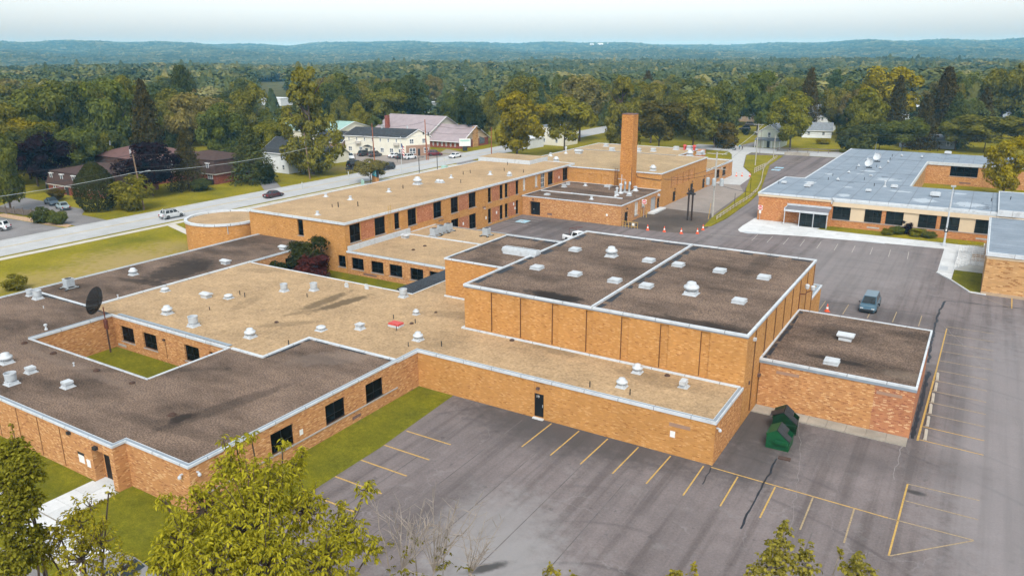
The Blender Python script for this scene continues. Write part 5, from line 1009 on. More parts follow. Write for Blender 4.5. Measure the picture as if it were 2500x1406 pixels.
U_ = [
 ('drum', 73.6, 722, zb, .8, 'smaller of two pale drum fans at west edge of brown roof'), ('drum', 93, 729.5, zb, 1.05, 'larger of two pale drum fans at west edge of brown roof'),
 ('condenser', 170, 704, zb, 1.1, 'lone grey air conditioner on brown roof beside the west lawn edge'), ('mushroom', 326, 671, zb, 1.05, 'white roof fan near dark soot stain on west brown roof'),
 ('hood', 551, 644, zb, 1, 'white flared hood on brown roof strip beside tan roof edge'), ('hood', 692.7, 609, zb, 1, 'white flared hood on brown roof nearest to dark red bush'),
 ('whitepipe', 113, 805, zb, 1.3, 'white capped pipe on brown roof left of courtyard corner'), ('mushroom', 16, 886, zb, 1.15, 'white mushroom fan at left picture edge on brown roof'),
 ('boxvent', 75.7, 909, zb, 1, 'white box vent on brown roof behind the leftmost drum fan'), ('drum', 29, 937, zb, 1.05, 'pale drum fan at lower left of brown roof'),
 ('boxvent', 165.7, 944.6, zb, 1.05, 'white box vent on brown roof facing courtyard corner, set apart'), ('whitepipe', 180.6, 893, zb, .7, 'short white pipe on brown roof near courtyard edge'),
 ('whitepipe', 288, 726, zb, .7, 'short white pipe beside mesh dish on brown roof'), ('whitepipe', 106.6, 752, zb, .5, 'tiny white pipe on brown roof below pair of drum fans'),
 ('drain', 60, 838, zb, 1.3, 'rusty drain on brown roof left of courtyard'), ('drain', 130, 863, zb, 1.3, 'rusty drain on brown roof under courtyard edge'), ('drain', 236, 905, zb, 1.3, 'rusty drain on brown roof close to courtyard front corner'), ('drain', 323, 935, zb, 1.1, 'rusty drain on brown roof in front of courtyard tip'), ('drain', 420, 1013, zb, 1.4, 'rusty drain in dark stain on front brown roof'),
 ('dome', 403.5, 711, zc, .95, 'low white dome fan at far left of tan roof'), ('hood', 504, 726, zc, 1, 'white flared hood standing on tan roof between two fans'), ('dome', 558, 728, zc, 1, 'low white dome fan on tan roof right of flared hood'),
 ('mushroom', 409, 766, zc, 1.1, 'tall white fan on tan roof nearest to mesh dish'), ('drum', 473, 796, zc, 1.1, 'pale drum fan on tan roof above courtyard windows'), ('mushroom', 611.5, 823, zc, 1.1, 'white fan on tan roof above courtyard right corner'),
 ('drum', 694, 711, zc, .95, 'pale drum fan on tan roof, left one of the far pair'), ('drum', 766.5, 709, zc, .95, 'pale drum fan on tan roof, right one of the far pair'), ('drum', 985, 725, zc, 1, 'pale drum fan beside dark grey link roof'),
 ('mushroom', 1016, 767.6, zc, .7, 'small white fan on tan roof between link roof and red hatch'), ('hatch', 967, 796, zc, 1.05, 'red roof hatch on tan roof'), ('louver', 879, 803, zc, 1, 'square white louver vent left of red hatch'), ('dome', 784, 806, zc, 1, 'flat white dome fan on tan roof left of louver vent'),
 ('mushroom', 1021, 830, zc, 1, 'white mushroom fan on tan roof below red hatch'), ('mushroom', 1556, 909, zc, .95, 'white fan on corridor roof close to gymnasium wall'), ('mushroom', 1518, 944, zc, .95, 'white fan in middle of corridor roof'), ('gooseneck', 1669.5, 944, zc, 1, 'white gooseneck vent at right end of corridor roof'),
 ('pipe', 1440, 944.6, zc, .9, 'dark vent pipe on corridor roof left of white fan'), ('pipe', 1538, 963.8, zc, .9, 'dark vent pipe on corridor roof below white fan'), ('pipe', 961, 778, zc, .8, 'thin dark pipe behind red hatch'), ('pipe', 968, 807, zc, .8, 'thin dark pipe in front of red hatch'), ('pipe', 1014, 789, zc, .8, 'thin dark pipe right of red hatch'), ('pipe', 997, 846, zc, .8, 'thin dark pipe below mushroom fan near corridor corner'), ('pipe', 1078, 845, zc, .9, 'thin dark pipe on tan roof at start of corridor'), ('pipe', 705, 842, zc, .9, 'thin dark pipe on tan roof by brown roof notch'), ('pipe', 750, 725, zc, .8, 'thin dark pipe by the far pair of drum fans'), ('pipe', 586, 720, zc, .9, 'left of two thin pipes beside low dome fan'), ('pipe', 598, 725, zc, .9, 'right of two thin pipes beside low dome fan'), ('stub', 512, 757, zc, .8, 'rusty bent pipe on tan roof near flared hood'),
 ('drain', 675, 787, zc, 1, 'rusty drain on tan roof left of streaked stains'), ('drain', 1005, 790, zc, 1, 'rusty drain on tan roof right of red hatch'), ('drain', 1250, 831, zc, 1.1, 'rusty drain on corridor roof under gymnasium wall'), ('drain', 1629, 917, zc, 1.1, 'rusty drain on corridor roof near gooseneck vent'), ('drain', 1064, 763, zc, .8, 'rusty drain on tan roof below link roof'),
 ('long', 1272, 622, ZG - .12, 1, 'long white roof ventilator on annex roof'),
 ('mushroom', 1492.5, 626, ZG - .02, 1.35, 'large white fan on left field of gymnasium roof'), ('mushroom', 1687, 718, ZG - .02, 1.45, 'large white fan on right field of gymnasium roof'),
 ('hood', 2064, 829, ZR, 1.15, 'tall white hood in middle of service block roof'), ('skylight', 2030, 886, ZR, 1.0, 'low white roof lid on service block nearest the brick front'),
 ('cone', 775.4, 525, Z2, .85, 'white cone vent on two-storey roof nearest its front corner'), ('cone', 855.4, 488, Z2, .9, 'white cone vent on two-storey roof left of centre'), ('cone', 795.6, 480.6, Z2, .85, 'white cone vent at road edge of two-storey roof'), ('cone', 949.6, 469, Z2, .9, 'white cone vent on two-storey roof in front of blue sign'), ('mushroom', 1019.6, 450.4, Z2, 1.6, 'big white fan in middle of two-storey roof'), ('pair', 1073.7, 446, Z2, .95, 'twin white fans on one curb on two-storey roof'), ('cone', 1101.4, 435, Z2, .85, 'white cone vent behind twin fans'), ('cone', 1196.7, 427, Z2, 1, 'white cone vent near white penthouse'), ('mushroom', 1243.6, 430, Z2, .95, 'white fan at right part of two-storey roof by penthouse'),
 ('pipe', 826, 506, Z2, 1.4, 'dark pipe on two-storey roof near front, beside bent pipe'), ('pipe', 874, 504, Z2, 1.3, 'dark pipe on two-storey roof right of front cone vent'), ('pipe', 984, 461, Z2, 1.2, 'dark pipe left of big white fan'), ('pipe', 1131, 427, Z2, 1.1, 'dark pipe at rear of two-storey roof, left one'), ('pipe', 1148, 423, Z2, 1.1, 'dark pipe at rear of two-storey roof, right one'), ('pipe', 1125, 447, Z2, 1.1, 'dark pipe right of twin fans'), ('pipe', 1231, 418, Z2, 1.1, 'dark pipe in front of penthouse, left one'), ('pipe', 1239, 403, Z2, 1.1, 'dark pipe close against penthouse side'), ('pipe', 1278, 422, Z2, 1.1, 'dark pipe near two-storey roof edge by boiler house'), ('stub', 811, 506, Z2, 1, 'pale bent pipe on front of two-storey roof'),
 ('hood', 989.4, 581, ZW, .95, 'white flared hood in corner of north wing roof'),
 ('condenser', 1060.5, 577.5, ZW, 1.15, 'grey air conditioner, front one in the row of three'), ('condenser', 1078, 570.5, ZW, 1.15, 'grey air conditioner, middle one in the row of three'), ('condenser', 1095, 565, ZW, 1.15, 'grey air conditioner, rear one in the row of three'), ('condenser', 1188, 576, ZW, 1.1, 'grey air conditioner standing alone at rear of north wing roof'),
 ('drain', 1009, 610.5, ZW, 1.2, 'dark drain on north wing roof, nearer one'), ('drain', 1037, 601, ZW, 1.2, 'dark drain on north wing roof, farther one'),
 ('boxvent', 1377, 457, ZH, 1.1, 'white box vent on boiler house roof by two-storey wall'), ('louver', 1387, 451, ZH, .9, 'white louver vent behind box vent on boiler house'), ('cone', 1429, 454, ZH, .9, 'white cone vent at rear of boiler house roof'), ('cone', 1444, 487, ZH, .85, 'white cone vent on front strip of boiler house roof'), ('skylight', 1336, 476, ZH, .8, 'white flat lid on front strip of boiler house roof'), ('flue', 1506, 477, ZH, 1.05, 'white flue on boiler house roof, left of chimney foot'), ('flue', 1515, 472, ZH, 1.3, 'tall white flue at chimney foot with crossbar'), ('cone', 1551, 466, ZH, 1.3, 'large white cone vent right of chimney foot'), ('dome', 1536, 478, ZH, 1.0, 'low white dome on boiler roof right of flues'), ('skylight', 1485, 456, ZH, 1.1, 'flat white curb at rear of boiler roof by chimney'), ('flue', 1502, 480, ZH, .7, 'smallest white flue on boiler house roof'), ('pipe', 1550, 482, ZH, .8, 'short pale pipe at right edge of boiler roof'), ('whitepipe', 1396, 474, ZH, .7, 'white pipe on boiler roof divider'), ('whitepipe', 1487, 463, ZH, .7, 'white pipe near rear of boiler roof'),
 ('boxvent', 1480, 358, ZI, 1.5, 'white box vent at back of hall roof left of chimney'), ('boxvent', 1494, 369, ZI, 1.6, 'white box vent on hall roof just left of chimney'), ('flue', 1381.5, 375, ZI, 1.1, 'white vent at far left of hall roof, taller one'), ('cone', 1344, 381.5, ZI, 1.1, 'white vent at left rear edge of hall roof'), ('mushroom', 1358, 395, ZI, 1.3, 'white fan where hall roof meets two-storey roof'), ('louver', 1550, 367, ZI, 1.6, 'grey vent on hall roof half hidden by chimney'), ('boxvent', 1559, 370, ZI, 1.5, 'white box vent on hall roof just right of chimney'), ('boxvent', 1595, 370, ZI, 1.5, 'white box vent in middle of hall roof back'), ('boxvent', 1650.7, 366, ZI, 1.6, 'white box vent at back edge of hall roof'), ('mushroom', 1684, 381, ZI, 1.6, 'white fan on hall roof in front of red stand'), ('boxvent', 1706, 378, ZI, 1.4, 'left of two white boxes near hall roof right corner'), ('gooseneck', 1716, 377, ZI, 1.4, 'right of two white boxes near hall roof right corner'), ('mushroom', 1594, 417, ZI, 1.35, 'white fan at front edge of hall roof'), ('hood', 1413, 375, ZI, 1.5, 'low white hood on left part of hall roof'), ('louver', 1683, 366, ZI, 1.7, 'white unit on red stand at back of hall roof'),
 ('graybox', 1914, 448, ZS, 1.0, 'white capped vent at left corner of grey roof'), ('graybox', 1971, 457, ZS, 1.25, 'front of two overlapping white vents on grey roof'), ('graybox', 1978, 452, ZS, 1.25, 'rear of two overlapping white vents on grey roof'), ('smallcap', 2045, 441, ZS, 1, 'small vent with pipe beside dark rods on grey roof'), ('graybox', 2120, 468, ZS, 1.0, 'white two-tier vent at front middle of grey roof'), ('flue', 2160, 456, ZS, .8, 'slim white flue on grey roof'), ('graybox', 2183, 459, ZS, 1.25, 'white box vent right of slim flue on grey roof'), ('graybox', 2283, 480, ZS, 1.7, 'widest white box vent on grey roof'), ('smallcap', 2072, 423, ZS, .9, 'small capped vent left of patched pipes on grey roof'), ('smallcap', 2096, 407, ZS, .9, 'small capped vent left of nearer white dish'), ('smallcap', 2118, 391, ZS, .9, 'small capped vent left of farther white dish'), ('smallcap', 2148, 412, ZS, .9, 'small capped vent right of nearer white dish'), ('smallcap', 2168, 397, ZS, .9, 'small capped vent right of farther white dish'), ('smallcap', 2137, 379, ZS, .9, 'small capped vent behind the farther white dish'), ('smallcap', 2201, 382, ZS, .9, 'small capped vent at back of grey roof'), ('smallcap', 2250, 385, ZS, .95, 'small capped vent by inner court corner of grey roof'), ('graybox', 2314, 377, ZS, 1.6, 'large pale duct unit at back of grey roof'), ('graybox', 2126, 430, ZS, .6, 'dark low vent by patched pipes on grey roof'),
]
for q in U_: unit(*q)
k = 0
GS = [(1311, 656, 'leftmost'), (1404, 612, 'rear left'), (1404, 672, 'left middle'), (1584, 638.6, 'rear, next to the white divider'), (1501, 688, 'front, nearest the big left fan'), ]
for x, y, t_ in GS: unit('skylight', x, y, ZG - .02, .98, 'white skylight on left gymnasium roof field, ' + t_)
for x, y, t_ in [(1578, 701, 'front left beside the divider'), (1656, 649, 'rear left beside the divider'), (1757, 664, 'rear middle'), (1865, 680, 'rear right'), (1804.6, 738, 'front right')]: unit('skylight', x, y, ZG - .02, .98, 'white skylight on right gymnasium roof field, ' + t_)
for x, y in ((1901, 449), (2022, 440), (2033, 430), (2110, 440), (2134, 455), (2178, 383), (2173, 391), (2140, 409), (2113, 397), (2090, 413), (2420, 492), (2467, 488)):
    unit('pipe', x, y, ZS if x < 2400 else ZS + .4, 1.0, 'thin dark rod standing on grey school roof', 0, 'dark rods on the grey roof')
# two dishes on the grey roof
for x, y, lb in ((2122, 410, 'nearer white dish on grey school roof'), (2142, 395, 'farther white dish on grey school roof')):
    p = AT(x, y, ZS); d = thing('roof_dish', lb, 'satellite dish', p); o = link('dish', proto('bigdish')[0][1], d); o.location = (0, 0, 1.0); o.rotation_euler = (math.radians(58), 0, math.radians(-25)); o.scale = (.95, .95, .95)
    MB().box(-.6, .6, -.5, .5, 0, .15).tube([(0, 0, .1), (0, 0, 1.0)], .07).build('stand', 'dark_metal', d)
# boiler house elbows
p = AT(1525, 470, ZH); el = thing('exhaust_elbow', 'pair of silver curved exhaust pipes at foot of chimney', 'exhaust pipe', p)
for x in (0, .95): MB().tube([(x, 0, 0), (x, 0, 1.5), (x + .05, -.1, 1.95), (x + .2, -.35, 2.1), (x + .35, -.6, 1.95), (x + .38, -.65, 1.7)], .2, 10).build('pipe', 'galvanised', el)
MB().box(-.4, 1.5, -.4, .4, 0, .15).build('curb', 'white_metal', el)
p = AT(1515, 472, ZH); ant = thing('aerial_mast', 'white cross shaped aerial mast at chimney foot', 'aerial', (p.x, p.y + .3, ZH)); MB().tube([(0, 0, 0), (0, 0, 3.6)], .06).tube([(-.9, .2, 2.7), (.9, -.2, 2.7)], .05).build('mast', 'white_metal', ant)
# red stand under the unit at the back of the hall roof
p = AT(1683, 367, ZI); rs_ = thing('red_stand', 'red painted steel stand on back of hall roof', 'stand', p)
for x in (-1.2, 1.2): MB().box(x - .15, x + .15, -.5, .5, 0, 1.0).lathe([(.5, .9), (.3, 1.3)], 10, cx=x).build('leg', 'red_paint', rs_)
# mesh satellite dish in the courtyard
sd = thing('mesh_dish', 'large black mesh satellite dish on rusty mast in courtyard corner', 'satellite dish', (-75.45, 42.0, 0))
MB().tube([(0, 0, 0), (0, 0, 3.4)], .09).build('mast', 'rust_brown', sd); MB().tube([(0, 0, 3.4), (-.02, 0, 5.0)], .06).box(-.22, .22, -.12, .12, 2.6, 3.6).build('actuator', 'rust', sd)
R_ = 1.45; b = MB(); nr, na = 5, 20
for i in range(nr):
    for k in range(na):
        r0, r1 = R_ * i / nr, R_ * (i + 1) / nr
        if i == 0: r0 = .06
        a0, a1 = 2 * PI * k / na, 2 * PI * (k + 1) / na; f = lambda r, a: (r * math.cos(a), r * math.sin(a), r * r * .26)
        b.quad(f(r0, a0), f(r1, a0), f(r1, a1), f(r0, a1)); b.quad(*[(x, y, z - .012) for x, y, z in (f(r0, a1), f(r1, a1), f(r1, a0), f(r0, a0))])
_m = NT('mesh_skin'); _m.col((.022, .018, .017)); _m.set(.7)
_tb = _m.n('ShaderNodeBsdfTransparent'); _mx = _m.n('ShaderNodeMixShader'); _mx.inputs[0].default_value = .22; _m.l(_m.b.outputs[0], _mx.inputs[1]); _m.l(_tb.outputs[0], _mx.inputs[2]); _m.l(_mx.outputs[0], _m.out.inputs[0]); MATS['mesh_skin'] = _m.m
DR = (math.radians(80), 0, math.radians(-62))
o = b.build('dish', 'mesh_skin', sd); o.location = (-.25, -.15, 5.6); o.rotation_euler = DR
b = MB()
for k in range(12):
    a = 2 * PI * k / 12; b.tube([(r * math.cos(a), r * math.sin(a), r * r * .26 - .02) for r in (.05, .5, 1.0, R_)], .018, 4)
b.tube([(R_ * math.cos(2 * PI * k / 24), R_ * math.sin(2 * PI * k / 24), R_ * R_ * .26) for k in range(25)], .025, 5)
for k in range(3): a = 2 * PI * k / 3; b.tube([(.9 * math.cos(a), .9 * math.sin(a), .2), (0, 0, 1.05)], .015, 4)
q = b.build('ribs', 'mesh_black', sd); q.location = o.location; q.rotation_euler = DR
f_ = MB().lathe([(.12, 1.0), (.12, 1.3)], 10).build('feed_horn', 'galvanised', sd); f_.location = o.location; f_.rotation_euler = DR
# white board ends sticking up at the edge of the tan roof
for k, (x, y) in enumerate(((846, 702), (895, 706))):
    p = AT(x, y, ZT); hs_ = thing('marker_board', 'white pointed board, %s of two at tan roof edge by garden' % ('left' if k == 0 else 'right'), 'board', p); MB().prism([(-.3, 0), (.3, 0), (.3, .06), (-.3, .06)], 0, .45).prism([(-.2, 0), (.2, 0), (.2, .06), (-.2, .06)], .45, .62).build('board', 'white_metal', hs_)
# ------------------------------------------------------------------ vehicles
_cm = {}
def car_parts(style):
    if style in _cm: return _cm[style]
    D = dict(sedan=(4.8, 1.82, 1.45, .92, -1.35, 1.25, -.75, .55), suv=(4.6, 1.86, 1.72, 1.02, -2.05, 1.15, -1.75, .55), bigsuv=(5.1, 1.95, 1.85, 1.1, -2.35, 1.3, -2.1, .75), minivan=(5.0, 1.95, 1.75, 1.0, -2.3, 1.75, -1.95, .75), pickup=(5.4, 1.95, 1.85, 1.1, -.75, 1.2, -.6, .55))[style]
    L, W, H, zs, b0, b1, t0, t1 = D; h = L / 2; hw = W / 2
    zh = zs - (.10 if style != 'minivan' else .05)
    st = [(-h, .62, hw * .80), (-h + .08, zs - .10, hw * .92), (-h + .5, zs - .0, hw), (b0, zs, hw), (b1, zs, hw), (b1 + .3, zh, hw * .99), (h - .35, zh - .14, hw * .95), (h - .06, zh - .26, hw * .86), (h, .52, hw * .78)]
    if style == 'pickup': st[0] = (-h, .9, hw * .95); st[1] = (-h + .05, zs, hw)
    b = MB(); n = 8
    for x, zt, w in st: b.v += [(x, -w * .93, .26), (x, -w, .48), (x, -w * .98, max(.5, zt - .16)), (x, -w * .86, zt), (x, w * .86, zt), (x, w * .98, max(.5, zt - .16)), (x, w, .48), (x, w * .93, .26)]
    for i in range(len(st) - 1):
        for k in range(n): k2 = (k + 1) % n; b.f.append((i * n + k, (i + 1) * n + k, (i + 1) * n + k2, i * n + k2)); b.m.append(0)
    b.f.append(tuple(range(n))); b.f.append(tuple((len(st) - 1) * n + n - 1 - k for k in range(n))); b.m += [0, 0]
    if style == 'pickup': b.box(-h + .12, b0 - .12, -hw * .8, hw * .8, zs + .002, zs + .02, 1)
    # cabin
    wb, wt = hw * .88, hw * .70
    P = [(b0, -wb, zs), (b1, -wb, zs), (b1, wb, zs), (b0, wb, zs), (t0, -wt, H), (t1, -wt, H), (t1, wt, H), (t0, wt, H)]
    i = len(b.v); b.v += P; b.f += [tuple(i + q for q in f) for f in ((4, 5, 6, 7), (0, 1, 5, 4), (1, 2, 6, 5), (2, 3, 7, 6), (3, 0, 4, 7))]; b.m += [0] * 5
    if style in ('suv', 'bigsuv'):
        for y in (-wt + .12, wt - .12): b.box(t0 + .2, t1 - .2, y - .025, y + .025, H + .02, H + .06, 1)
    G = {}
    V = [Vector(p) for p in P]
    def pane(a, b_, c, d, fx0, fx1, fy0, fy1, off):
        f = lambda u, v: (a.lerp(b_, u)).lerp(d.lerp(c, u), v); nrm = (b_ - a).cross(d - a).normalized() * off
        q = MB().quad(*[f(u, v) + nrm for u, v in ((fx0, fy0), (fx1, fy0), (fx1, fy1), (fx0, fy1))]); return q
    parts = [('windscreen', pane(V[1], V[2], V[6], V[5], .06, .94, .06, .93, .012)), ('rear_window', pane(V[3], V[0], V[4], V[7], .08, .92, .2 if style != 'sedan' else .08, .92, .012))]
    for A_, B_, C_, D_, s in ((V[0], V[1], V[5], V[4], 1), (V[2], V[3], V[7], V[6], 1)):
        cuts = ((.07, .34), (.37, .62), (.65, .92)) if style in ('suv', 'bigsuv', 'minivan') else ((.12, .92),) if style == 'pickup' else ((.10, .48), (.52, .9))
        for c0, c1 in cuts:
            if s and A_ is V[2]: c0, c1 = 1 - c1, 1 - c0
            parts.append(('side_window', pane(A_, B_, C_, D_, c0, c1, .12, .88, .012)))
    gl = [(n_, q.mesh(n_, 'car_glass')) for n_, q in parts]
    wr = .34 if style in ('sedan',) else .38
    ty = MB(); ty.lathe([(wr * .62, -.11), (wr, -.11), (wr, .11), (wr * .62, .11)], 16); tm = ty.mesh('tyre', 'tyre'); rm = MB().lathe([(wr * .64, .06), (wr * .6, .115), (.06, .10)], 10).mesh('rim', 'rim_metal')
    li = [('headlight', (h - .10, s * hw * .62, zh - .33), MB().box(-.06, .07, -.16, .16, -.07, .08).mesh('l', 'lamp_clear')) for s in (-1, 1)] + [('taillight', (-h + .06, s * hw * .72, zs - .24), MB().box(-.07, .03, -.13, .13, -.12, .14).mesh('l', 'lamp_red')) for s in (-1, 1)]
    li += [('wing_mirror', (b1 - .35, s * (hw + .07), zs + .08), MB().box(-.06, .06, -.08, .08, -.06, .08).mesh('l', 'dark_metal')) for s in (-1, 1)]
    li += [('bumper', (h - .02, 0, .42), MB().box(-.08, .06, -hw * .74, hw * .74, -.1, .12).mesh('b', 'dark_metal')), ('bumper', (-h + .02, 0, .45), MB().box(-.06, .08, -hw * .76, hw * .76, -.1, .12).mesh('b', 'dark_metal')), ('licence_plate', (-h - .035, 0, .62), MB().box(-.01, .01, -.16, .16, -.06, .06).mesh('p', 'sign_white'))]
    _cm[style] = (b, gl, tm, rm, li, L, hw, wr); return _cm[style]
_bodies = {}
def car(style, col, loc, deg, label, name='parked_car', cat='car', group=None):
    b, gl, tm, rm, li, L, hw, wr = car_parts(style)
    o = thing(name, label, cat, (loc[0], loc[1], loc[2] if len(loc) > 2 else .005), math.radians(deg), group)
    if (style, col) not in _bodies: _bodies[(style, col)] = b.mesh('body', [col, 'dark_metal'])
    link('body', _bodies[(style, col)], o)
    for n_, me in gl: link(n_, me, o)
    for sx in (-.31, .30):
        for s in (-1, 1):
            w_ = link('wheel', tm, o); w_.location = (L * sx, s * (hw - .10), wr); w_.rotation_euler = (-s * PI / 2, 0, 0); link('rim', rm, w_)
    for n_, p, me in li: link(n_, me, o).location = p
    return o
car('minivan', 'car_teal', (-9.4, 98.6), -90, 'blue teal minivan parked alone in marked bay behind service block')
car('suv', 'car_silver', (-131.0, 89.0), 90, 'silver SUV driving along main road near the round room', 'moving_car', 'SUV')
car('sedan', 'car_maroon', (-131.2, 114.2), 90, 'dark maroon car driving on main road beyond two-storey wing corner', 'moving_car')
car('suv', 'car_white', (-148.5, 66.0), 212, 'white SUV cut by left picture edge on the west lot', cat='SUV')
car('sedan', 'car_pale_green', (-157.6, 83.0), 166, 'pale silver green sedan on driveway below dark round shrub')
car('sedan', 'car_navy', (-164.6, 84.6), -12, 'dark blue green sedan on driveway behind the pale sedan')
car('bigsuv', 'car_black', (-147.5, 157.8), 78, 'black SUV parked on grass beside the tall roadside tree', cat='SUV')
car('bigsuv', 'car_black', (-136.6, 158.2), -92, 'black SUV driving toward camera on main road behind bare bush', 'moving_car', 'SUV')
pk = car('pickup', 'car_white', (-160.0, 169.2), -38, 'white pickup truck with nose beside cream building lot', cat='pickup truck')
car('suv', 'car_charcoal', (-161.6, 177.3), 82, 'charcoal SUV parked left of brown car at cream building', cat='SUV'); car('suv', 'car_brown', (-157.8, 177.6), 84, 'brownish grey SUV parked next to charcoal SUV by utility pole', cat='SUV')
car('sedan', 'car_white', (-150.9, 178.6), 86, 'white sedan parked under the cream building side wall'); car('sedan', 'car_charcoal', (-147.8, 178.2), 84, 'black sedan parked between white sedan and white SUV'); car('suv', 'car_white', (-144.8, 178.2), 84, 'white SUV parked at front corner of cream building', cat='SUV')
car('suv', 'car_red', (-143.2, 188.2), 50, 'dark red SUV parked at gable end of cream building', cat='SUV'); car('sedan', 'car_white', (-135.2, 187.6), -90, 'white sedan driving along main road by the church', 'moving_car')
pk = car('pickup', 'car_white', (-55.3, 110.6), -18, 'white pickup with ladder rack half hidden behind gymnasium roof', cat='pickup truck')
rk = MB()
for y in (-.8, .8): rk.tube([(-1.2, y, 1.1), (-1.2, y, 2.3), (.3, y, 2.5)], .04, 5)
rk.tube([(-1.2, -.8, 2.3), (-1.2, .8, 2.3)], .04, 5).tube([(.3, -.8, 2.5), (.3, .8, 2.5)], .04, 5).build('ladder_rack', 'rust', pk)
p = AT(1818, 318); car('suv', 'car_black', p, 200, 'black SUV parked on far grass behind white house', cat='SUV'); p = AT(1833, 308); car('suv', 'car_charcoal', p, 15, 'dark car parked far back on lane behind white house')
p = AT(300, 1420); car('sedan', 'car_grey', (p.x, p.y), 10, 'grey car mostly hidden under foreground tree at lower left')

# ------------------------------------------------------------------ dumpsters
def dumpster(loc, deg, label, col, scale=1):
    o = thing('dumpster', label, 'dumpster', loc, math.radians(deg), 'dumpsters by the gymnasium'); o.scale = (scale,) * 3
    prof = [(0, 0), (1.75, 0), (1.75, .80), (.72, 1.62), (0, 1.22)]      # x,z seen from the front
    b = MB(); D_ = 1.75; n = len(prof); i = 0
    for y in (0, D_): b.v += [(x, y, z) for x, z in prof]
    b.f += [tuple(range(n)), tuple(range(2 * n - 1, n - 1, -1))]; b.m += [0, 0]
    for k in range(n):
        if k == 2: continue                                            # open top under the lids
        k2 = (k + 1) % n; b.f.append((k2, k, n + k, n + k2)); b.m.append(0)
    b.quad((1.69, .06, .5), (.72, .06, .5), (.72, D_ - .06, .5), (1.69, D_ - .06, .5), mi=1)
    for z in (.18, .62): b.box(-.02, 1.77, -.035, -.002, z, z + .07)
    b.box(1.751, 1.79, -.0, D_, .72, .82); b.box(-.04, .0, 0, D_, 1.12, 1.24)
    b.build('body', [col, 'black_plastic'], o)
    for y0, y1 in ((.03, .86), (.90, D_ - .03)):
        m = MB(); dx, dz = 1.03, -.82; L_ = math.hypot(dx, dz); nx, nz = .82 / L_, 1.03 / L_
        f = lambda t, h: (.72 + dx * t + nx * h, 1.62 + dz * t + nz * h)
        q0, q1 = (.0, 1.0) if y0 < .5 else (.0, .62)
        for h in ((.01, .05),):
            a, c = f(q0, .015), f(q1, .015); a2, c2 = f(q0, .055), f(q1, .055)
            m.quad((a2[0], y0, a2[1]), (c2[0], y0, c2[1]), (c2[0], y1, c2[1]), (a2[0], y1, a2[1])).quad((a[0], y0, a[1]), (c[0], y0, c[1]), (c2[0], y0, c2[1]), (a2[0], y0, a2[1])).quad((c[0], y0, c[1]), (c[0], y1, c[1]), (c2[0], y1, c2[1]), (c2[0], y0, c2[1]))
        for k in range(6):
            y = y0 + .08 + k * (y1 - y0 - .16) / 5; a, c = f(.06, .057), f(q1 - .04, .057); m.tube([(a[0], y, a[1]), (c[0], y, c[1])], .02, 4)
        m.build('lid', 'black_plastic', o)
    m = MB().quad((-.22, .05, 1.25), (.72, .05, 1.68), (.72, .9, 1.68), (-.22, .9, 1.25)).quad((-.22, .9, 1.22), (.72, .9, 1.65), (.72, .05, 1.65), (-.22, .05, 1.22)); 
    if deg > 2: m.build('lid', 'black_plastic', o)
    MB().box(.72, 1.68, -.28, -.04, .62, .84).build('fork_pocket', col, o)
    return o
dumpster((-11.5, 57.0, 0), 1, 'green dumpster with sloped black ribbed lids, the nearer of two', 'green_paint'); dumpster((-11.75, 60.0, 0), 6, 'darker green dumpster with flipped lid, nearer gymnasium door', 'dark_green_paint', 1.08)
p = AT(1915, 1120); bk = thing('brown_pallet', 'rusty brown slab lying in front of dumpsters', 'scrap slab', (p.x, p.y, 0), .06); MB().box(-.45, .45, -.22, .22, 0, .08).build('slab', 'rust_brown', bk)

# ------------------------------------------------------------------ wheel stops, cones, barriers
ws = None
for k, (y, w_) in enumerate(zip((79.4, 76.7, 73.9, 71.3, 68.5, 65.75), ('farthest', 'second farthest', 'third farthest', 'third nearest', 'second nearest', 'nearest'))):
    o = thing('wheel_stop', 'concrete wheel stop beside service block, %s of the row' % w_, 'wheel stop', (-.82 + RND.uniform(-.05, .05), y, 0), RND.uniform(-.03, .03), 'wheel stops in the marked bays')
    q = link('block', _wc.setdefault('ws', MB().prism([(-.13, -.95), (.13, -.95), (.13, .95), (-.13, .95)], 0, .08).prism([(-.09, -.9), (.09, -.9), (.09, .9), (-.09, .9)], .08, .17).mesh('block', 'wheel_stop_concrete')), o)
def cone(loc, label, s=1.0):
    o = thing('traffic_cone', label, 'traffic cone', (loc[0], loc[1], .012), RND.uniform(0, 1), 'orange traffic cones'); o.scale = (s,) * 3
    if 'cone' not in _wc: _wc['cone'] = MB().box(-.22, .22, -.22, .22, 0, .05).lathe([(.17, .05), (.12, .3)], 12, cap=False).lathe([(.085, .5), (.03, .8), (.01, .81)], 12).mesh('cone', 'cone_orange'); _wc['band'] = MB().lathe([(.122, .3), (.087, .5)], 12, cap=False).mesh('band', 'cone_white')
    link('cone', _wc['cone'], o); link('reflective_band', _wc['band'], o)
for (x, y), t_ in zip(((-48.9, 125.1), (-45.9, 125.3), (-42.9, 125.5), (-40.5, 126.9), (-40.6, 130.2)), ('leftmost of the row edging the dirt patch', 'second from left at the dirt patch', 'third from left at the dirt patch', 'fourth from left at the dirt patch', 'set back near the grass bank tip')): cone((x, y), 'orange cone, ' + t_, 1.25)
for (x, y), t_ in zip(((-52.9, 193.9), (-51.7, 194.6), (-49.9, 195.2)), ('left', 'middle', 'right')): cone((x, y), 'far orange cone on concrete drive, %s of three' % t_, 1.2)
cone((-13.6, 94.6), 'lone orange cone at corner of back vestibule', 1.2)
br = thing('steel_barrier', 'yellow steel barrier beside boiler house corner door', 'barrier', (-53.8, 125.2, 0)); b = MB()
for z in (.25, 1.05): b.box(0, 3.0, -.04, .04, z, z + .09)
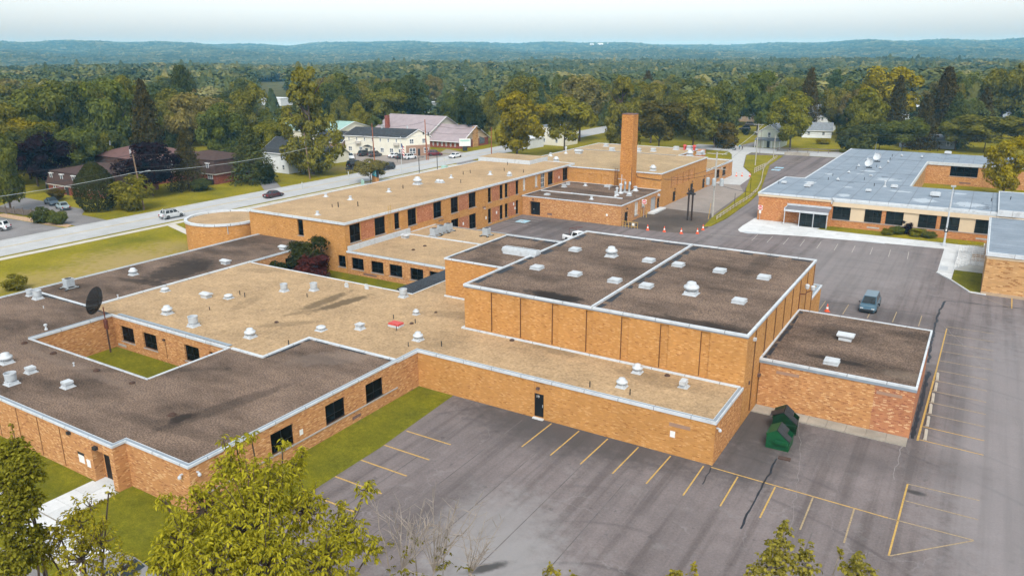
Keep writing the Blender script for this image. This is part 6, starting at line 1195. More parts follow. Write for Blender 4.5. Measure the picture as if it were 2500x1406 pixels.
for x in (0, .6, 1.2, 1.8, 2.4, 2.93): b.box(x, x + .07, -.03, .03, 0, 1.05)
b.build('frame', 'yellow_paint', br); MB().box(1.9, 2.35, -.06, -.045, .45, .95).build('notice', 'sign_white', br)

# ------------------------------------------------------------------ poles, lamps, wires, signs
def pole(loc, h, r, mat, label, name='utility_pole', cat='utility pole', arms=(), lean=(0, 0), extra=None):
    o = thing(name, label, cat, (loc[0], loc[1], 0)); MB().tube([(0, 0, -.1), (lean[0] * .5, lean[1] * .5, h * .5), (lean[0], lean[1], h)], r, 8, r1=r * .75).build('pole', mat, o)
    for z, a, L in arms: d = Vector((math.cos(a), math.sin(a), 0)); MB().tube([Vector((lean[0], lean[1], z)) - d * L / 2 + Vector((0, .12, 0)), Vector((lean[0], lean[1], z)) + d * L / 2 + Vector((0, .12, 0))], .07, 5).build('crossarm', 'pole_wood' if mat != 'grey_pole' else 'grey_pole', o)
    return o
def pz(px, py, top): b_ = AT(px, py); return (b_.x, b_.y), TOPZ(b_, top)
c1, h1 = pz(352, 512, 378); P1 = pole(c1, h1, .17, 'pole_wood', 'leaning wooden utility pole beside round shrub left of road', lean=(-.5, -.4)); MB().tube([(0, .0, 7.3), (.9, .9, 7.7), (1.3, 1.3, 7.75)], .04, 5).box(1.2, 1.7, 1.2, 1.5, 7.68, 7.82).build('street_lamp', 'galvanised', P1)
c2, h2 = pz(757, 437, 324); P2 = pole(c2, h2, .17, 'pole_wood', 'wooden utility pole in front of the tall roadside tree', lean=(-.5, -.3)); MB().lathe([(.28, 8.2), (.28, 9.2)], 12, cx=-.6, cy=-.2).build('transformer', 'galvanised', P2)
c3, h3 = pz(915, 400, 302); P3 = pole(c3, h3, .16, 'red_wood', 'reddish wooden pole standing before the cream building', lean=(-.3, 0))
c4, h4 = pz(1042, 391, 292); P4 = pole(c4, h4, .16, 'red_wood', 'reddish pole with brace at gable end of cream building', lean=(-.2, 0)); MB().tube([(.5, .2, 0), (-.1, 0, 7)], .1, 6).build('brace', 'red_wood', P4); MB().lathe([(.2, 7.2), (.2, 8.0)], 10, cx=-.9).lathe([(.2, 7.2), (.2, 8.0)], 10, cx=.9).build('transformer', 'dark_metal', P4)
P5 = pole((-127.3, 195.4), 8.6, .15, 'red_wood', 'reddish wooden pole rising behind white penthouse')
P0 = pole((-143.4, 42), 11, .17, 'pole_wood', 'wooden utility pole beside main road outside the left edge')
c6, h6 = pz(1739, 531, 372); P6 = pole(c6, h6, .20, 'grey_pole', 'tall grey utility pole with three transformers on grass bank', arms=((h6 - .3, .1, 3.6), (h6 - 3.1, .1, 3.8)))
for dx in (-1.3, 0, 1.3): MB().lathe([(.1, h6 - 6.2), (.38, h6 - 6.1), (.38, h6 - 4.9), (.12, h6 - 4.7)], 14, cx=dx, cy=-.1 if dx else -.55).build('transformer', 'galvanised', P6)
MB().lathe([(.05, 0), (.12, .15), (.05, .3)], 8, cx=1.2, cy=-.3).build('insulator', 'white_metal', P6).location = (0, 0, h6 - 2.9)
tp = thing('twin_posts', 'pair of dark creosoted posts joined at top standing on dirt patch', 'post', (-45.7, 136.7, 0))
for x in (0, .75): MB().tube([(x, 0, -.1), (x, 0, 5.6)], .17, 8).build('post', 'creosote', tp)
MB().tube([(x_, y_, z_) for x_, y_, z_ in [(.4 + .75 * math.cos(a), .55 * math.sin(a), 5.0) for a in [2 * PI * k / 12 for k in range(13)]]], .14, 6).tube([(-.2, 0, 5.5), (-.1, .1, 6.0)], .1).tube([(.8, 0, 5.5), (.8, .1, 5.9)], .12).build('cable_ring', 'black_rubber', tp)
for px, py, tpy, r, lb in ((1843.5, 405, 302, .15, 'grey utility pole with crossarm on grass bank before white house'), (1888, 386, 330, .13, 'grey pole beside fence right of white house'), (1854.5, 377, 318, .06, 'slim dark pole at front of white house'), (1743, 362, 310, .12, 'brown pole behind hall roof corner'), (1776, 340, 292, .12, 'brown pole beside far shrubs at lane')):
    c_, h_ = pz(px, py, tpy); pole(c_, h_, r, 'grey_pole' if 'grey' in lb else 'pole_wood', lb, arms=((h_ - .3, .2, 2.6), (h_ - 2.2, .2, 2.2)) if r == .15 else ((h_ - .4, .2, 2.6),) if px in (1743, 1776) else ())
# wires
def wires(A_, B_, zs, lab, sag=.9):
    a, c = Vector((*A_, 0)), Vector((*B_, 0))
    for z0, z1, dy in zs:
        mid = (a + c) / 2; o = thing('overhead_wire', lab, 'wire', (mid.x, mid.y, 0), 0, 'overhead wires'); P = []
        for k in range(9): t_ = k / 8; q = a.lerp(c, t_) - mid; P.append((q.x + dy, q.y, z0 + (z1 - z0) * t_ - sag * 4 * t_ * (1 - t_)))
        MB().tube(P, .03 if dy < .3 else .04, 4).build('wire', 'dark_metal' if dy < .3 else 'galvanised', o)
off = lambda c_, l: (c_[0] + l[0], c_[1] + l[1])
Z_ = [(10.8, 11.0, -.2), (8.4, 8.6, 0), (7.6, 7.6, .35), (7.2, 7.2, .1)]
q1, q2 = off(c1, (-.4, -.3)), off(c2, (-.4, -.2))
wires((-143.4, 42), q1, Z_, 'sagging wire left of leaning pole along the road'); wires(q1, q2, Z_, 'sagging wire between leaning pole and pole by tall tree'); wires(q2, c3, Z_[:3], 'sagging wire before white house and cream building'); wires(c3, c4, Z_[:3], 'sagging wire crossing front of cream building'); wires(c4, (-127.3, 195.4), [(10.5, 8.4, 0), (8.2, 7.6, 0)], 'sagging wire by the church')
wires(c6, (-54.2, 146), [(9.5, 5.8, 0), (8.5, 5.6, .1)], 'sagging wire from grey pole to hall wall', .5); c7 = AT(1843.5, 405); wires(c6, (c7.x, c7.y), [(h6 - .4, 11, -1), (h6 - .4, 11, 1), (h6 - 3, 9, 0)], 'sagging wire between the grey poles', .8); wires(c6, (-34.8, 146), [(6.5, 4.6, 0)], 'sagging wire from grey pole to east school', .4)
c8 = AT(1888, 386); wires((c7.x, c7.y), (c8.x, c8.y), [(10.5, 8.2, 0)], 'sagging wire before white house', .3); wires((c8.x, c8.y), (30, 262), [(8.2, 9, 0), (7.6, 8.2, 0)], 'sagging wire along the back road', 1.2)
# lamp post in front of east school
lp = thing('lamp_post', 'tall white lamp post with square head before east school windows', 'lamp post', (-3.7, 138.5, 0)); MB().lathe([(.35, 0), (.33, .5), (.18, .55), (.15, .8), (.09, 9.6)], 12).build('post', 'white_metal', lp); MB().box(-.35, .35, -.3, .3, 9.55, 9.75).build('lamp_head', 'galvanised', lp)
sg = MB().box(-.28, .28, -.17, -.14, 2.3, 3.0).build('sign_plate', 'dark_metal', lp); MB().box(-.1, .1, -.19, -.171, 2.5, 2.85).build('symbol', 'sign_white', lp)
# flagpole with flag
fp = thing('flagpole', 'white flagpole with hanging striped flag in front of main road', 'flagpole', (-125.2, 150.7, 0)); MB().tube([(0, 0, 0), (0, 0, 9.9)], .06, 8).build('pole', 'white_metal', fp); MB().lathe([(.02, 9.9), (.09, 9.98), (.02, 10.08)], 8).build('ball', 'galvanised', fp)
fl_ = MB()
for k in range(7):
    for j in range(6):
        f = lambda u, v: (.08 + u * .9, .12 * math.sin(u * 7 + v), 8.4 - v * 2.4 - u * .9)
        u0, u1, v0, v1 = j / 6, (j + 1) / 6, k / 7, (k + 1) / 7; fl_.quad(f(u0, v0), f(u0, v1), f(u1, v1), f(u1, v0), mi=2 if k < 3 and j < 4 else k % 2)
fl_.build('flag', ['flag_red', 'sign_white', 'flag_blue'], fp)
p = AT(2135, 372); f2 = thing('flagpole', 'bare white flagpole behind the grey roofed school', 'flagpole', (p.x, p.y, 0)); MB().tube([(0, 0, 0), (.6, 0, TOPZ(p, 305))], .1, 8).build('pole', 'white_metal', f2)
for (px, py), h, lb in (((1024, 426), 4.3, 'nearer'), ((1068, 417), 5.0, 'farther')):
    p = AT(px, py); o = thing('street_lamp', 'black street lamp beside sidewalk, the %s of two' % lb, 'street lamp', (p.x, p.y, 0)); MB().tube([(0, 0, 0), (0, 0, h)], .09, 6).build('post', 'dark_metal', o); MB().tube([(0, 0, h), (.2, .6, h + .05), (.3, 1.2, h)], .06, 5).box(.15, .45, 1.0, 1.6, h - .06, h + .06).build('lamp_head', 'dark_metal', o)
def sign(px, py, h, w, hh, lb, mats=('sign_white',), rz=-.55, n=1):
    p = AT(px, py); o = thing('road_sign', lb, 'sign', (p.x, p.y, 0), rz); MB().tube([(0, 0, 0), (0, 0, h)], .05, 6).build('post', 'galvanised', o)
    for k in range(n): x = (k - (n - 1) / 2) * (w + .1); MB().box(x - w / 2, x + w / 2, -.08, -.05, h - hh, h).build('sign_plate', mats[k % len(mats)], o)
    return o
sign(853, 451, 3.1, .6, .9, 'white road sign on verge left of bare tree'); sign(1087, 413, 3.0, .7, .9, 'pair of white signs beside sidewalk near road bend', n=2); sign(401, 538, 2.2, .5, .7, 'small white sign by sidewalk beside the silver SUV'); sign(931, 445, 2.6, .3, .5, 'slim post sign right of blue sign', ('dark_metal',)); sign(739, 462, 1.6, .5, .5, 'small white sign near the two-storey roof edge', ('sign_white',)); p = AT(1770, 352); sign(1770, 352, 3, 1.1, 1.1, 'round white sign at lane corner')
p = AT(1068, 420); o = thing('utility_box', 'pale green utility box on verge beside street lamp', 'utility box', (p.x + .5, p.y + 2.5, 0)); MB().box(-.7, .7, -.5, .5, 0, 1.3).box(-.74, .74, -.54, .54, 1.3, 1.36).build('cabinet', 'sign_green', o)
for px, py, w_ in ((868, 405, ''), ): 
    p = AT(px, py + 13); 
for px, py, lb in ((868, 398, 'left'), (983, 392, 'middle'), (970, 396, 'right')):
    p = AT(px, py); o = thing('lot_post', 'thin dark post at cream building lot, %s one' % lb, 'post', (p.x, p.y, 0)); MB().tube([(0, 0, 0), (0, 0, 2.8)], .05, 6).build('post', 'dark_metal', o)
p = AT(845, 424); o = thing('mailboxes', 'row of dark mailboxes beside road under tall tree', 'mailbox', (p.x, p.y, 0), .4)
for k in range(4): MB().box(k * .55, k * .55 + .4, -.3, .3, 1.0, 1.45).box(k * .55 + .15, k * .55 + .25, -.05, .05, 0, 1.0).build('mailbox', 'dark_metal', o)
# electronic sign
bs = thing('message_sign', 'cyan electronic message sign on brick base beside bare tree', 'sign', (-123.4, 138.6, 0), -.55); z1 = 3.6
MB().box(-1.6, 1.6, -.35, .35, 0, 1.9).build('base', 'flecked_brick', bs); MB().box(-1.9, 1.9, -.3, .3, 1.9, 3.6).build('cabinet', 'dark_metal', bs); MB().box(-1.8, 1.8, -.32, -.301, 2.0, 3.5).build('screen', 'sign_cyan', bs)
for k in range(4): MB().box(-1.5 + k * .8, -1.0 + k * .8, -.34, -.321, 2.3 + .3 * (k % 2), 2.45 + .3 * (k % 2) + .3 * (k % 3 == 0)).build('screen_text', 'sign_white', bs)
p = AT(895, 462); o = thing('bench_board', 'pale cyan board low on verge left of message sign', 'board', (-123.6, 134.3, 0), -.5); MB().box(-.9, .9, -.1, .1, .2, 1.6).build('board', 'sign_green', o)
# church sign
cs = thing('church_sign', 'white church sign on black pedestal beside road', 'sign', (-142.0, 202.5, 0), .75); MB().box(-.7, .7, -.3, .3, 0, 1.5).build('pedestal', 'dark_metal', cs); MB().box(-1.8, 1.8, -.25, .25, 1.5, 3.8).build('board', 'sign_white', cs); MB().box(-1.5, 1.5, -.27, -.251, 3.0, 3.5).build('header', 'sign_green', cs)
# do not enter signs
def no_entry(loc, rz, h, lb, posts, plate2=None):
    o = thing('no_entry_sign', lb, 'road sign', loc, rz)
    for x, m, hh in posts: MB().tube([(x, 0, 0), (x, 0, hh)], .07 if m == 'yellow_paint' else .04, 6).build('bollard' if m == 'yellow_paint' else 'post', m, o)
    MB().box(-.42, .42, -.06, -.04, h - .42, h + .42).build('sign_plate', 'sign_white', o)
    d = MB().lathe([(.38, 0), (.38, .012)], 24).build('red_disc', 'sign_red', o); d.location = (0, -.061, h); d.rotation_euler = (PI / 2, 0, 0)
    MB().box(-.29, .29, -.09, -.076, h - .065, h + .065).build('white_bar', 'sign_white', o)
    for tx, dz in (('DO NOT', .12), ('ENTER', -.25)):
        q = digits(tx, (0, 0, 0), 0, .10, 'sign_white', o, 'lettering'); q.location = (0, -.078, h + dz)
    if plate2: MB().box(-.2, .2, -.06, -.04, h - 1.1, h - .5).build('sign_plate', 'sign_white', o)
    return o
p = AT(1571, 531); no_entry((p.x, p.y, 0), .35, 3.0, 'round red no entry sign between yellow posts by boiler house', ((0, 'galvanised', 3.3), (-.45, 'yellow_paint', 1.3), (.5, 'yellow_paint', 1.3)))
no_entry((-34.3, 143.8, 0), 0, 2.35, 'round red no entry sign on left corner of east school', ((0, 'galvanised', 1.6),), True)
p = AT(1729, 535); o = thing('marker_post', 'slim yellow guy marker at tip of grass bank', 'post', (p.x, p.y, 0)); MB().tube([(0, 0, 0), (.25, .2, 3.0)], .06, 6).build('post', 'yellow_paint', o)
for px, py, h, lb in ((1792.5, 504, 2.6, 'nearest of thin dark posts on grass bank'), (1819, 484, 2.2, 'middle of thin dark posts on grass bank'), (1831, 471, 3.2, 'farthest of thin dark posts on grass bank')):
    p = AT(px, py); o = thing('bank_post', lb, 'post', (p.x, p.y, .1)); MB().tube([(0, 0, 0), (0, 0, h)], .05, 6).build('post', 'dark_metal', o)
# rail fence and gate along the drive
def railfence(pts, h, lb, name='rail_fence', mat='rail_wood', rails=2, step=2.4, r=.07):
    o = thing(name, lb, 'fence', (pts[0][0], pts[0][1], 0)); pm = MB().box(-.08, .08, -.08, .08, -.05, h).mesh('post', mat)
    for a, c in zip(pts, pts[1:]):
        a, c = Vector(a), Vector(c); L = (c - a).length; n = max(1, round(L / step)); rz = math.atan2(c.y - a.y, c.x - a.x)
        k_ = (round(L / n, 2), mat, r)
        if k_ not in _wc: _wc[k_] = MB().box(.081, L / n - .081, -r * .5, r * .5, -r, r).mesh('rail', mat)
        for k in range(n):
            q = a.lerp(c, k / n); d = link('post', pm, o); d.location = (q.x - o.location.x, q.y - o.location.y, 0); d.rotation_euler = (0, 0, rz)
            for j in range(rails): d = link('rail', _wc[k_], o); d.location = (q.x - o.location.x, q.y - o.location.y, h * (j + 1) / rails - .12); d.rotation_euler = (0, 0, rz)
    return o
P_ = lambda x, y: tuple(AT(x, y).xy)
railfence([P_(1750, 537), P_(1790, 510), P_(1830, 485), P_(1849, 467), P_(1858, 448), P_(1862, 425), P_(1866, 410), P_(1882, 396), P_(1898, 386)], .85, 'pale wooden rail fence curving along grass bank beside drive')
railfence([P_(1842, 424), P_(1869, 411)], 1.5, 'pale wooden gate railing across grass bank', 'gate_railing', rails=3, step=2.0)
railfence([P_(1897, 371), P_(2048, 376)], 1.3, 'long low grey fence along far side of back road', 'boundary_fence', 'grey_fence', 2, 3.0, .12)
jb = thing('guard_rail', 'long low concrete barrier at far end of the drive', 'barrier', (-52.3, 242.6, 0), .17)
for k in range(3): MB().prism([(k * 2.4 + .02, -.3), (k * 2.4 + 2.38, -.3), (k * 2.4 + 2.38, .3), (k * 2.4 + .02, .3)], 0, .3).prism([(k * 2.4 + .02, -.14), (k * 2.4 + 2.38, -.14), (k * 2.4 + 2.38, .14), (k * 2.4 + .02, .14)], .3, .95).build('barrier_block', 'old_concrete', jb)
gf = thing('garden_fence', 'weathered grey picket fence between driveway and west lot', 'fence', (-164.5, 74.4, 0)); A0, A1 = Vector((-170, 73.6)), Vector((-152.8, 76.0)); n = 7
pm = MB().box(-.1, .1, -.1, .1, 0, 1.55).mesh('post', 'grey_fence'); sl_ = MB().box(-.06, .06, -.02, .02, .1, 1.25).mesh('picket', 'grey_fence'); L = (A1 - A0).length; rz = math.atan2((A1 - A0).y, (A1 - A0).x)
for k in range(n + 1): q = A0.lerp(A1, k / n); d = link('post', pm, gf); d.location = (q.x + 164.5, q.y - 74.4, 0); d.rotation_euler = (0, 0, rz)
for k in range(96): q = A0.lerp(A1, (k + .5) / 96); d = link('picket', sl_, gf); d.location = (q.x + 164.5, q.y - 74.4 + .08, RND.uniform(-.04, .04)); d.rotation_euler = (0, 0, rz)
q = MB().box(0, L, .0, .05, .3, .4).box(0, L, .0, .05, 1.0, 1.1).build('rail', 'grey_fence', gf); q.location = (A0.x + 164.5, A0.y - 74.4, 0); q.rotation_euler = (0, 0, rz)
# ------------------------------------------------------------------ people far down the lane
def person(loc, rz, top, legs, label, s=1.0, stride=.18):
    J = dict(pelvis=(0, 0, .95, .13), waist=(0, 0, 1.15, .12), chest=(0, .02, 1.36, .15), neck=(0, .02, 1.5, .06), head=(0, .04, 1.62, .095), crown=(0, .03, 1.72, .07),
             hl=(-.1, 0, .9, .09), kl=(-.11, stride, .5, .065), al=(-.11, stride * .9, .09, .045), tl=(-.11, stride * .9 + .18, .04, .035), hr=(.1, 0, .9, .09), kr=(.11, -stride * .4, .5, .065), ar=(.11, -stride * 1.3, .1, .045), tr=(.11, -stride * 1.3 + .17, .04, .035),
             sl=(-.2, .02, 1.42, .065), el=(-.25, -.04, 1.14, .045), wl=(-.23, .1, .9, .035), fl=(-.23, .14, .82, .03), sr=(.2, .02, 1.42, .065), er=(.25, -.02, 1.14, .045), wr=(.23, .16, .93, .035), fr=(.23, .2, .85, .03))
    E = [('pelvis', 'waist'), ('waist', 'chest'), ('chest', 'neck'), ('neck', 'head'), ('head', 'crown'), ('pelvis', 'hl'), ('hl', 'kl'), ('kl', 'al'), ('al', 'tl'), ('pelvis', 'hr'), ('hr', 'kr'), ('kr', 'ar'), ('ar', 'tr'), ('chest', 'sl'), ('sl', 'el'), ('el', 'wl'), ('wl', 'fl'), ('chest', 'sr'), ('sr', 'er'), ('er', 'wr'), ('wr', 'fr')]
    ks = list(J); me = bpy.data.meshes.new('t'); me.from_pydata([J[k][:3] for k in ks], [(ks.index(a), ks.index(c)) for a, c in E], [])
    t_ = bpy.data.objects.new('t', me); COL.objects.link(t_); t_.modifiers.new('s', 'SKIN'); sv = me.skin_vertices[0].data
    for i, k in enumerate(ks): sv[i].radius = (J[k][3],) * 2; sv[i].use_root = (i == 0)
    t_.modifiers.new('u', 'SUBSURF').levels = 1
    dg = bpy.context.evaluated_depsgraph_get(); m2 = bpy.data.meshes.new_from_object(t_.evaluated_get(dg)); bpy.data.objects.remove(t_)
    m2.materials.clear()
    for q in ('skin', top, legs, 'cloth_dark'): m2.materials.append(MATS[q])
    for f in m2.polygons:
        c = f.center; f.material_index = (3 if c.z > 1.66 else 0) if c.z > 1.5 else 0 if abs(c.x) > .205 and c.z < 1.2 else 1 if c.z > .95 else 2 if c.z > .12 else 3; f.use_smooth = True
    o = bpy.data.objects.new('person', m2); COL.objects.link(o); o.location = loc; o.rotation_euler = (0, 0, rz); o.scale = (s,) * 3; return tag(o, label, 'person', 'people on the lane')
p = AT(1796, 367); person(p, 2.4, 'cloth_white', 'cloth_dark', 'person in white top walking behind a stroller on lane corner'); 
p2 = AT(1805, 366); person(p2, .4, 'cloth_blue', 'cloth_dark', 'person in bright blue top standing on lane corner')
p3 = AT(1812, 367); person(p3, 1.0, 'cloth_dark', 'cloth_dark', 'small person in dark clothes right of person in blue', .8)
so_ = thing('stroller', 'dark stroller pushed by person in white top', 'stroller', (p.x - .5, p.y - .6, 0), 2.4); MB().box(-.25, .25, -.35, .35, .45, .6).quad((-.25, -.35, .6), (.25, -.35, .6), (.25, .1, 1.05), (-.25, .1, 1.05)).build('seat', 'cloth_dark', so_)
for x, y in ((-.25, -.35), (.25, -.35), (-.25, .35), (.25, .35)): w_ = MB().lathe([(.15, -.03), (.15, .03)], 10).build('wheel', 'tyre', so_); w_.location = (x, y, .15); w_.rotation_euler = (0, PI / 2, 0)
MB().tube([(-.22, .3, .5), (-.22, .6, 1.0), (.22, .6, 1.0), (.22, .3, .5)], .025, 5).tube([(-.25, -.35, .15), (-.22, .3, .55)], .02, 4).tube([(.25, -.35, .15), (.22, .3, .55)], .02, 4).build('handle', 'galvanised', so_)
# ------------------------------------------------------------------ houses of the town
def quad_house(name, label, cat, A_, B_, C_, D_, eave, ridge, wall, roof, over=.4, z0=-.1, gable=None):
    """A-B front eave, B-C gable end, C-D back eave, D-A gable end (counter-clockwise)"""
    A_, B_, C_, D_ = (Vector(v) for v in (A_, B_, C_, D_)); o = thing(name, label, cat, ((A_.x + C_.x) / 2, (A_.y + C_.y) / 2, 0))
    for a, c in ((A_, B_), (B_, C_), (C_, D_), (D_, A_)): MB().quad((*a, z0), (*c, z0), (*c, eave), (*a, eave)).build('wall', wall, o, world=True)
    m0, m1 = (D_ + A_) / 2, (B_ + C_) / 2
    MB().quad((*B_, eave), (*C_, eave), (*m1, ridge)).build('gable', gable or wall, o, world=True); MB().quad((*D_, eave), (*A_, eave), (*m0, ridge)).build('gable', gable or wall, o, world=True)
    d = (B_ - A_).normalized() * over; r0, r1 = m0 - d, m1 + d
    for e0, e1, s in ((A_ - d, B_ + d, 1), (C_ + d, D_ - d, -1)):
        nn = ((A_ if s > 0 else D_) - m0).normalized() * over; dz = (ridge - eave) / (A_ - m0).length * over
        q0, q1 = e0 + nn, e1 + nn; rr = (r1, r0) if s > 0 else (r0, r1)
        P = [(*q0, eave - dz + .05), (*q1, eave - dz + .05), (*rr[0], ridge + .05), (*rr[1], ridge + .05)]; b = MB().quad(*P); L = [(x, y, z - .16) for x, y, z in P]; b.quad(*L[::-1])
        for k in range(4): b.quad(L[k], L[(k + 1) % 4], P[(k + 1) % 4], P[k])
        b.build('roof', roof, o, world=True)
        t_ = MB().tube([Vector(P[0]) - Vector((0, 0, .1)), Vector(P[1]) - Vector((0, 0, .1))], .09, 4); t_.tube([Vector(P[1]) - Vector((0, 0, .1)), Vector(P[2]) - Vector((0, 0, .1))], .1, 4).tube([Vector(P[0]) - Vector((0, 0, .1)), Vector(P[3]) - Vector((0, 0, .1))], .1, 4); t_.build('eave_trim', 'white_trim', o, world=True)
    return o
def wins(o, a, c, specs, frame='white_trim', glassm='house_glass', nx=1, nz=2):
    """windows proud of a plain wall a->c; specs (u, z, w, h)"""
    a, c = Vector(a), Vector(c); d = (c - a).normalized(); n = Vector((d.y, -d.x)); rz = math.atan2(d.y, d.x)
    for s in specs:
        u, z, w_, h = s[:4]; q = a + d * u + n * .06; window(o, (q.x, q.y, z), rz, w_, h, s[4] if len(s) > 4 else nx, nz, .1, frame, glassm, None)
def hip(o, x0, x1, y0, y1, z0, z1, mat, over=.4, name='roof'):
    x0 -= over; x1 += over; y0 -= over; y1 += over; r = min(x1 - x0, y1 - y0) / 2; lx = (x1 - x0) >= (y1 - y0)
    R0, R1 = ((x0 + r, (y0 + y1) / 2, z1), (x1 - r, (y0 + y1) / 2, z1)) if lx else (((x0 + x1) / 2, y0 + r, z1), ((x0 + x1) / 2, y1 - r, z1))
    a, b_, c, d = (x0, y0, z0), (x1, y0, z0), (x1, y1, z0), (x0, y1, z0); m = MB()
    if lx: m.quad(a, b_, R1, R0).quad(b_, c, R1).quad(c, d, R0, R1).quad(d, a, R0)
    else: m.quad(a, b_, R0).quad(b_, c, R1, R0).quad(c, d, R1).quad(d, a, R0, R1)
    m.quad(d, c, b_, a); return m.build(name, mat, o, world=True)
def mansard(o, x0, x1, y0, y1, zb, z1, z2, inset=.7):
    MB().prism([(x0 + .2, y0 + .2), (x1 - .2, y0 + .2), (x1 - .2, y1 - .2), (x0 + .2, y1 - .2)], -.1, zb, top=False).build('wall', 'house_brick', o, world=True)
    P = lambda i, z: [(x0 + i, y0 + i, z), (x1 - i, y0 + i, z), (x1 - i, y1 - i, z), (x0 + i, y1 - i, z)]; a, b_ = P(-.15, zb), P(inset, z1); m = MB()
    for k in range(4): m.quad(a[k], a[(k + 1) % 4], b_[(k + 1) % 4], b_[k])
    m.quad(*a[::-1]); m.build('mansard', 'brown_roof', o, world=True); hip(o, x0 + inset, x1 - inset, y0 + inset, y1 - inset, z1, z2, 'red_brown_roof' if z2 > 7.4 else 'brown_roof', .25)
    MB().ring([(x0, y0), (x1, y0), (x1, y1), (x0, y1)], .2, 0, zb - .18, zb - .01).build('eave_trim', 'blind_white', o, world=True)
def dormer(o, x, y, z, rz, w_=1.0, h=1.6):
    d = Vector((math.cos(rz), math.sin(rz))); q = Vector((x, y)); f = window(o, (x - d.x * w_ / 2, y - d.y * w_ / 2, z), rz, w_, h, 1, 2, .1, 'white_trim', 'house_glass', None, 'dormer_window')
    MB().box(-.25, w_ + .25, -.15, .9, h, h + .14).build('hood', 'white_trim', f); MB().box(.02, w_ - .02, .07, .8, 0, h).build('cheek', 'brown_roof', f)
h1_ = thing('mansard_house', 'brown mansard roofed brick house with three white dormers beside driveway', 'house', (-170, 96, 0))
mansard(h1_, -180.2, -162, 92.3, 108, 2.1, 4.9, 6.3)
for x in (-178.4, -174.2, -169.6): dormer(h1_, x, 92.55, 2.75, 0, .95, 1.65)
wins(h1_, (-180, 92.5), (-162, 92.5), [(2.0, .7, .8, 1.2), (6.5, .6, .9, 1.3)]); MB().box(-173.0, -172.0, 92.42, 92.49, 0, 1.9).build('door', 'dark_metal', h1_, world=True)
h2_ = thing('apartment_block', 'large mansard apartment block with red brown hip roof behind dark maples', 'apartment block', (-178, 120, 0)); mansard(h2_, -196, -168, 111, 129, 2.6, 5.4, 7.7)
for y in (112.5, 115.8, 119.2): dormer(h2_, -168.3, y, 3.3, PI / 2, .95, 1.6)
for x, y in ((-196, 118), (-184, 121), (-178, 112)): MB().tube([(x, y, 6), (x, y, 8.2)], .18, 6).build('roof_vent', 'white_metal', h2_, world=True)
h3_ = thing('brick_annex_house', 'dark brown mansard house with white window right of purple tree', 'house', (-160, 122, 0)); mansard(h3_, -172, -155.9, 118.6, 131, 2.5, 5.6, 7.0)
dormer(h3_, -158.6, 118.8, 3.3, 0, .95, 1.5); wins(h3_, (-160, 118.8), (-156, 118.8), [(1.2, 1.2, 1.8, 1.1, 2)]); MB().box(-158.4, -157.6, 117.8, 118.5, 0, 1.2).box(-157.3, -156.5, 117.8, 118.5, 0, 1.2).build('bin', 'dark_metal', h3_, world=True)
h4_ = quad_house('gable_house', 'pale grey clapboard house with black roof beside the tall tree', 'house', (-163.5, 139.8), (-153.8, 139.6), (-153.2, 150.5), (-163.5, 151), 5.3, 8.6, 'white_siding', 'black_roof', gable='grey_siding'); wins(h4_, (-163.5, 139.8), (-153.8, 139.6), [(7.0, 3.3, .9, 1.4), (7.4, .9, .9, 1.3)])
h4b = quad_house('white_shed', 'small cream shed behind tall tree beside cream building', 'shed', (-164, 161), (-157.5, 161), (-157.5, 166), (-164, 166), 2.6, 4.2, 'cream_siding', 'black_roof')
h5a = quad_house('side_house', 'dark roofed low house left of cream building', 'house', (-181, 176), (-171.5, 178), (-173, 187), (-183, 185), 3.6, 6.4, 'pink_brown_siding', 'black_roof')
h5_ = quad_house('cream_building', 'long cream two-storey building with black roof and many small windows', 'building', (-171.3, 179.3), (-149.6, 182.4), (-145.4, 188.8), (-167.2, 186.2), 5.7, 7.9, 'cream_siding', 'black_roof')
a_, c_ = (-171.3, 179.3), (-149.6, 182.4)
wins(h5_, a_, c_, [(1.3 + 2.85 * k, 4.0, .6, 1.1) for k in range(7)] + [(1.2, .9, 1.3, 1.3, 2), (5.2, .9, 1.2, 1.3, 2), (10, .9, 1.1, 1.3, 2), (12.9, .9, 1.2, 1.3, 2), (16.2, .9, 1.3, 1.3, 2), (19.3, .3, 1.4, 1.8, 2)])
pc = MB().box(7.2, 9.8, -1.1, 0, 0, 2.1).prism([(7.0, -1.3), (10.0, -1.3), (10.0, 0), (7.0, 0)], 2.1, 2.35).build('porch', ['cream_siding'], h5_); pc.location = (a_[0] - h5_.location.x, a_[1] - h5_.location.y, 0); pc.rotation_euler = (0, 0, math.atan2(3.1, 21.7)); MB().box(8.1, 9.0, -1.15, -1.11, 0, 1.9).build('door', 'dark_metal', pc); MB().quad((6.9, -1.4, 2.36), (8.5, -1.4, 2.95), (8.5, 0, 2.95), (6.9, 0, 2.36)).quad((8.5, -1.4, 2.95), (10.1, -1.4, 2.36), (10.1, 0, 2.36), (8.5, 0, 2.95)).build('porch_roof', 'black_roof', pc)
for u in (4.2, 18.0): q = MB().box(u, u + 1.8, -.8, -.01, 3.2, 3.95).build('balcony', 'blind_white', h5_); q.location = pc.location; q.rotation_euler = pc.rotation_euler
a_, c_ = (-149.6, 182.4), (-145.4, 188.8); wins(h5_, a_, c_, [(1.2, 3.7, 1.3, 1.4, 2), (5.2, 3.7, 1.2, 1.4, 2)]); d_ = math.atan2(6.4, 4.2)
q = MB().box(0.02, 7.6, -.12, -.01, 0, 3.2).build('lower_cladding', 'pink_brown_siding', h5_); q.location = (a_[0] - h5_.location.x, a_[1] - h5_.location.y, 0); q.rotation_euler = (0, 0, d_)
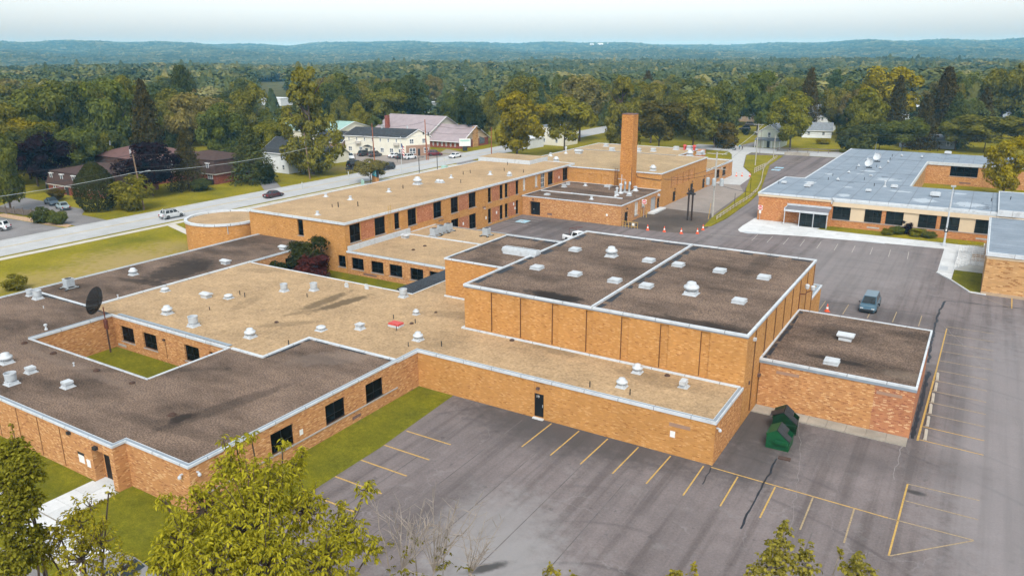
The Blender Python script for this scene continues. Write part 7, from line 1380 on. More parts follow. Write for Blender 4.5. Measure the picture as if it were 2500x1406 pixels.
for u, w_ in ((1.0, 2.0), (5.6, 1.5)): x, y = Vector(a_) + Vector((math.cos(d_), math.sin(d_))) * u + Vector((math.sin(d_), -math.cos(d_))) * .2; window(h5_, (x, y, .7), d_, w_, 1.7, 2, 2, .12, 'white_trim', 'house_glass', None)
MB().box(3.7, 4.4, -.15, -.125, 0, 2.1).build('door', 'dark_metal', q); MB().tube([(-160, 184, 7), (-160, 184, 8.8)], .35, 8).build('chimney', 'galvanised', h5_, world=True); MB().tube([(-152, 186.4, 7), (-152, 186.4, 8.6)], .25, 8).build('chimney', 'white_metal', h5_, world=True)
h6_ = quad_house('church', 'low brick church with mauve metal roof and gabled stone front', 'church', (-160.0, 205.6), (-146.1, 206.5), (-145.7, 221.7), (-160.0, 221.7), 2.5, 6.9, 'house_brick', 'mauve_roof', .7, gable='beige_panel')
wins(h6_, (-160.0, 205.6), (-146.1, 206.5), [(1.0 + 1.7 * k, .5, .5, 1.6, 1) for k in range(7)]); q = MB().prism([(-145.9, 212.6), (-145.55, 212.6), (-145.55, 215.4), (-145.9, 215.4)], 0, 6.6).build('stone_pier', 'tan_brick', h6_, world=True)
for y0, y1, z in ((208.6, 211.6, 3.2), (216.4, 219.6, 3.2)): MB().quad((-145.75, y0, .6), (-145.75, y1, .6), (-145.75, y1, z if y0 < 212 else 2.2), (-145.75, y0, 2.2 if y0 < 212 else z)).build('window', 'house_glass', h6_, world=True)
h7_ = quad_house('church_hall', 'larger mauve roofed hall behind church with red brick chimney', 'church hall', (-183, 204), (-159.5, 204.5), (-159.5, 228), (-183, 228), 3.4, 9.2, 'cream_siding', 'mauve_roof', .5); MB().box(-178.6, -177.4, 207, 208.2, 4, 9.4).build('chimney', 'house_brick', h7_, world=True)
def box_building(name, label, cat, px, py, w_, d_, h, wall, roof, rz=0, hp_=None):
    p = AT(px, py); c, s = math.cos(rz), math.sin(rz); Q = lambda x, y: (p.x + x * c - y * s, p.y + x * s + y * c)
    if hp_: o = quad_house(name, label, cat, Q(-w_ / 2, 0), Q(w_ / 2, 0), Q(w_ / 2, d_), Q(-w_ / 2, d_), h, h + hp_, wall, roof)
    else:
        o = thing(name, label, cat, (p.x, p.y, 0)); P = [Q(-w_ / 2, 0), Q(w_ / 2, 0), Q(w_ / 2, d_), Q(-w_ / 2, d_)]; MB().prism(P, -.1, h, top=False).build('wall', wall, o, world=True); MB().prism(offset(P, .2), h, h + .3).build('roof', roof, o, world=True)
    n = max(2, int(w_ / 3.5)); a, b_ = Q(-w_ / 2, 0), Q(w_ / 2, 0)
    wins(o, a, b_, [(w_ * (k + .35) / n, .9, 1.0, 1.3) for k in range(n)] + ([(w_ * (k + .35) / n, 3.6, 1.0, 1.3) for k in range(n)] if h > 5 else [])); return o
b_ = box_building('teal_roof_hall', 'long hall with pale teal metal roof behind the grey house', 'hall', 690, 352, 46, 20, 5, 'cream_siding', 'teal_roof', .1, 2.6); b_ = box_building('teal_roof_shed', 'small pale teal roofed shed left of cream building', 'shed', 835, 338, 12, 9, 4, 'cream_siding', 'teal_roof', .1, 2)
# white house at the lane corner, garages and far houses on the right
h8_ = quad_house('lane_house', 'small pale two-storey house with porch at lane corner', 'house', (-57.9, 250.6 + 9), (-63.9, 249.8 + 9), (-63.9, 249.8 + 9), (-57.9, 250.6 + 9), 0, 0, 'pale_green_siding', 'grey_roof') if 0 else None
hx, hy = -61.2, 259.3
h8_ = quad_house('lane_house', 'small pale two-storey house with porch roof at lane corner', 'house', (hx + 3.6, hy), (hx + 3.6, hy + 10), (hx - 3.6, hy + 10), (hx - 3.6, hy), 4.9, 7.4, 'pale_green_siding', 'grey_roof', .4)
wins(h8_, (hx - 3.6, hy), (hx + 3.6, hy), [(3.1, 3.3, 1.0, 1.6)]); MB().quad((hx - 4.2, hy - 1.7, 2.6), (hx + 4.2, hy - 1.7, 2.6), (hx + 4.0, hy - .02, 3.2), (hx - 4.0, hy - .02, 3.2)).box(hx - 4.1, hx + 4.1, hy - 1.6, hy - 1.5, 2.3, 2.58).build('porch_roof', 'grey_roof', h8_, world=True)
MB().box(hx - .5, hx + .4, hy - .08, hy - .01, 0, 2.1).build('door', 'dark_metal', h8_, world=True)
for x in (-3.9, -1.3, 1.3, 3.9): MB().box(hx + x - .08, hx + x + .08, hy - 1.62, hy - 1.5, 0, 2.3).build('porch_post', 'white_trim', h8_, world=True)
box_building('white_garage', 'white garage with grey roof on lawn behind back road', 'garage', 1993, 337, 10, 7, 2.8, 'white_siding', 'grey_roof', .25, 2.4)
box_building('white_farmhouse', 'white house gable showing between trees above garage', 'house', 2005, 318, 11, 10, 5.6, 'white_siding', 'grey_roof', .5, 4)
box_building('blue_grey_house', 'blue grey house with wide porch on far right rise', 'house', 2465, 288, 15, 11, 5.6, 'bluegrey_siding', 'grey_roof', .1, 3.6); box_building('blue_grey_barn', 'low grey wing house beside blue grey house', 'house', 2428, 287, 14, 9, 3.2, 'bluegrey_siding', 'grey_roof', .1, 2.6)
box_building('white_gable_house', 'white house with roof glimpsed between dark conifers right', 'house', 2213, 292, 9, 9, 5.8, 'white_siding', 'white_roof', .3, 3.2); box_building('grey_shed', 'low grey shed under dark conifers behind grey roofed school', 'shed', 2262, 362, 16, 7, 2.6, 'grey_siding', 'grey_roof', .1, 1.6)
box_building('beige_garage', 'beige garage at far end of the lane', 'garage', 1808, 297, 11, 7, 3.2, 'beige_panel', 'grey_roof', .1, 2.2)
for k, (px, py, w_, d_, h, rf, lb) in enumerate(((1205, 218, 34, 20, 6, 'white_roof', 'large white flat building far behind church hall'), (1130, 226, 26, 14, 5, 'white_roof', 'white flat commercial building left of large white one'), (1060, 268, 24, 12, 5, 'white_roof', 'white roofed store glimpsed behind church hall trees'), (985, 275, 30, 12, 5, 'white_roof', 'white store half hidden behind round dark tree'), (662, 258, 16, 10, 4, 'white_roof', 'white roof glimpsed left of tall roadside tree'), (535, 226, 14, 9, 4, 'white_roof', 'white roof in far trees beside tall pine'), (1590, 162, 40, 16, 7, 'white_roof', 'tiny far white building in hazy forest'), (575, 330, 14, 10, 4, 'white_roof', 'white roof glimpsed under trees left of spruce'), (1345, 355, 10, 9, 6, 'grey_roof', 'cream house wall between bright tree and olive tree'), (1268, 362, 8, 8, 3, 'white_roof', 'white shed under bright yellow green tree'))):
    box_building('far_building', lb, 'building', px, py, w_, d_, h, 'white_siding' if 'cream' not in lb else 'cream_siding', rf, RND.uniform(-.2, .2))
# farm and masts on the far ridge
def far_at(px, d):
    q = _ray(px, 110); q = Vector((q.x, q.y)).normalized() * d; return Vector((q.x, q.y, ground_z(q.x, q.y)))
for px, d, w_, lb in ((1445, 4600, 22, 'left'), (1466, 4620, 30, 'middle'), (1484, 4600, 12, 'right')):
    p = far_at(px, d); o = thing('far_barn', 'white farm barn on distant ridge, %s of three' % lb, 'barn', p, .5); MB().box(-w_ / 2, w_ / 2, -6, 6, 0, 13).build('wall', 'white_siding', o); MB().quad((-w_ / 2, -6.5, 13), (w_ / 2, -6.5, 13), (w_ / 2, 0, 17), (-w_ / 2, 0, 17)).quad((w_ / 2, 6.5, 13), (-w_ / 2, 6.5, 13), (-w_ / 2, 0, 17), (w_ / 2, 0, 17)).build('roof', 'white_roof', o)
for px, d, h, lb in ((1427, 5200, 52, 'thin radio mast on distant ridge at picture centre'), (32, 5200, 40, 'thin radio mast on distant ridge at far left')):
    p = far_at(px, d); o = thing('radio_mast', lb, 'mast', p); b = MB()
    for dx, dy in ((0, 1.1), (-.95, -.55), (.95, -.55)): b.tube([(dx, dy, 0), (dx, dy, h)], .35, 4)
    for k in range(20): b.tube([(0, 1.1, h * k / 20), (-.95, -.55, h * (k + 1) / 20), (.95, -.55, h * k / 20)], .2, 3)
    b.build('lattice', 'galvanised', o)
# ------------------------------------------------------------------ trees
NR = np.random.default_rng(11)
def mesh_np(name, V, F, mat):
    me = bpy.data.meshes.new(name); nv, nf, k = len(V), len(F), F.shape[1]
    me.vertices.add(nv); me.vertices.foreach_set('co', V.astype(np.float32).ravel()); me.loops.add(nf * k); me.loops.foreach_set('vertex_index', F.astype(np.int32).ravel())
    me.polygons.add(nf); me.polygons.foreach_set('loop_start', np.arange(nf, dtype=np.int32) * k); me.update(calc_edges=True); me.materials.append(MATS[mat]); return me
def unit_rows(A): return A / np.maximum(1e-9, np.linalg.norm(A, axis=1, keepdims=True))
def cards(P, Nrm, size, jit=.7, aspect=.62, droop=0):
    n = len(P); N = unit_rows(Nrm + NR.normal(0, jit, (n, 3))); R_ = NR.normal(0, 1, (n, 3)); R_[:, 2] -= droop
    A = unit_rows(R_ - (R_ * N).sum(1, keepdims=True) * N); B = np.cross(N, A); s = (size * NR.uniform(.65, 1.35, n))[:, None]
    V = np.stack([P - A * s, P - B * s * aspect, P + A * s, P + B * s * aspect], 1).reshape(-1, 3); return V, np.arange(4 * n).reshape(-1, 4)
def env_points(kind, n, rng):
    """lobe centres and radii of a crown in a unit tree (diameter 1, height 1)"""
    C, R = [], []
    for i in range(n):
        d = unit_rows(rng.normal(0, 1, (1, 3)))[0]; q = rng.uniform(.45, .95)
        if kind == 'round': c = np.array([0, 0, .54]) + d * q * np.array([.36, .36, .36]); r = rng.uniform(.10, .17)
        elif kind == 'oval': c = np.array([0, 0, .53]) + d * q * np.array([.34, .34, .40]); r = rng.uniform(.10, .16)
        elif kind == 'spread': c = np.array([0, 0, .57]) + d * q * np.array([.40, .40, .30]); r = rng.uniform(.09, .15)
        elif kind == 'bush': c = np.array([0, 0, .42]) + d * q * np.array([.36, .36, .40]); r = rng.uniform(.14, .22)
        elif kind == 'pyramid':
            q = rng.uniform(.15, .95); z = .10 + .87 * rng.uniform(0, 1) ** 1.25; w = .52 * (1 - z) ** .62 * min(1, (z - .03) * 5) + .02; a = rng.uniform(0, 2 * PI); c = np.array([math.cos(a) * w * q, math.sin(a) * w * q, z]); r = rng.uniform(.07, .12) * (.55 + (1 - z) * .6)
        C.append(c); R.append(r)
    return np.array(C), np.array(R)
def crown(kind, seed, n=9000, size=.021):
    global NR
    NR = np.random.default_rng(seed); rng = NR
    if kind in ('conifer', 'pine', 'dense'):
        P, N = [], []
        if kind == 'dense':
            t_ = rng.uniform(0, 1, n) ** .8; a = rng.uniform(0, 2 * PI, n); rad = .49 * np.clip(np.sin(np.clip(t_ * .78 + .20, 0, 1) * PI) ** .75, 0, 1) * (1 + .08 * np.sin(a * 5 + t_ * 9)) * rng.uniform(.86, 1.02, n)
            P = np.stack([rad * np.cos(a), rad * np.sin(a), .02 + t_ * .98], 1); N = np.stack([np.cos(a), np.sin(a), .3 + t_ * .5], 1); V, F = cards(P, N, size * .9, .6, .5)
        else:
            m = 46 if kind == 'conifer' else 26; z0 = .06 if kind == 'conifer' else .30
            for i in range(m):
                t_ = i / (m - 1); z = z0 + (1 - z0 - .03) * t_; L = .5 * ((1 - t_) ** .66) * rng.uniform(.85, 1.12) + .015 if kind == 'conifer' else .48 * math.sin((1 - t_) * 2.2 + .35) ** .8 * rng.uniform(.5, 1.1)
                nb = 9 if kind == 'conifer' else 7
                for j in range(nb):
                    a = 2 * PI * (j + rng.uniform(-.4, .4)) / nb + i * 1.7; k_ = max(3, int(n / m / nb)); u = rng.uniform(.12, 1, k_) ** .7 * L * rng.uniform(.75, 1.12); dr = -.11 * (u / .5) if kind == 'conifer' else .10 * u
                    w = rng.normal(0, .035, k_); P.append(np.stack([u * math.cos(a) - w * math.sin(a), u * math.sin(a) + w * math.cos(a), z + dr + rng.normal(0, .008, k_)], 1)); N.append(np.tile([math.cos(a) * .4, math.sin(a) * .4, .9], (k_, 1)))
            V, F = cards(np.concatenate(P), np.concatenate(N), size * (1.0 if kind == 'conifer' else 1.15), .55, .42, .3)
        return mesh_np('crown', V, F, 'needles')
    C, R = env_points(kind, 95 if kind == 'pyramid' else 30, rng); per = int(n / len(C)); P, N = [], []
    cen = C.mean(0)
    for c, r in zip(C, R):
        d = unit_rows(rng.normal(0, 1, (per, 3)) + unit_rows((c - cen)[None])[0] * .55 + np.array([0, 0, .25])); rr = r * rng.uniform(.55, 1.08, per)[:, None]; P.append(c + d * rr * np.array([1, 1, .85])); N.append(d + np.array([0, 0, .35]))
    V, F = cards(np.concatenate(P), np.concatenate(N), size, .36)
    V[:, 2] += (1 - np.percentile(V[:, 2], 99.7)) * np.clip(V[:, 2] / .6, 0, 1); V[:, :2] *= .5 / np.percentile(np.hypot(V[:, 0], V[:, 1]), 98.5); return mesh_np('crown', V, F, 'leaves')
CR_ = {'round': [crown('round', 20 + k) for k in range(5)], 'oval': [crown('oval', 40 + k) for k in range(3)], 'spread': [crown('spread', 50 + k) for k in range(3)], 'pyramid': [crown('pyramid', 60 + k, 16000, .019) for k in range(2)], 'bush': [crown('bush', 70 + k, 4500, .034) for k in range(3)], 'conifer': [crown('conifer', 80 + k, 8000, .024) for k in range(3)], 'pine': [crown('pine', 90 + k, 6000, .026) for k in range(2)], 'dense': [crown('dense', 100, 9000, .026)]}
def trunk_mesh(seed, kind):
    r = random.Random(seed); b = MB(); top = .9 if kind in ('conifer', 'pine', 'pyramid') else .5
    b.tube([(0, 0, -.01), (r.uniform(-.01, .01), r.uniform(-.01, .01), top * .5), (0, 0, top)], .028, 7, r1=.006)
    if kind not in ('conifer', 'dense'):
        for k in range(9): a = r.uniform(0, 2 * PI); z = r.uniform(.2, top * .9); L = r.uniform(.15, .34); b.tube([(0, 0, z), (L * .5 * math.cos(a), L * .5 * math.sin(a), z + L * .35), (L * math.cos(a), L * math.sin(a), z + L * .8)], .012, 4, r1=.003)
    return b.mesh('trunk', 'trunk_bark')
TR_ = {k: [trunk_mesh(i, k) for i in range(2)] for k in CR_}
TC = dict(olive=(.145, .138, .024), green=(.098, .115, .024), dark=(.066, .078, .020), yg=(.22, .19, .012), lime=(.16, .155, .018), purple=(.018, .009, .013), brown=(.062, .050, .014), tan=(.165, .14, .045), teal=(.06, .085, .034), hazy=(.085, .10, .030), bronze=(.10, .078, .014), maroon=(.060, .016, .013), deep=(.030, .036, .008))
_tk = {}
def tree(kind, loc, h, w, colr, label, group=None, name=None, cat='tree', rz=None):
    k = _tk.get(kind, 0); _tk[kind] = k + 1
    o = thing(name or {'conifer': 'spruce_tree', 'pine': 'pine_tree', 'dense': 'arborvitae', 'bush': 'bush'}.get(kind, 'broadleaf_tree'), label, cat, loc, RND.uniform(0, 6.28) if rz is None else rz, group, (w, w, h))
    c = link('crown', CR_[kind][k % len(CR_[kind])], o); q = TC[colr] if isinstance(colr, str) else colr; j = RND.uniform(.88, 1.14); c.color = (q[0] * j * RND.uniform(.95, 1.06), q[1] * j, q[2] * j, 1)
    t_ = link('trunk', TR_[kind][k % 2], o); t_.scale = (min(1, .012 * h / .028 / w * 1.6),) * 2 + (1,)
    return o
def ptree(kind, px, yb, yt, wpx, colr, label, **k):
    b_ = AT(px, yb); dpt = PX(b_)[2]; return tree(kind, (b_.x, b_.y, 0), max(1, TOPZ(b_, yt)) * 1.02, wpx * dpt / _f * dict(pyramid=1.05, conifer=1.18, dense=1.05, bush=1.05).get(kind, 1.08), colr, label, **k)
T_ = [
 ('pyramid', 765, 426, 172, 150, 'olive', 'tallest roadside tree, broad pointed crown left of cream building'),
 ('round', 115, 462, 330, 125, 'purple', 'dark purple maple left of mansard house'), ('round', 375, 478, 352, 135, 'purple', 'dark purple maple behind the leaning utility pole'), ('dense', 241, 514, 398, 92, (.034, .036, .010), 'dense dark arborvitae in front of mansard house'), ('bush', 325, 512, 432, 100, 'lime', 'round yellow green shrub tree beside leaning pole'),
 ('conifer', 618, 446, 308, 112, 'dark', 'dark spruce on lawn left of grey house'), ('conifer', 462, 462, 328, 92, 'brown', 'loose brown green hemlock right of purple maple'), ('bush', 650, 448, 398, 50, 'deep', 'dark low evergreen shrub at foot of spruce'), ('bush', 492, 466, 437, 52, 'dark', 'low dark shrub on roadside lawn below hemlock'),
 ('bush', 103, 544, 508, 52, 'dark', 'dark bush at end of picket fence, left one'), ('bush', 143, 548, 515, 46, 'green', 'dark bush at end of picket fence, right one'), ('bush', 140, 488, 460, 40, 'bronze', 'rust tinted shrub below mansard house'),
 ('oval', 28, 520, 328, 95, 'green', 'green tree at left edge above picket fence'), ('oval', 75, 438, 292, 125, 'yg', 'yellow green tree behind purple maple at left'), ('round', 5, 425, 245, 110, 'olive', 'olive tree cut by left edge, upper one'),
 ('round', 128, 395, 206, 140, 'green', 'big rounded dark tree at upper left'), ('oval', 225, 392, 208, 95, 'dark', 'dark tree second in the row behind apartment block'), ('round', 290, 398, 200, 120, 'green', 'broad tree above apartment block roof'), ('conifer', 372, 415, 196, 95, 'brown', 'tall brown spruce behind apartment block'), ('oval', 325, 365, 190, 90, 'olive', 'light topped tree left of tall brown spruce'),
 ('spread', 470, 400, 232, 115, 'tan', 'pale olive spreading tree right of tall brown spruce'), ('round', 545, 412, 258, 105, 'green', 'rounded tree above spruce, left of teal hall'), ('oval', 618, 375, 212, 92, 'olive', 'loose olive tree in front of teal roofed hall'), ('pine', 458, 330, 164, 66, 'dark', 'tall dark pine standing above the far trees at left'), ('round', 425, 352, 238, 70, 'olive', 'olive tree between brown spruce and dark pine'),
 ('round', 60, 330, 236, 90, 'tan', 'pale yellowish tree top behind left edge trees'),
 ('oval', 855, 320, 183, 82, 'green', 'dark round tree right behind tallest roadside tree'), ('oval', 905, 330, 215, 62, 'olive', 'olive tree left of the broad dark tree'), ('round', 985, 322, 188, 118, 'dark', 'broad dark tree above church hall'), ('oval', 838, 342, 238, 52, 'olive', 'olive tree behind cream building roof, left'), ('oval', 880, 345, 252, 50, 'lime', 'lighter round tree behind cream building roof'), ('oval', 922, 345, 285, 38, 'green', 'small round tree left of red brick chimney'),
 ('oval', 1140, 335, 215, 62, 'dark', 'dark tree behind church gable'), ('spread', 1152, 355, 252, 82, 'deep', 'round deep green tree right of church roof'), ('oval', 1190, 352, 225, 55, 'olive', 'olive tree left of bright yellow green tree'),
 ('oval', 1262, 388, 228, 128, 'yg', 'bright yellow green tree at end of two-storey roof'), ('round', 1268, 345, 192, 100, 'olive', 'olive tree behind bright yellow green tree'), ('spread', 1378, 380, 238, 135, 'lime', 'broad olive green tree left of chimney'), ('round', 1415, 345, 190, 122, 'tan', 'tan topped tree behind broad olive tree'), ('pyramid', 1515, 372, 193, 105, 'olive', 'pointed olive tree just left of chimney top'),
 ('spread', 1608, 378, 250, 128, 'bronze', 'broad bronze green tree right of chimney'), ('round', 1588, 350, 214, 80, 'olive', 'olive tree behind bronze tree'), ('round', 1690, 372, 226, 112, 'olive', 'olive tree behind right part of hall roof'), ('round', 1752, 350, 202, 105, 'green', 'large tree behind hall right corner'), ('bush', 1768, 362, 300, 72, 'bronze', 'low bronze shrub tree at lane corner lawn'),
 ('oval', 1928, 368, 229, 106, 'lime', 'round yellow topped tree beside lane house'), ('round', 1848, 330, 178, 102, 'green', 'tall green tree behind lane house'), ('conifer', 1965, 330, 168, 72, 'brown', 'brown green spruce behind garage trees'), ('round', 2030, 330, 220, 70, 'olive', 'olive tree above white garage'),
 ('oval', 2108, 352, 218, 92, 'lime', 'upright tree with bright top and pale stems'), ('round', 2152, 330, 168, 138, 'yg', 'large golden crown at upper right'), ('bush', 2090, 374, 310, 90, 'dark', 'dark low trees behind flagpole'), ('spread', 2200, 378, 290, 112, 'green', 'round green tree right of flagpole'), ('conifer', 2290, 352, 165, 110, 'brown', 'tallest brown conifer behind grey roofed school'), ('conifer', 2178, 350, 185, 70, 'brown', 'brown conifer left of tallest brown conifer'), ('conifer', 2247, 364, 232, 84, 'brown', 'shaggy brown conifer in front of grey shed'), ('spread', 2330, 368, 292, 92, 'olive', 'low olive tree between school roof and tall conifers'), ('conifer', 2322, 360, 226, 74, 'dark', 'dark spruce just right of tallest brown conifer'), ('round', 2145, 370, 300, 86, 'dark', 'dark rounded tree right behind bare white flagpole'), ('conifer', 2390, 345, 215, 70, 'brown', 'brown conifer right of tallest brown conifer'),
 ('spread', 2402, 372, 284, 158, 'olive', 'wide olive tree behind school courtyard'), ('oval', 2447, 482, 336, 102, 'yg', 'bright yellow green tree standing in school courtyard'), ('oval', 2075, 335, 222, 60, 'tan', 'pale tan tree left of upright bright tree'), ('round', 2440, 320, 160, 105, 'olive', 'olive tree at upper right corner of the town'), ('bush', 2480, 340, 298, 50, 'purple', 'dark purple shrub near right edge'), ('round', 2495, 318, 190, 70, 'lime', 'light green tree cut by right edge'), ('round', 2340, 305, 180, 90, 'green', 'green tree between two tall conifers'), ('pine', 2030, 290, 172, 50, 'teal', 'teal dark pine above garage trees'),
]
for q in T_: ptree(*q)
# planting by the buildings
tree('bush', (-79.6, 74.6, 0), 5.2, 6.2, 'deep', 'dark green garden shrub against two-storey end wall', name='bush', cat='bush'); tree('bush', (-75.6, 71.0, 0), 3.9, 5.8, 'maroon', 'dark red garden bush in front of green shrub', name='bush', cat='bush'); tree('bush', (-79.3, 68.3, 0), 3.2, 3.6, 'deep', 'low green bush at edge of tan roof', name='bush', cat='bush')
p = AT(905, 447); tree('spread', (p.x, p.y, 0), 5.5, 9.5, 'tan', 'thin bare looking tree over cyan message sign'); p = AT(42, 714); tree('bush', (p.x - 1.5, p.y + .5, 0), 2.0, 3.2, 'lime', 'yellow green bush peeking over west roof edge', name='bush', cat='bush')
for x, y, w_, h_, c_, lb in ((2165, 574, 2.2, 1.1, 'lime', 'leftmost low plant on school verge'), (2190, 573, 2.6, 1.4, 'green', 'low green plant on school verge'), (2210, 572, 2.4, 2.3, 'purple', 'dark round bush on school verge'), (2238, 578, 2.8, 1.4, 'lime', 'low leafy plant right of dark round bush'), (2268, 582, 2.6, 1.1, 'green', 'rightmost low plant on school verge'), (1820, 330, 3, 2.4, 'deep', 'dark round shrub on far lawn'), (2010, 352, 5, 1.8, 'yg', 'flower bed shrubs below white garage'), (2060, 358, 4, 1.6, 'deep', 'dark shrub on lawn right of garage')):
    p = AT(x, y); tree('bush', (p.x, p.y, .05), h_, w_, c_, lb, name='bush', cat='bush')
for k in range(30):
    a_, b_ = ((RND.uniform(-238, -190), RND.uniform(62, 150)), (RND.uniform(-204, -166), RND.uniform(137, 172)))[k % 2 if k < 24 else 0]
    if any((t_.location.x - a_) ** 2 + (t_.location.y - b_) ** 2 < 30 for t_ in COL.objects if t_.get('category') == 'tree'): continue
    h = RND.uniform(10, 15); tree(('round', 'oval', 'spread', 'round', 'conifer')[k % 5], (a_, b_, 0), h, h * RND.uniform(.7, 1.0) * (.6 if k % 5 == 4 else 1), ('green', 'olive', 'dark', 'lime', 'brown')[k % 5], 'tree crowding the yard behind the mansard apartment block', 'trees crowding behind the apartment block')
# belt of trees beyond the town
KEEP = [(2410, 245, 2500, 292, 425), (2192, 250, 2236, 292, 410), (1962, 300, 2026, 348, 300), (1175, 203, 1232, 222, 600), (1100, 214, 1150, 228, 560), (638, 200, 705, 232, 640), (1795, 285, 1850, 352, 300), (600, 300, 870, 352, 270), (830, 285, 1195, 385, 232), (1250, 340, 1290, 365, 230), (1325, 330, 1365, 360, 230), (525, 218, 545, 228, 560), (2240, 345, 2290, 365, 240)]
HOLD = [(t_.location.x, t_.location.y) for t_ in COL.objects if t_.get('category') == 'tree']
NOZ = [(-128, 75, -100, 262), (-141.5, -126, -400, 640), (-86, 300, 240, 261), (-203, -140, 40, 135), (-186, -140, 130, 232), (-76, -45, 255, 345), (-50, -20, 258, 290), (-60, 40, 262, 272)]
def belt_label(kk, cc, X):
    z_ = [t_ for lim, t_ in ((430, 'behind the mansard apartment block'), (830, 'beyond the grey clapboard house'), (1200, 'beyond the church'), (1460, 'behind the bright yellow green tree'), (1780, 'behind the brick chimney and hall'), (2060, 'behind the lane house'), (9999, 'beyond the grey roofed school')) if X < lim][0]
    return '%s %s %s' % (dict(olive='olive', green='green', hazy='pale green', dark='dark green', lime='light green', tan='tan', brown='brown', teal='teal green')[cc], dict(round='round tree', oval='upright tree', spread='spreading tree', pyramid='pointed tree', conifer='conifer')[kk], z_)
n = 0; tries = 0
kd = ['round', 'oval', 'round', 'spread', 'round', 'pyramid', 'conifer', 'oval']
while n < 212 and tries < 9000:
    tries += 1; px = RND.uniform(-60, 2560); dd = 190 + 285 * RND.random() ** .85; q = _ray(px, 110); q = Vector((q.x, q.y)).normalized() * dd
    if any(a < q.x < b_ and c < q.y < d for a, b_, c, d in NOZ): continue
    if any((q.x - x) ** 2 + (q.y - y) ** 2 < 60 for x, y in HOLD): continue
    kk = RND.choice(kd); h = RND.uniform(13, 19) * (1.0 if kk != 'conifer' else 1.12); w_ = h * RND.uniform(.8, 1.15) * (1 if kk not in ('conifer', 'pyramid') else .62)
    X, Yb, kz = PX((q.x, q.y, 0)); _, Yt, _ = PX((q.x, q.y, h)); hw = w_ * _f / kz / 2
    if any(X + hw > a and X - hw < c and Yb > b_ and Yt < d and kz < z for a, b_, c, d, z in KEEP): continue
    HOLD.append((q.x, q.y)); n += 1
    cc = RND.choice(('olive', 'green', 'green', 'hazy', 'dark', 'lime', 'tan', 'brown' if kk == 'conifer' else 'olive', 'teal'))
    tree(kk, (q.x, q.y, 0), h, w_, cc, belt_label(kk, cc, X), 'trees of the wooded belt')

# far forest: one mass to the ridges, crowns set on points
def far_crown(seed, kind='round'):
    rng = np.random.default_rng(seed); n = 640
    if kind == 'round':
        C, R = env_points('round', 13, rng); P, N = [], []
        for c, r in zip(C, R): d = unit_rows(rng.normal(0, 1, (56, 3)) + np.array([0, 0, .4])); P.append(c + d * r * 1.15); N.append(d + [0, 0, .5])
        P, N = np.concatenate(P), np.concatenate(N)
    else:
        t_ = rng.uniform(0, 1, n); a = rng.uniform(0, 2 * PI, n); w = .42 * (1 - t_) ** .85 + .02; P = np.stack([w * np.cos(a), w * np.sin(a), .1 + .9 * t_], 1); N = np.stack([np.cos(a), np.sin(a), np.full(n, .6)], 1)
    global NR
    NR = rng; V, F = cards(P, N, .055, .3, .8); return mesh_np('far_crown', V, F, 'far_leaves')
FC = [far_crown(200 + k) for k in range(4)] + [far_crown(210, 'con')]
fr = np.random.default_rng(5); pts = []
az = math.atan2(FW.x, FW.y)
for d0, d1, per in ((330, 700, 130), (700, 1500, 95), (1500, 3000, 170), (3000, 5600, 330)):
    m = int(.5 * (d1 * d1 - d0 * d0) * 1.62 / per); d = np.sqrt(fr.uniform(d0 * d0, d1 * d1, m)); a = az + fr.uniform(-.81, .81, m); pts.append(np.stack([d * np.sin(a), d * np.cos(a), d], 1))
pts = np.concatenate(pts)
fld = [AT(*q).xy for q in ((610, 222), (712, 226), (700, 204), (648, 203))]
fx = sum(q.x for q in fld) / 4; fy = sum(q.y for q in fld) / 4
keep = np.ones(len(pts), bool); d = pts[:, 2]
keep &= ~((d < 480) & (fr.uniform(0, 1, len(pts)) < .55))
fa = math.atan2(fx, fy); aa = np.arctan2(pts[:, 0], pts[:, 1]); keep &= ~((np.abs(aa - fa) < .026) & (d > 430) & (d < 900))
keep &= ~((np.abs(pts[:, 0] + 134) < 11) & (d < 900)); keep &= ~((pts[:, 1] > 236) & (pts[:, 1] < 264) & (pts[:, 0] > -140)); keep &= ~((d < 520) & (pts[:, 0] > -85) & (pts[:, 0] < 60) & (pts[:, 1] < 350))
for o_ in [o for o in COL.objects if o.get('category') in ('building', 'house', 'hall', 'barn')]:
    l = o_.location; dl = math.hypot(l.x, l.y)
    if dl < 300 or o_.get('category') == 'barn': continue
    la = math.atan2(l.x, l.y); keep &= ~((np.abs(aa - la) < .011) & (d < dl + 30) & (d > dl - 120))
for o_ in [o for o in COL.objects if o.get('category') == 'barn']: keep &= ~((np.abs(pts[:, 0] - o_.location.x) < 45) & (pts[:, 1] < o_.location.y + 14) & (pts[:, 1] > o_.location.y - 170) & (d > 4000))
pts = pts[keep]; d = pts[:, 2].copy()
Z = np.array([ground_z(x, y) for x, y in pts[:, :2]]); V = np.stack([pts[:, 0], pts[:, 1], Z - .6], 1)
me = bpy.data.meshes.new('forest_points'); me.vertices.add(len(V)); me.vertices.foreach_set('co', V.astype(np.float32).ravel())
kindv = np.where(fr.uniform(0, 1, len(V)) < .05, 4, fr.integers(0, 4, len(V))).astype(np.int32); lowf = np.sin(V[:, 0] * .011 + np.sin(V[:, 1] * .007) * 2) * np.sin(V[:, 1] * .009 + V[:, 0] * .004); hh = fr.uniform(9.5, 18.5, len(V)) * (1 + .22 * lowf) * np.where(kindv == 4, 1.12, 1); ww = hh * fr.uniform(.95, 1.35, len(V)) * np.where(kindv == 4, .6, 1) * np.clip(.9 + d / 4500, 1, 1.7)
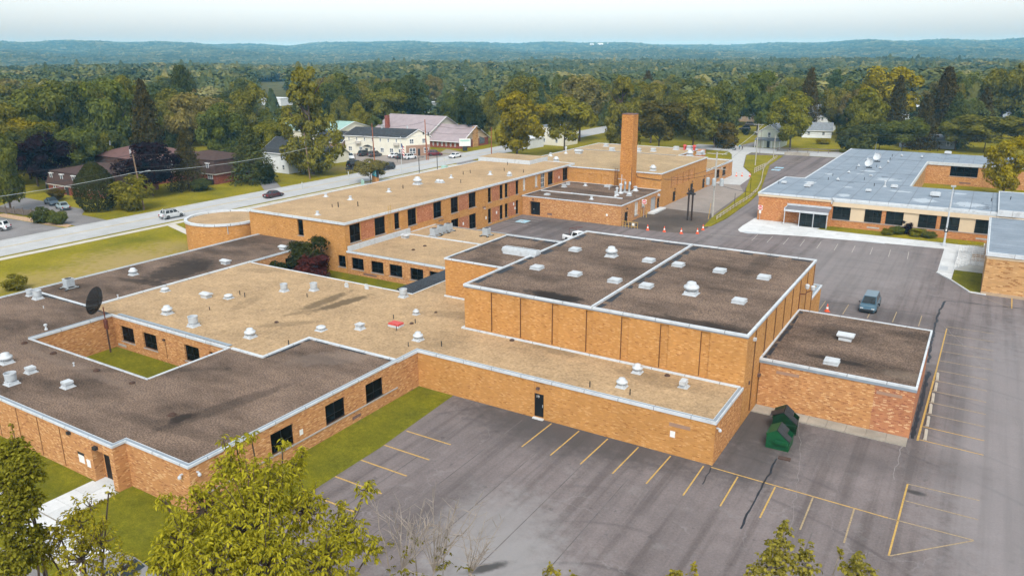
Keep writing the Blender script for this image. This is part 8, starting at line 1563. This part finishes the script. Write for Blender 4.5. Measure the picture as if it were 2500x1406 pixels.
at = me.attributes.new('kind', 'INT', 'POINT'); at.data.foreach_set('value', kindv); at = me.attributes.new('scl', 'FLOAT_VECTOR', 'POINT'); at.data.foreach_set('vector', np.stack([ww, ww, hh], 1).astype(np.float32).ravel())
at = me.attributes.new('rot', 'FLOAT_VECTOR', 'POINT'); at.data.foreach_set('vector', np.stack([np.zeros(len(V)), np.zeros(len(V)), fr.uniform(0, 6.28, len(V))], 1).astype(np.float32).ravel())
fo = bpy.data.objects.new('far_forest', me); COL.objects.link(fo); tag(fo, 'hazy forest reaching from the town to the distant ridges', 'forest', kind='stuff')
ng = bpy.data.node_groups.new('far_forest', 'GeometryNodeTree'); ng.interface.new_socket('Geometry', in_out='INPUT', socket_type='NodeSocketGeometry'); ng.interface.new_socket('Geometry', in_out='OUTPUT', socket_type='NodeSocketGeometry')
gi, go, jn = ng.nodes.new('NodeGroupInput'), ng.nodes.new('NodeGroupOutput'), ng.nodes.new('GeometryNodeJoinGeometry')
def attr(n_, ty):
    a = ng.nodes.new('GeometryNodeInputNamedAttribute'); a.data_type = ty; a.inputs[0].default_value = n_; return [s for s in a.outputs if s.enabled and s.name == 'Attribute'][0]
ka, sa, ra = attr('kind', 'INT'), attr('scl', 'FLOAT_VECTOR'), attr('rot', 'FLOAT_VECTOR')
for k, m_ in enumerate(FC):
    src = bpy.data.objects.new('far_crown_source', m_); oi = ng.nodes.new('GeometryNodeObjectInfo'); oi.inputs[0].default_value = src; oi.inputs[1].default_value = True
    cp_ = ng.nodes.new('FunctionNodeCompare'); cp_.data_type = 'INT'; cp_.operation = 'EQUAL'; ng.links.new(ka, [s for s in cp_.inputs if s.enabled][0]); [s for s in cp_.inputs if s.enabled][1].default_value = k
    ip_ = ng.nodes.new('GeometryNodeInstanceOnPoints'); ng.links.new(gi.outputs[0], ip_.inputs['Points']); ng.links.new(cp_.outputs[0], ip_.inputs['Selection']); ng.links.new(oi.outputs['Geometry'], ip_.inputs['Instance']); ng.links.new(ra, ip_.inputs['Rotation']); ng.links.new(sa, ip_.inputs['Scale']); ng.links.new(ip_.outputs[0], jn.inputs[0])
ng.links.new(jn.outputs[0], go.inputs[0]); md = fo.modifiers.new('forest', 'NODES'); md.node_group = ng

# ------------------------------------------------------------------ foreground trees with leaves of their own
def leaf_mesh(L, w, colmat='leaves'):
    V = np.array([(0, 0, 0), (w * .5, L * .38, .02 * L), (0, L * .5, -.05 * L), (-w * .5, L * .38, .02 * L), (0, L, -.22 * L), (w * .36, L * .72, -.06 * L), (-w * .36, L * .72, -.06 * L)]); F = [(0, 1, 2), (0, 2, 3), (2, 1, 5), (2, 5, 4), (2, 4, 6), (2, 6, 3)]
    return V, np.array(F)
def near_tree(name, label, base, lobes, nclus, per, L, w, colr, bark='trunk_bark', spread=.9, droop=.6, seed=1, nobj=300, bare=False, trunk_r=.16, shoots=0):
    r = np.random.default_rng(seed); rr = random.Random(seed); o = thing(name, label, 'tree', (base[0], base[1], 0))
    C = [(DEP(x, y, dp), R * dp / _f) for x, y, R, dp in lobes]; wt = np.array([q[1] ** 2 for q in C]); wt /= wt.sum(); b = MB(); off_ = Vector((base[0], base[1], 0))
    lowz = min(c.z for c, _ in C); top = sum((c for c, _ in C), Vector()) / len(C)
    fork = Vector((base[0] * .5 + top.x * .5, base[1] * .5 + top.y * .5, lowz * .62)); b.tube([Vector((0, 0, -.2)), (fork - off_) * .5 + Vector((.1, 0, 0)), fork - off_], trunk_r, 8, r1=trunk_r * .6)
    for c, R in C:
        mid = fork.lerp(c, .5) + Vector((rr.uniform(-.4, .4), rr.uniform(-.4, .4), rr.uniform(-.6, 0))); b.tube([fork - off_, mid - off_, c - off_], trunk_r * .35, 5, r1=.025)
    Ps, Ds = [], []
    tops = []
    for k in range(nclus):
        c, R = C[r.choice(len(C), p=wt)]; d = Vector(unit_rows(r.normal(0, 1, (1, 3)) + [[0, 0, .35]])[0]); q = c + d * R * (r.uniform(.15, 1.0) ** .5) * spread
        if k % 4 == 0: b.tube([c - off_, (c.lerp(q, .5) + Vector((0, 0, -.06))) - off_, q - off_], .022, 4, r1=.008)
        a0 = r.uniform(0, 6.28); axis = (d + Vector((0, 0, -.25))).normalized()
        for j in range(per):
            a = a0 + 2 * PI * j / per + r.uniform(-.35, .35); dv = Vector((math.cos(a), math.sin(a), -droop + r.normal(0, .25))) + axis * .5; Ps.append(q + axis * .05 * (j % 3)); Ds.append(dv.normalized())
    for k in range(shoots):
        c, R = C[r.choice(len(C), p=wt)]; hgt = R * r.uniform(1.0, 1.9); q = c + Vector((r.uniform(-.6, .6) * R, r.uniform(-.6, .6) * R, hgt)); b.tube([c - off_, c.lerp(q, .6) + Vector((.05, .05, 0)) - off_, q - off_], .02, 4, r1=.006)
        for j in range(9):
            s_ = c.lerp(q, .35 + .65 * j / 8)
            for t_ in range(4): a = r.uniform(0, 6.28); Ps.append(s_); Ds.append(Vector((math.cos(a), math.sin(a), r.uniform(-.5, .6))).normalized())
    if bare:
        for k in range(bare):
            c, R = C[r.choice(len(C), p=wt)]; d = Vector((r.normal(.25, .35), r.normal(.2, .35), 1)).normalized(); L2 = R * r.uniform(1.8, 4.4); P = [c + d * L2 * t_ + Vector(r.normal(0, .03, 3)) for t_ in (0, .35, .7, 1)]; b.tube([q - off_ for q in P], .02, 4, r1=.006)
            for j in range(6): s_ = c + d * L2 * r.uniform(.3, .95); e = Vector((r.normal(0, .6), r.normal(0, .6), r.uniform(.1, .9))).normalized() * r.uniform(.25, .7); b.tube([s_ - off_, s_ + e * .6 - off_, s_ + e - off_], .010, 3, r1=.004)
    b.build('trunk', bark, o)
    V0, F0 = leaf_mesh(L, w); n = len(Ps); P = np.array([tuple(q) for q in Ps]); D = np.array([tuple(q) for q in Ds]); S = r.uniform(.5, 1.4, n)
    X = unit_rows(np.cross(D, np.array([0, 0, 1.0]) + r.normal(0, .45, (n, 3)))); N = np.cross(X, D)
    M = np.stack([X, D, N], 2) * S[:, None, None]                       # columns
    dist = np.linalg.norm(P - np.array([0, 0, HCAM]), axis=1); order = np.argsort(dist); first, rest = order[:nobj], order[nobj:]
    q = np.array(TC[colr] if isinstance(colr, str) else colr)
    if len(rest):
        V = (np.einsum('nij,kj->nki', M[rest], V0) + P[rest][:, None, :] - np.array([base[0], base[1], 0])).reshape(-1, 3); F = (F0[None] + (np.arange(len(rest)) * len(V0))[:, None, None]).reshape(-1, 3)
        fo_ = link('foliage', mesh_np('foliage', V, F, 'leaves'), o); fo_['kind'] = 'stuff'; fo_.color = (*q, 1)
    lm = mesh_np('leaf', V0, F0, 'leaves')
    for i in first:
        l = link('leaf', lm, o); m = Matrix([[*M[i][a], 0] for a in range(3)] + [[0, 0, 0, 1]]); m.translation = Vector(P[i]) - off_; l.matrix_local = m; j = rr.uniform(.7, 1.35); l.color = (*(q * j), 1)
    return o
big = [(560, 1150, 48, 25), (640, 1190, 80, 24), (715, 1150, 32, 25), (735, 1115, 18, 25.5), (500, 1240, 70, 24), (610, 1290, 115, 23), (745, 1250, 62, 24.5), (840, 1310, 62, 25), (893, 1195, 24, 26), (905, 1340, 34, 25), (445, 1330, 75, 22.5), (790, 1380, 90, 23), (650, 1385, 110, 22), (520, 1390, 95, 21.5), (400, 1390, 45, 22), (578, 1090, 24, 25), (612, 1062, 15, 25.5), (545, 1075, 12, 26), (400, 1220, 20, 25), (430, 1260, 18, 25), (690, 1085, 12, 26), (830, 1245, 22, 26)]
b0 = DEP(640, 1330, 24); near_tree('foreground_tree', 'large yellow green foreground tree with drooping leaflets at bottom left centre', (b0.x, b0.y), big, 3500, 6, .155, .056, (.27, .25, .022), seed=3, shoots=26, droop=.9)
lft = [(35, 1110, 45, 27), (60, 1150, 50, 26), (20, 1190, 55, 26), (70, 1225, 38, 26), (25, 1270, 60, 25), (60, 1340, 50, 25), (15, 1390, 50, 24), (95, 1300, 25, 26)]
b0 = DEP(20, 1350, 25); near_tree('foreground_tree', 'dark green foreground tree along left picture edge', (b0.x, b0.y), lft, 2300, 5, .115, .07, (.165, .16, .02), seed=5, nobj=250, shoots=4)
mid = [(220, 1235, 28, 26), (195, 1275, 40, 26), (150, 1315, 38, 26), (245, 1320, 42, 25.5), (200, 1365, 55, 25), (300, 1390, 40, 25), (120, 1350, 30, 26), (265, 1200, 14, 27)]
b0 = DEP(210, 1390, 25); near_tree('foreground_tree', 'thin airy foreground tree above entrance walk at bottom left', (b0.x, b0.y), mid, 620, 5, .13, .055, (.22, .195, .02), seed=8, nobj=250, shoots=12, spread=1.05)
br_ = [(985, 1385, 55, 24), (1060, 1395, 60, 25), (1010, 1330, 35, 25), (1085, 1340, 35, 25.5), (940, 1330, 30, 25), (1150, 1400, 40, 25)]
b0 = DEP(1030, 1400, 25); near_tree('bare_tree', 'nearly leafless foreground tree with pale twigs right of leafy tree', (b0.x, b0.y), br_, 60, 5, .15, .06, (.13, .12, .015), 'pale_bark', seed=12, nobj=120, bare=46, trunk_r=.1)
rgt = [(1905, 1345, 40, 25), (1915, 1300, 20, 25.5), (1880, 1385, 42, 25), (1965, 1380, 36, 25), (2085, 1395, 30, 25), (2105, 1360, 14, 25.5), (1840, 1400, 22, 25), (2050, 1350, 8, 26), (2120, 1400, 20, 25)]
b0 = DEP(1960, 1400, 25); near_tree('foreground_tree', 'sparse yellow green tree tops at bottom right of car park', (b0.x, b0.y), rgt, 430, 5, .12, .085, (.20, .18, .035), 'pale_bark', seed=15, nobj=250, shoots=14, trunk_r=.1)
sm_ = [(1345, 1402, 20, 25), (1400, 1404, 8, 25), (1655, 1404, 12, 25.5), (1695, 1398, 12, 25.5), (1640, 1409, 10, 25)]
b0 = DEP(1520, 1440, 25); near_tree('foreground_tree', 'tips of yellow leaves just reaching bottom picture edge', (b0.x, b0.y), sm_, 60, 5, .12, .07, (.22, .19, .03), 'pale_bark', seed=18, nobj=100, shoots=4, trunk_r=.07)
# ------------------------------------------------------------------ haze
HTOP = max(o.location.z for o in COL.objects if o.get('category') in ('barn', 'mast')) + 54; HTOP = max(HTOP, max(v.co.z for v in bpy.data.objects['ground'].data.vertices) + 19)
zmin = min(v.co.z for v in bpy.data.objects['ground'].data.vertices) - 1
b = MB().box(-8800, 8800, -8800, 8800, zmin, HTOP); me = bpy.data.meshes.new('haze'); me.from_pydata(b.v, [], b.f); hz = bpy.data.objects.new('haze', me); COL.objects.link(hz); hz['kind'] = 'stuff'; tag(hz, 'pale blue haze hanging over the whole valley', 'haze'); hz['kind'] = 'stuff'
m = bpy.data.materials.new('haze'); m.use_nodes = True; t = m.node_tree; t.nodes.clear(); o = t.nodes.new('ShaderNodeOutputMaterial'); v = t.nodes.new('ShaderNodeVolumePrincipled')
v.inputs['Color'].default_value = (.20, .62, 1, 1); v.inputs['Density'].default_value = 1.25e-4; v.inputs['Absorption Color'].default_value = (1, 1, 1, 1); v.inputs['Anisotropy'].default_value = -.45
t.links.new(v.outputs[0], o.inputs['Volume']); me.materials.append(m)
